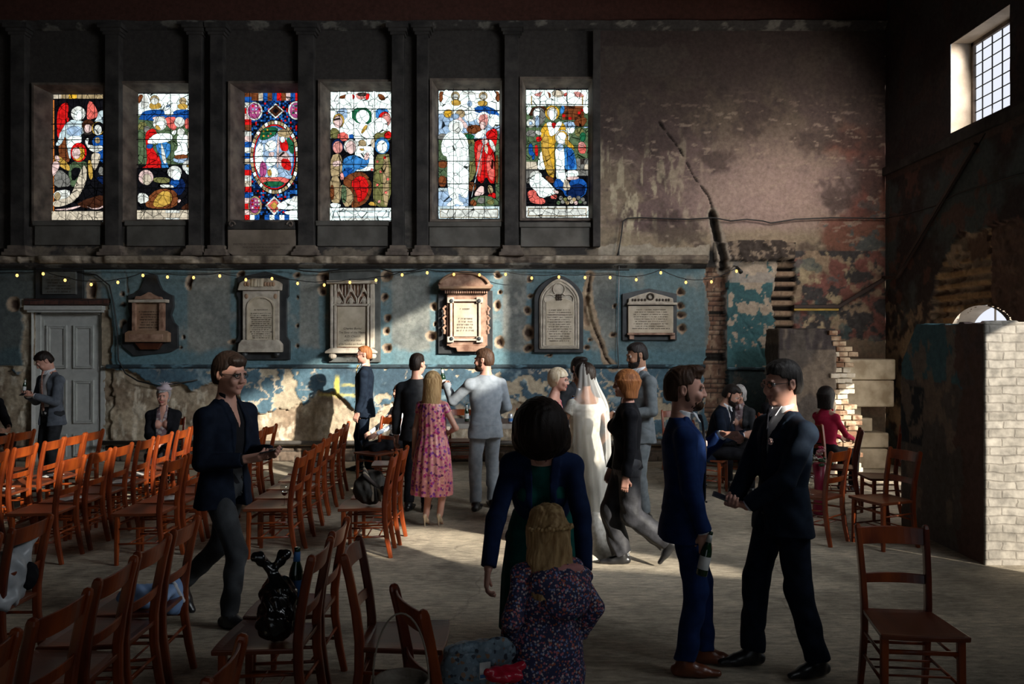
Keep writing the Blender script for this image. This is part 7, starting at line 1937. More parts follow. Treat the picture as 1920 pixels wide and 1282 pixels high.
SP = make_chair('spindle_back_chair', True, .10); SP.location = (3.95, 8.45, 0); SP.rotation_euler = (0, 0, rad(-95)); tag(SP, 'taller spindle backed wooden chair beyond the pier, silhouetted against the bright floor', 'chair')

# ================================================================== PEOPLE
P_ = {}
FARES = .009
P_['walker'] = person((-1.90, 5.26), 68, 1.80, 'person walking right in navy jacket, dark jeans and glasses, holding a phone', lean=3, pelz=.915, head=(-6, 4, 0), LH=(.03, -.33, 1.12), RH=(-.10, -.24, 1.09), Lf=(-.35, -1, .05), Rf=(.45, -1, .15), Lpalm=(-.7, 0, .7), Rpalm=(.7, .2, .7), LE=(.4, .8, -.8), RE=(-.5, .9, -.7),
    LF=(.07, .42, .19, 48), RF=(-.07, -.10, .08, 0), skin='skin_pink', hair=dict(style='short', t=.020, fringe=1, line=.058), hairm='hair_brown', glasses=True, bulk=1.10, hs=1.10, res=.0052, curl=.45,
    wear=[('trousers', 'jeans', dict(knee=.060, ank=.050, wr=.006)), ('shirt', 'black_shirt', dict(opn=1)), ('jacket', 'navy', dict(open=.045, hem=.80, btn=1.0, wr=.004))])
P_['door'] = person((-5.92, 10.25), -28, 1.75, 'person in slate blue jacket, looking down at a phone before the grey door', head=(-18, 34, 0), lean=3, LH=(.05, -.27, 1.20), RH=(-.09, -.27, 1.20), Lf=(-.8, -.5, .1), Rf=(.8, -.5, .1), Lpalm=(0, 0, 1), Rpalm=(0, 0, 1), skin='skin_pink',
    hair=dict(style='short', t=.012), hairm='hair_brown', res=.007, wear=[('trousers', 'charcoal'), ('shirt', 'white_shirt'), ('tie', 'tie_red'), ('jacket', 'slate_suit', dict(open=.085, btn=1.05))])
P_['lady'] = person((-4.42, 10.1), 12, 1.62, 'person in a pale feathered hat and black wrap, seated by the back wall', pelz=.57, LF=(.1, -.42, .08, 0), RF=(-.08, -.42, .08, 0), LK=(0, -1, 1), RK=(0, -1, 1), LH=(.04, -.33, .66), RH=(-.06, -.33, .68), skin='skin_pink',
    hair=dict(style='bun', t=.012), hairm='hair_grey', female=True, res=.007, bulk=1.12, hs=1.05, head=(0, 3, 4), wear=[('trousers', 'black'), ('shirt', 'blouse_print', dict(opn=1)), ('jacket', 'black', dict(open=.075, g=.03, hem=.86))])
P_['ginger'] = person((-2.10, 11.35), -84, 1.80, 'balding ginger person in navy suit and glasses, facing left by the wall', head=(0, 2, 0), LH=(.20, -.08, .86), RH=(-.24, -.03, .82), LF=(.1, .08, .08, 0), RF=(-.1, -.08, .08, 0), skin='skin_pink', hair=dict(style='crop', t=.004, line=.07), hairm='hair_ginger', glasses=True, bulk=1.15, res=.008,
    wear=[('trousers', 'navy_warm'), ('shirt', 'white_shirt'), ('tie', 'tie_gold'), ('jacket', 'navy_warm', dict(hem=.78, g=.02))])
P_['back'] = person((-1.04, 8.72), 168, 1.73, 'person in charcoal suit seen from behind, beside the pink floral dress', head=(-14, 0, 0), hair=dict(style='crop', t=.008), hairm='hair_brown', skin='skin_pink', res=.008, wear=[('trousers', 'black'), ('shirt', 'white_shirt'), ('jacket', 'charcoal', dict(hem=.80))])
P_['pink'] = person((-.80, 8.02), 166, 1.55, 'person in pink floral dress and heels, long fair hair, back to us', head=(-10, 4, 0), female=True, hair=dict(style='long', len=.29, t=.016, w=.115, d=.055, back=.02, face=.05), hairm='hair_blonde', res=.007, LH=(.24, -.02, .84), RH=(-.14, -.17, 1.06), RE=(-.8, .5, -.6), Rf=(.6, -.6, 0),
    LF=(.07, .02, .135, 35), RF=(-.08, -.03, .135, 35), heel=1, shoes='gold_shoe', wear=[('dress', 'pink_floral', dict(secs=[(.37, 0, .03, .245, .20), (.6, 0, .02, .235, .19), (.85, 0, .01, .21, .165), (1.05, 0, 0, .165, .13), (1.30, 0, .01, .155, .125), (1.42, 0, .03, .12, .10)], folds=(17, .002, .008), sl=.32))])
P_['grey'] = person((-.29, 8.78), 200, 1.78, 'person in light grey suit, back to us, reaching out a bottle to the left', head=(52, 4, 0), LH=(.36, -.33, 1.37), LE=(.3, .3, -1), RH=(-.16, -.28, 1.05), RE=(-.7, .6, -.6), Lf=(-.2, -1, .05), Lpalm=(-1, 0, 0), curl=1.0, skin='skin_pink', hair=dict(style='short', t=.014), hairm='hair_mid', beard='hair_mid', res=.006,
    LF=(.12, .02, .08, 0, -35), RF=(-.12, -.10, .08, 0, 0), wear=[('trousers', 'grey_suit', dict(knee=.066, ank=.058, wr=.007)), ('shirt', 'white_shirt'), ('jacket', 'grey_suit', dict(hem=.80, wr=.006))])
P_['print'] = person((.33, 8.0), 74, 1.60, 'fair haired person in red and white print, holding a beer bottle, leaning right', lean=14, head=(0, -8, 0), female=True, hair=dict(style='bun', t=.016), hairm='hair_platinum', skin='skin_pink', res=.006, RH=(-.13, -.24, 1.20), Rf=(0, -.5, .9), Rpalm=(.9, -.4, 0), LH=(.10, -.22, 1.0), curl=1.2, RE=(-.4, .5, -1),
    wear=[('dress', 'red_print', dict(secs=[(.45, 0, 0, .25, .22), (.8, 0, 0, .21, .17), (1.05, 0, 0, .14, .11)], sl=.5, vneck=1, folds=(12, .001, .008)))])
P_['dark'] = person((.72, 8.65), 28, 1.69, 'bearded person in dark jacket facing us, partly hidden behind the bride', head=(10, 6, 0), RH=(-.22, -.20, 1.02), LH=(.1, -.28, 1.05), hair=dict(style='quiff', t=.010), hairm='hair_black', beard='hair_black', skin='skin_pink', res=.008,
    wear=[('trousers', 'jeans'), ('shirt', 'white_shirt'), ('jacket', 'charcoal')])
P_['bride'] = person((.655, 7.15), 206, 1.66, 'person in ivory lace wedding dress and long veil, back to us', head=(18, 4, 0), female=True, hair=dict(style='bun', t=.014), hairm='hair_brown', skin='skin_tan', res=.006, LH=(.20, -.26, 1.10), LE=(.7, .4, -.8), RH=(-.22, -.12, .95), shoes=None,
    wear=[('dress', 'lace', dict(secs=[(.0, 0, .10, .36, .40), (.12, 0, .08, .30, .32), (.4, 0, .05, .245, .24), (.75, 0, .02, .20, .175), (.98, 0, .0, .172, .135), (1.10, 0, 0, .142, .105), (1.3, 0, 0, .16, .12)], folds=(14, .0015, .012), sl=.33, top=1.40, name='wedding_dress'))])
P_['black'] = person((.955, 6.60), -88, 1.64, 'auburn bobbed person in black top and satin trousers, striding left', lean=1, pelz=.92, head=(0, -2, 0), female=True, hair=dict(style='bob', len=.125, t=.016, w=.094, d=.075, face=.050, fr=.045), hairm='hair_ginger', skin='skin_pink', res=.0055, LH=(.19, -.05, .80), Lf=(0, -.1, -1), RH=(-.18, -.12, .84), curl=.5,
    LF=(.06, .36, .22, 50), RF=(-.05, -.04, .08, 0), bulk=1.08, wear=[('trousers', 'black_satin', dict(knee=.088, ank=.088, wr=.008, end=.95, g=.014, name='wide_trousers')), ('jacket', 'black', dict(knit=1, hem=.90, g=.022, flare=.0, name='jumper', wr=.005, sl=.98))])
P_['tall'] = person((1.33, 8.3), -66, 1.85, 'tall bearded person in grey check suit with white pocket square, looking left', head=(-12, 14, 0), LH=(.10, -.22, 1.06), RH=(-.08, -.26, 1.06), LE=(.6, .8, -.5), Lf=(-.9, -.4, 0), skin='skin_tan', hair=dict(style='short', t=.010), hairm='hair_black', beard='hair_black', res=.006,
    wear=[('trousers', 'grey_check', dict(wr=.006)), ('shirt', 'white_shirt'), ('tie', 'tie_green'), ('jacket', 'grey_check', dict(pocket=1, hem=.78))])
P_['blue'] = person((.97, 4.50), 82, 1.705, 'bearded person in royal blue suit and tan shoes, holding a green bottle', head=(-4, 2, 0), RH=(-.20, -.10, .84), Rf=(.1, -.12, -1), RE=(-.3, .9, -.3), Rpalm=(1, 0, 0), LH=(.25, -.25, 1.36), LE=(.8, .2, -1), Lf=(-.2, -1, .1), Lpalm=(-.3, 0, -1), curl=1.15, skin='skin_pink', hair=dict(style='quiff', t=.010), hairm='hair_mid', beard='hair_mid', res=.005, hs=1.08,
    LF=(.11, -.13, .08, 0), RF=(-.09, .0, .08, 0), shoes='brown_shoe', wear=[('trousers', 'blue_suit', dict(ank=.056, wr=.006)), ('shirt', 'white_shirt'), ('tie', 'tie_dark'), ('jacket', 'blue_suit', dict(hem=.78, flower=1, wr=.004))])
P_['dark2'] = person((1.53, 4.50), -76, 1.745, 'person in dark suit and glasses with a pale buttonhole, facing left', lean=-1, head=(4, 8, 0), LH=(.07, -.27, .97), RH=(-.05, -.29, .97), Lf=(-.8, -.6, 0), Rf=(.8, -.6, 0), Lpalm=(0, .3, 1), Rpalm=(0, .3, 1), LE=(.9, .7, -.3), RE=(-.9, .6, -.3), skin='skin_pink', hair=dict(style='short', t=.012, line=.055), hairm='hair_pepper', glasses=True, bulk=1.10, hs=1.06, res=.005, curl=.9,
    LF=(.13, .14, .08, 0, 8), RF=(-.10, -.14, .08, 0, -5), wear=[('trousers', 'navy', dict(ank=.062, wr=.006, knee=.07)), ('shirt', 'white_shirt'), ('tie', 'tie_dark'), ('jacket', 'navy_warm', dict(hem=.80, flower=1, g=.02, wr=.004, vw=.062, btn=1.02))])
P_['bend'] = person((.15, 3.98), -4, 1.68, 'dark haired person in navy blazer and green dress, bending over the child', lean=30, pely=.16, pelz=.93, head=(0, 34, 0), female=True, hair=dict(style='bob', len=.17, t=.026, w=.125, d=.10, face=.030, fr=.02), hairm='hair_brown', skin='skin_pink', res=.0055, hs=1.24, RH=(-.27, -.30, .78), LH=(.24, -.34, .66), Rf=(-.1, -.25, -1), Lf=(-.05, -.2, -1), RE=(-.8, .6, 0), LE=(.8, .6, 0), curl=.6, bulk=1.05,
    wear=[('dress', 'green', dict(secs=[(.42, 0, .06, .23, .19), (.7, 0, .07, .22, .18), (.95, 0, .14, .19, .15), (1.05, 0, .12, .16, .13)], T=(np.eye(3), np.zeros(3)), folds=(9, .001, .005), top=1.45)), ('jacket', 'blazer', dict(open=.045, btn=1.05, hem=.88, g=.018, wr=.004, name='blazer'))])
GIRL = person((.15, 3.36), 204, 1.13, 'child in ditsy floral hooded coat with braided fair hair, back to us', head=(0, 8, 0), female=True, hair=dict(style='long', len=.31, t=.02, w=.122, d=.085, back=.045, face=.045, wave=1, amp=.003), hairm='hair_blonde', skin='skin_pink', res=.008, hs=1.32, bulk=1.22, LH=(.27, -.03, .95), RH=(-.25, -.02, .93),
    wear=[('trousers', 'black'), ('jacket', 'coat_floral', dict(knit=1, hem=.55, g=.04, flare=.045, name='coat', wr=.007))])
SITK = dict(pelz=.56, LF=(.1, -.44, .08, 0), RF=(-.1, -.40, .08, 0), LK=(0, -1, 1), RK=(0, -1, 1))
person((2.45, 9.75), 62, 1.76, 'bearded person in dark suit seated behind the two talking suits, leaning right', lean=18, head=(0, 10, 0), hair=dict(style='short'), hairm='hair_black', beard='hair_black', res=.010, LH=(.08, -.4, .75), RH=(-.08, -.4, .75), wear=[('trousers', 'black'), ('shirt', 'white_shirt'), ('tie', 'tie_dark'), ('jacket', 'navy', dict(flower=1))], **SITK)
person((3.0, 10.45), -25, 1.66, 'grey haired person in pale grey cardigan seated in the shadow', lean=8, head=(0, 8, 0), female=True, hair=dict(style='bob', len=.10, t=.012, w=.09), hairm='hair_grey', res=.010, LH=(.1, -.4, .7), RH=(-.1, -.4, .7), wear=[('trousers', 'black'), ('jacket', 'charcoal', dict(open=.05)), ('shirt', 'blouse_print')], **SITK)
person((3.85, 9.75), 120, 1.66, 'dark haired person in raspberry pink top seated beside the torn wall', female=True, hair=dict(style='bob', len=.16, t=.02), hairm='hair_black', res=.010, LH=(.1, -.4, .7), RH=(-.1, -.4, .7), wear=[('trousers', 'black'), ('shirt', 'raspberry')], **SITK) if M.setdefault('raspberry', fab('raspberry_cloth', (.40, .02, .06))) else None
person((3.62, 10.8), 0, 1.72, 'dim figure in black seated furthest back in the shadow', hair=dict(style='short'), hairm='hair_pepper', res=.011, LH=(.1, -.4, .7), RH=(-.1, -.4, .7), wear=[('trousers', 'black'), ('shirt', 'black_shirt'), ('jacket', 'black')], **SITK)
person((-7.22, 10.9), 60, 1.80, 'dark clothed figure seated at the left edge of the picture', hair=dict(style='short'), hairm='hair_black', res=.011, LH=(.1, -.4, .7), RH=(-.1, -.4, .7), wear=[('trousers', 'black'), ('shirt', 'black_shirt'), ('jacket', 'black')], **SITK)
M['bw_print'] = floral('blue_white_print', [(.5, .52, .55), (.6, .62, .65), (.10, .14, .20), (.45, .48, .52), (.16, .2, .28)], (.55, .57, .6), 14)
person((-1.55, 10.75), -50, 1.64, 'person in blue and white print top seated behind the charcoal suit', lean=-4, female=True, hair=dict(style='bob', len=.12), hairm='hair_mid', res=.009, LH=(.1, -.4, .7), RH=(-.1, -.4, .7), wear=[('trousers', 'black'), ('shirt', 'bw_print')], **SITK)
for (x, y, yw, lab) in ((-4.42, 10.18, 12, 'wooden chair under the person in the feathered hat'), (2.42, 9.78, 62, 'wooden chair under the bearded seated person in a dark suit'), (3.0, 10.52, -25, 'wooden chair under the grey haired seated person'), (3.83, 9.8, 120, 'wooden chair under the person in raspberry pink'), (3.62, 10.87, 0, 'wooden chair under the dim figure in black'), (-7.22, 10.95, 60, 'wooden chair under the dark figure at the left edge'), (-1.56, 10.8, -50, 'wooden chair under the person in blue and white print')):
    chair(x, y, yw, lab, 'chairs under seated people')


# ------------------------------------------------------------------ veil
def child_of(root, o):
    o.parent = root; return o
def veil():
    inf = P_['bride']; U = 40; Vn = 50; X = np.zeros((Vn, U)); Y = X.copy(); Z = X.copy()
    c = inf['hc']
    for i in range(Vn):
        t = i / (Vn - 1)
        z = c[2] + .125 - t * 1.45 * 1.0
        for j in range(U):
            a = (j / (U - 1) - .5) * 2
            if t < .10:
                q = t / .10; r = .105 * math.sin(q * PI / 2); zz = c[2] + .02 + .118 * math.cos(q * PI / 2)
            else: r = .105 + .11 * ss(.10, .35, np.array(t)) + .10 * (t - .1); zz = c[2] + .02 - (t - .10) * 1.40
            ang = a * (1.15 - .35 * t) + (.22 * t)
            rr = r + (.012 + .010 * t) * math.sin(a * 16 + 3 * t) * min(1, t * 4)
            X[i, j] = c[0] + rr * math.sin(ang) * (1.0 - .15 * t) ; Y[i, j] = c[1] + .02 + rr * math.cos(ang) * .95 + .03 * t; Z[i, j] = zz
    m, nt, b = nodes('tulle_veil'); nt.nodes.remove(b)
    tb = N(nt, 'ShaderNodeBsdfTransparent'); df = N(nt, 'ShaderNodeBsdfDiffuse'); df.inputs[0].default_value = (.82, .82, .80, 1); tl = N(nt, 'ShaderNodeBsdfTranslucent'); tl.inputs[0].default_value = (.8, .8, .78, 1)
    a1 = N(nt, 'ShaderNodeMixShader'); a1.inputs[0].default_value = .4; nt.links.new(df.outputs[0], a1.inputs[1]); nt.links.new(tl.outputs[0], a1.inputs[2])
    mx = N(nt, 'ShaderNodeMixShader'); mx.inputs[0].default_value = .34; nt.links.new(tb.outputs[0], mx.inputs[1]); nt.links.new(a1.outputs[0], mx.inputs[2]); nt.links.new(mx.outputs[0], nt.nodes['Material Output'].inputs['Surface'])
    o = fromgrid('veil', X, Y, Z, m); o.parent = inf['root']; return o
veil()
# child's hood and plait
g = Sculpt(); c = GIRL['TT']
g.ell(c((-.03, .13, 1.36)), (.23, .12, .11), 0, .03); g.ell(c((-.05, .19, 1.25)), (.17, .09, .13), 0, .04); g.disp(lambda X, Y, Z: .005 * np.sin(Z * 40 + 5 * np.sin(X * 12)))
g.mesh('hood', [M['coat_floral']], .008, GIRL['root'])
g = Sculpt(); g.ell(c((-.07, .15, 1.435)), (.12, .06, .035), 0, .02); g.mesh('hood_lining', [M['hood_lining']], .008, GIRL['root'])
g = MB(); H = GIRL['H']; hs_ = 1.32
for k in range(19):
    a = -1.35 + 2.7 * k / 18; p = GIRL['hc'] + (H(.116 * math.sin(a), .02 + .136 * math.cos(a), .022 + .004 * math.sin(k * 2.2)) - GIRL['hc']) * hs_ * 1.01
    g.ball(tuple(p), (.015, .013, .013), 8, 6)
g.build('plait', hairmat('golden_plait', (.36, .20, .08), (.66, .46, .22)), GIRL['root'], True)
# feathered hat of the seated lady
inf = P_['lady']; H = inf['H']; g = Sculpt()
g.ell(H(0, .01, .105), (.105, .105, .032), 0, .01, inf['HR']); g.ell(H(.02, -.01, .14), (.06, .055, .035), 0, .02, inf['HR'])
hat = g.mesh('hat', [mat('mauve_grey_felt', (.36, .29, .32), .8, c2=(.50, .42, .45))], .006, inf['root'])
g = MB()
for k in range(9):
    a = -1.2 + k * .3; g.tube([tuple(H(.02, 0, .13)), tuple(H(.06 * math.sin(a), .0, .18)), tuple(H(.13 * math.sin(a), .02, .19 + .02 * math.cos(a * 3)))], [.010, .014, .002], 6, sq=(1, .25))
g.build('feather', mat('feather', (.40, .34, .36), .8), hat, True)

# ================================================================== THINGS HELD
M['beer_green'] = mat('green_bottle_glass', (.008, .03, .012), .08, spec=.8); M['beer_brown'] = mat('brown_bottle_glass', (.03, .012, .004), .08, spec=.8)
M['label_w'] = mat('paper_label', (.6, .6, .58), .6); M['label_b'] = mat('blue_label', (.05, .16, .40), .5); M['red_label'] = mat('red_label', (.45, .05, .04), .5)
def bottle(p, d, label, glass='beer_green', lab='label_w', sc=1.0, group=None):
    b = empty('beer_bottle', p, 0, label, 'bottle', group)
    b.rotation_euler = Vector(d).to_track_quat('Z', 'Y').to_euler(); b.scale = (sc,) * 3
    MB().lathe([(.028, 0), (.030, .006), (.030, .125), (.026, .150), (.015, .180), (.0125, .225), (.0135, .228), (.0135, .238), (.011, .240)], 16).build('bottle_glass', M[glass], b, True)
    MB().lathe([(.0304, .035), (.0306, .036), (.0306, .105), (.0304, .106)], 16).build('label', M[lab], b, True)
    MB().lathe([(.0160, .182), (.0135, .222), (.0130, .223)], 12).build('neck_label', M[lab], b, True)
    return b
def hold(inf, key): return world(inf, inf[key])
def phone(inf, p, rot, label, col='black_shoe'):
    t = empty('phone', p, 0, label, 'phone'); t.rotation_euler = rot
    MB().box((-.035, -.07, -.004), (.035, .07, .004)).build('case', M[col], t, bevel=.003); MB().box((-.031, -.062, .004), (.031, .062, .0046)).build('screen', mat('dark_screen', (.02, .022, .03), .08), t)
    return t
i_ = P_['walker']; p = (world(i_, i_['gL']) + world(i_, i_['gR'])) / 2 + Vector((.02, 0, .03)); phone(i_, p, (rad(10), 0, rad(-80)), 'dark phone in the hands of the walking person in glasses')
i_ = P_['door']; p = (world(i_, i_['gL']) + world(i_, i_['gR'])) / 2 + Vector((0, -.02, .03)); phone(i_, p, (rad(30), 0, rad(-20)), 'phone held by the person in front of the grey door')
bottle(p + Vector((-.03, .02, .0)), (.1, 0, 1), 'bottle with silver neck held by the person before the grey door', sc=.7)
i_ = P_['dark2']; p = (world(i_, i_['gL']) + world(i_, i_['gR'])) / 2 + Vector((-.03, 0, .035)); phone(i_, p, (rad(20), rad(-10), rad(70)), 'phone held low by the person in dark suit and glasses')
i_ = P_['blue']; p = hold(i_, 'gR'); bottle(p + Vector((-.03, -.025, -.13)), (.22, 0, 1), 'green beer bottle dangling in the hand of the royal blue suit')
i_ = P_['print']; p = hold(i_, 'gR'); bottle(p + Vector((.03, 0, -.07)), (.1, -.1, 1), 'brown beer bottle held up by the person in red and white print', 'beer_brown', 'label_b')
i_ = P_['grey']; p = hold(i_, 'gL'); bottle(p + Vector((-.02, .03, -.06)), (-.1, 0, 1), 'bottle held out by the person in light grey suit')
i_ = P_['pink']; p = hold(i_, 'gR'); t = empty('clutch_bag', p + Vector((-.03, .03, .0)), rad(30), 'small gold clutch bag under the arm of the pink floral dress', 'bag')
MB().box((-.08, -.018, -.05), (.08, .018, .05)).build('bag_body', mat('gold_leather', (.5, .34, .12), .35, metal=.4), t, bevel=.01); MB().box((-.08, -.022, .0), (.08, -.016, .05)).build('flap', mat('pale_gold', (.7, .6, .45), .35), t, bevel=.004)

# ================================================================== TABLE
t = empty('drinks_table', (-.18, 10.95, 0), 0, 'long trestle table with a dark top and pale edge by the back wall', 'table')
MB().box((-.92, -.38, .735), (.92, .38, .765)).build('tabletop', M['wood_dark'], t, bevel=.004); MB().box((-.92, -.395, .700), (.92, -.38, .765)).build('edge_strip', mat('pale_edge', (.36, .33, .29), .6), t)
for sx in (-1, 1):
    for sy in (-1, 1): MB().tube([(sx * .84, sy * .32, .735), (sx * .86, sy * .32, 0)], .02, 8).build('leg', M['cable'], t)
def dr(name, x, y, prof, m, label, cat, extra=None, z0=.766):
    o = empty(name, (x, y, z0), 0, label, cat); MB().lathe(prof, 16).build('vessel', m, o, True)
    if extra: extra(o)
    return o
can = [(.026, 0), (.033, .008), (.033, .108), (.027, .118), (.026, .120)]
def canlab(o): MB().lathe([(.0332, .02), (.0335, .021), (.0335, .06), (.0332, .061)], 16).build('label', M['label_b'], o, True)
dr('drink_can', -.02, 10.70, can, mat('silver_can', (.65, .67, .7), .3, metal=.6), 'silver and blue drinks can standing on the trestle table', 'can', canlab)
M['glass'] = glassmat('drinking_glass', (.93, .95, .95), .16)
wine = [(.032, 0), (.032, .003), (.005, .008), (.004, .075), (.010, .085), (.034, .115), (.038, .150), (.033, .185)]
tumb = [(.028, 0), (.030, .004), (.034, .10), (.032, .10), (.028, .008)]
for i, (x, y) in enumerate(((-.98, 10.72), (-.55, 10.68))): dr('tumbler', x, y, tumb, M['glass'], 'small clear tumbler at the %s of the trestle table' % ['left end', 'middle'][i], 'glass')
MB_ = MB().lathe([(.02, 0), (.10, .012), (.11, .02), (.105, .018), (.02, .004)], 20)
o = MB_.build('plate', M['slate'], smooth=True); o.location = (.14, 10.72, .766); tag(o, 'dark plate on the trestle table just right of the can', 'plate')
bottle((-.62, 10.9, .766), (0, 0, 1), 'green beer bottle standing on the left half of the trestle table'); bottle((.30, 10.9, .766), (0, 0, 1), 'brown beer bottle standing at the right end of the trestle table', 'beer_brown', 'label_b')
# glasses left on chairs
SEAT = .434
def wineglass(x, y, label, z=SEAT - .006):
    o = empty('wine_glass', (x, y, z), 0, label, 'glass'); MB().lathe(wine[:4], 14).build('stem', M['glass'], o, True); MB().lathe(wine[4:], 16).build('bowl', M['glass'], o, True)
    return o
o = wineglass(-1.98, 6.93, 'wine glass with red dregs on the nearest seat of the long dark row'); MB().lathe([(.008, .086), (.028, .108), (.030, .112), (.001, .113)], 14).build('red_wine', mat('red_wine', (.10, .004, .008), .1), o, True)
wineglass(2.78, 7.42, 'empty wine glass on the chair behind the dark suited person')
# papers on seats
random.seed(21); pm = mat('white_paper', (.60, .59, .56), .7)
for k, (x, y, w_, lab) in enumerate([(a, b, 0, c) for a, b, c in [(-4.00, 7.22, 'second seat of the sunlit middle row'), (-3.97, 8.10, 'fourth seat of the sunlit middle row'), (-4.0, 8.56, 'fifth seat of the sunlit middle row'), (-4.9, 7.62, 'third seat of the row by the grey door'), (-4.9, 8.45, 'fifth seat of the row by the grey door'), (-3.08, 7.24, 'second seat of the row behind the walker'), (-5.68, 8.4, 'third seat of the leftmost row')]]):
    g = MB(); g.box((-.075, -.105, 0), (.075, .105, .003)); o = g.build('order_of_service', pm); o.location = (x, y, SEAT + .001); o.rotation_euler = (0, 0, rad(random.uniform(-40, 40))); tag(o, 'white folded card lying on the ' + lab, 'paper', 'cards left on the seats')

# ------------------------------------------------------------------ bags and clothes
def blobmesh(name, prims, m, res=.006, disp=None, cuts=None, parent=None):
    g = Sculpt()
    for q in prims: getattr(g, q[0])(*q[1:-1], **q[-1])
    if disp: g.disp(disp)
    return g.mesh(name, [m], res, parent)
crin = lambda am, f: (lambda X, Y, Z: am * (np.sin(X * f + 4 * np.sin(Y * f * .6 + 1)) * np.sin(Z * f * .8 + 3 * np.sin(X * f * .5)) + .5 * np.sin(Y * f * 1.9 + 2 * np.sin(Z * f))))
t = empty('plastic_carrier_bag', (-1.12, 3.80, SEAT), 0, 'shiny black plastic bag with knotted handles on a foreground chair seat', 'bag')
blobmesh('bag_body', [('ell', (0, 0, .085), (.095, .10, .088), dict(k=.03)), ('ell', (.0, .02, .20), (.085, .085, .09), dict(k=.05)), ('cap', (-.02, .03, .26), (-.03, .03, .33), .03, .02, dict(k=.03)), ('cap', (-.03, .03, .32), (-.09, .0, .39), .018, .03, dict(k=.01)), ('cap', (-.03, .03, .32), (.02, .05, .385), .018, .028, dict(k=.01))], mat('black_polythene', (.006, .006, .007), .16, spec=.8), .006, crin(.007, 55), parent=t)
bottle((-1.07, 3.92, SEAT + .13), (.05, 0, 1), 'bottle with red and blue neck label standing behind the black plastic bag', 'beer_green', 'label_b', 1.15)
t = empty('white_carrier_bag', (-2.74, 4.34, SEAT), 0, 'white plastic bag printed in black, slumped on a chair at the left edge', 'bag')
blobmesh('bag_body', [('ell', (.0, -.02, .11), (.085, .13, .13), dict(k=.02)), ('cap', (.02, .0, .2), (.05, .10, .33), .07, .035, dict(k=.04)), ('cap', (.02, .0, .2), (.03, -.10, .27), .06, .03, dict(k=.03)), ('ell', (.03, -.10, .04), (.06, .05, .05), dict(k=.03))], mat('white_polythene', (.42, .44, .46), .35, spec=.5), .006, crin(.010, 32), parent=t)
g = MB(); g.v = [(.105, .0, .16), (.112, .05, .19), (.10, .10, .16), (.085, .12, .06), (.10, .02, .05)]; g.f = [(0, 1, 2, 3, 4)]; 
pr = blobmesh('black_print', [('ell', (.075, .05, .13), (.045, .055, .075), dict(k=.01))], M['black'], .006, crin(.004, 60), parent=t)
t = empty('blue_garment', (-2.0, 4.36, SEAT), 0, 'light blue shirt with white stripes draped on a foreground chair seat', 'clothing')
sm = mat('sky_blue_cotton', (.20, .33, .58), .8, c2=(.28, .42, .68)); blobmesh('cloth', [('ell', (0, 0, .03), (.14, .15, .045), dict(k=.02)), ('ell', (.10, .12, -.02), (.05, .08, .10), dict(k=.04)), ('ell', (-.02, -.08, .06), (.09, .07, .05), dict(k=.03))], sm, .007, crin(.008, 34), parent=t)
blobmesh('white_trim', [('cap', (.13, .06, .06), (.15, .12, -.04), .012, .012, dict(k=.01)), ('cap', (.11, .09, .07), (.14, .16, -.02), .010, .010, dict(k=.01))], M['white_shirt'], .005, parent=t)
t = empty('striped_shoulder_bag', (-1.24, 6.96, SEAT), rad(-80), 'dark bag with brown striped scarf over it on the chair left of the pink dress', 'bag')
blobmesh('bag_body', [('ell', (0, 0, .13), (.11, .15, .13), dict(k=.03)), ('ell', (0, .02, .22), (.08, .10, .08), dict(k=.04))], mat('dark_bag_cloth', (.02, .018, .015), .8, c2=(.06, .05, .04), bump=.3), .008, crin(.006, 40), parent=t)
for k in range(4): blobmesh('scarf_fold', [('cap', (.02 + .02 * k, -.05, .31 - .015 * k), (.09 + .008 * k, .02 + .03 * k, .16 - .01 * k), .016, .018, dict(k=.01)), ('cap', (.09 + .008 * k, .02 + .03 * k, .16), (.10, .02 + .035 * k, .05), .018, .014, dict(k=.01))], mat('scarf_%s' % 'abcd'[k], [(.22, .17, .12), (.05, .04, .035), (.30, .24, .17), (.06, .045, .04)][k], .9), .007, parent=t)
# basket on the chair back
M['wicker'] = mat('wicker', (.16, .12, .085), .7, scale=14, c2=(.30, .25, .20), bump=.4)
t = empty('wicker_basket', (-.385, 2.76, .50), 0, 'woven splint basket with thin hoop handle hanging on a chair back', 'basket')
g = MB()
for k in range(9):
    z0 = .018 * k; r = .078 + .0022 * k
    for j in range(20):
        a = 2 * PI * (j + .5 * (k % 2)) / 20; a2 = a + 2 * PI / 20 * .9; rr = r + (.003 if (j + k) % 2 else 0)
        b = len(g.v)
        for aa, q in ((a, rr - .002), ((a + a2) / 2, rr + .003), (a2, rr - .002)):
            for z_ in (z0, z0 + .0165): g.v.append((q * math.cos(aa), q * math.sin(aa), z_))
        g.f += [(b, b + 2, b + 3, b + 1), (b + 2, b + 4, b + 5, b + 3)]
g.build('woven_side', M['wicker'], t)
MB().lathe([(.001, .002), (.076, .002), (.076, .004)], 24).build('base', M['wicker'], t); MB().lathe([(.092, .158), (.100, .162), (.100, .178), (.094, .184), (.088, .178), (.088, .160)], 30).build('rim', M['wicker'], t, True)
MB().tube([(.095 * math.cos(a) * 1.02, .0, .17 + .24 * math.sin(a)) for a in np.linspace(0, PI, 19)], .0035, 6).build('handle', M['wicker'], t, True)
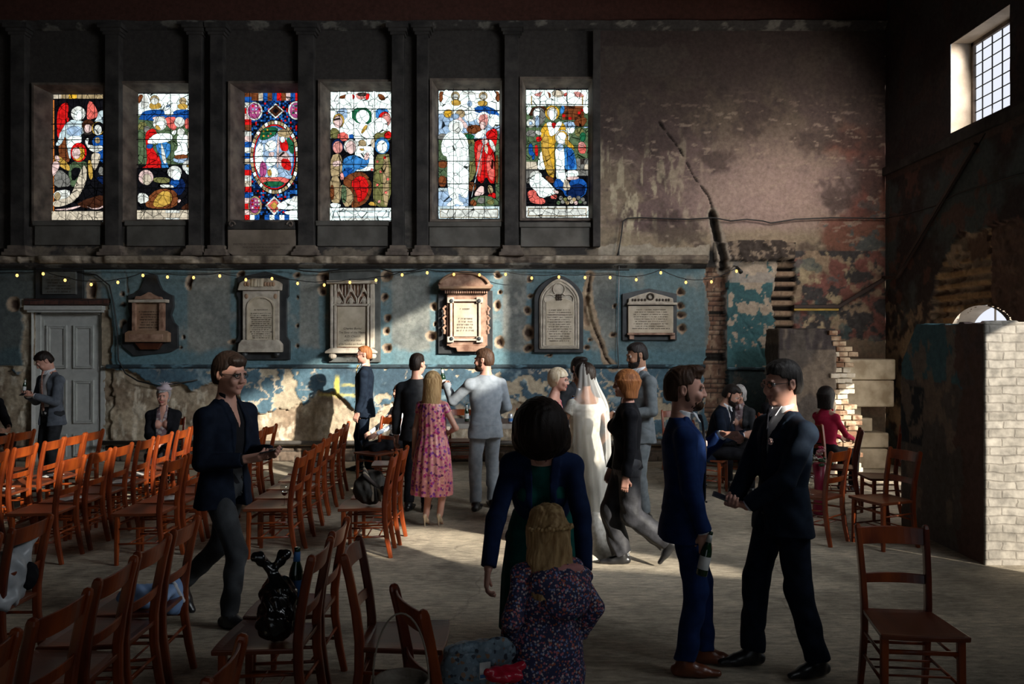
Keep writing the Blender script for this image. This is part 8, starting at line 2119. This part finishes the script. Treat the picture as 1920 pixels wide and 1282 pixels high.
# patterned bag with parcel, on the chair turned away
M['dog_print'] = floral('patterned_oilcloth', [(.20, .28, .34), (.22, .30, .36), (.03, .04, .06), (.24, .30, .36), (.25, .14, .08), (.14, .20, .24)], (.14, .20, .25), 52, .45)
t = empty('patterned_tote_bag', (-.14, 3.14, SEAT), rad(20), 'blue grey oilcloth bag with scattered print on the chair beside the child', 'bag')
blobmesh('bag_body', [('loft', [(0, 0, 0, .13, .085), (.10, 0, 0, .15, .10), (.20, 0, 0, .17, .09), (.26, .01, 0, .175, .075)], dict(k=.02))], M['dog_print'], .007, crin(.006, 30), parent=t); t.scale = (.84, .84, .84)
blobmesh('fold_over_flap', [('ell', (.07, -.07, .24), (.10, .025, .075), dict(k=.02)), ('ell', (-.05, -.04, .27), (.10, .03, .035), dict(k=.02))], M['dog_print'], .006, crin(.005, 36), parent=t)
g = MB(); g.box((-.022, -.118, .15), (.030, -.112, .225)); g.build('tag_card', M['label_w'], t); g = MB(); g.box((-.020, -.120, .157), (.028, -.118, .172)); g.build('card_stripe', M['label_b'], t)
o = blobmesh('red_parcel', [('ell', (0, 0, 0), (.075, .045, .028), dict(k=.01)), ('cap', (-.06, -.02, .02), (.07, .02, .025), .014, .014, dict(k=.01))], mat('crimson_plastic', (.55, .01, .04), .25, spec=.7), .005, crin(.004, 60))
o.location = (-.03, 3.03, SEAT + .15); tag(o, 'shiny crimson plastic parcel lying against the patterned bag', 'parcel')
# bouquet behind the dark suited person
t = empty('flower_bouquet', (3.30, 8.55, 0), 0, 'pink and white bouquet in a crimson vase near the torn brick wall', 'flowers')
MB().lathe([(.06, 0), (.07, .02), (.05, .3), (.07, .55), (.065, .55)], 16).build('vase', mat('crimson_vase', (.30, .01, .05), .4), t, True)
rr = random.Random(9); ms = [mat('white_petal', (.70, .62, .55), .7), mat('pink_petal', (.60, .22, .28), .7), mat('crimson_petal', (.45, .02, .08), .7)]; lf = mat('leaf', (.03, .07, .03), .6)
for k in range(16):
    a = rr.uniform(0, 2 * PI); r = rr.uniform(0, .12); z_ = .66 + rr.uniform(-.06, .08) - r * .4; g = MB()
    for q in range(6): g.ball((r * math.cos(a) + .016 * math.cos(q), r * math.sin(a) + .016 * math.sin(q), z_ + .008 * (q % 2)), (.017, .017, .012), 7, 5)
    g.build('bloom', ms[k % 3], t, True)
g = MB()
for k in range(14): a = k * .9; g.ball((.13 * math.cos(a), .13 * math.sin(a), .58 + .03 * math.sin(k * 3)), (.035, .02, .02), 6, 4)
g.build('foliage', lf, t, True)
# uplighter flood lamp on the wall above the teal panel
p = P2(1381, 500, WB - .2); t = empty('spot_lamp', p, 0, 'small black spot lamp fixed to the wall above the teal panel', 'lamp')
MB().tube([(0, 0, 0), (.03, -.03, -.05), (.05, -.07, -.09)], [.022, .028, .034], 10).build('lamp_head', M['cable'], t, True)
MB().tube([(0, 0, 0), (.02, .19, .03)], .012, 6).build('bracket', M['cable'], t)
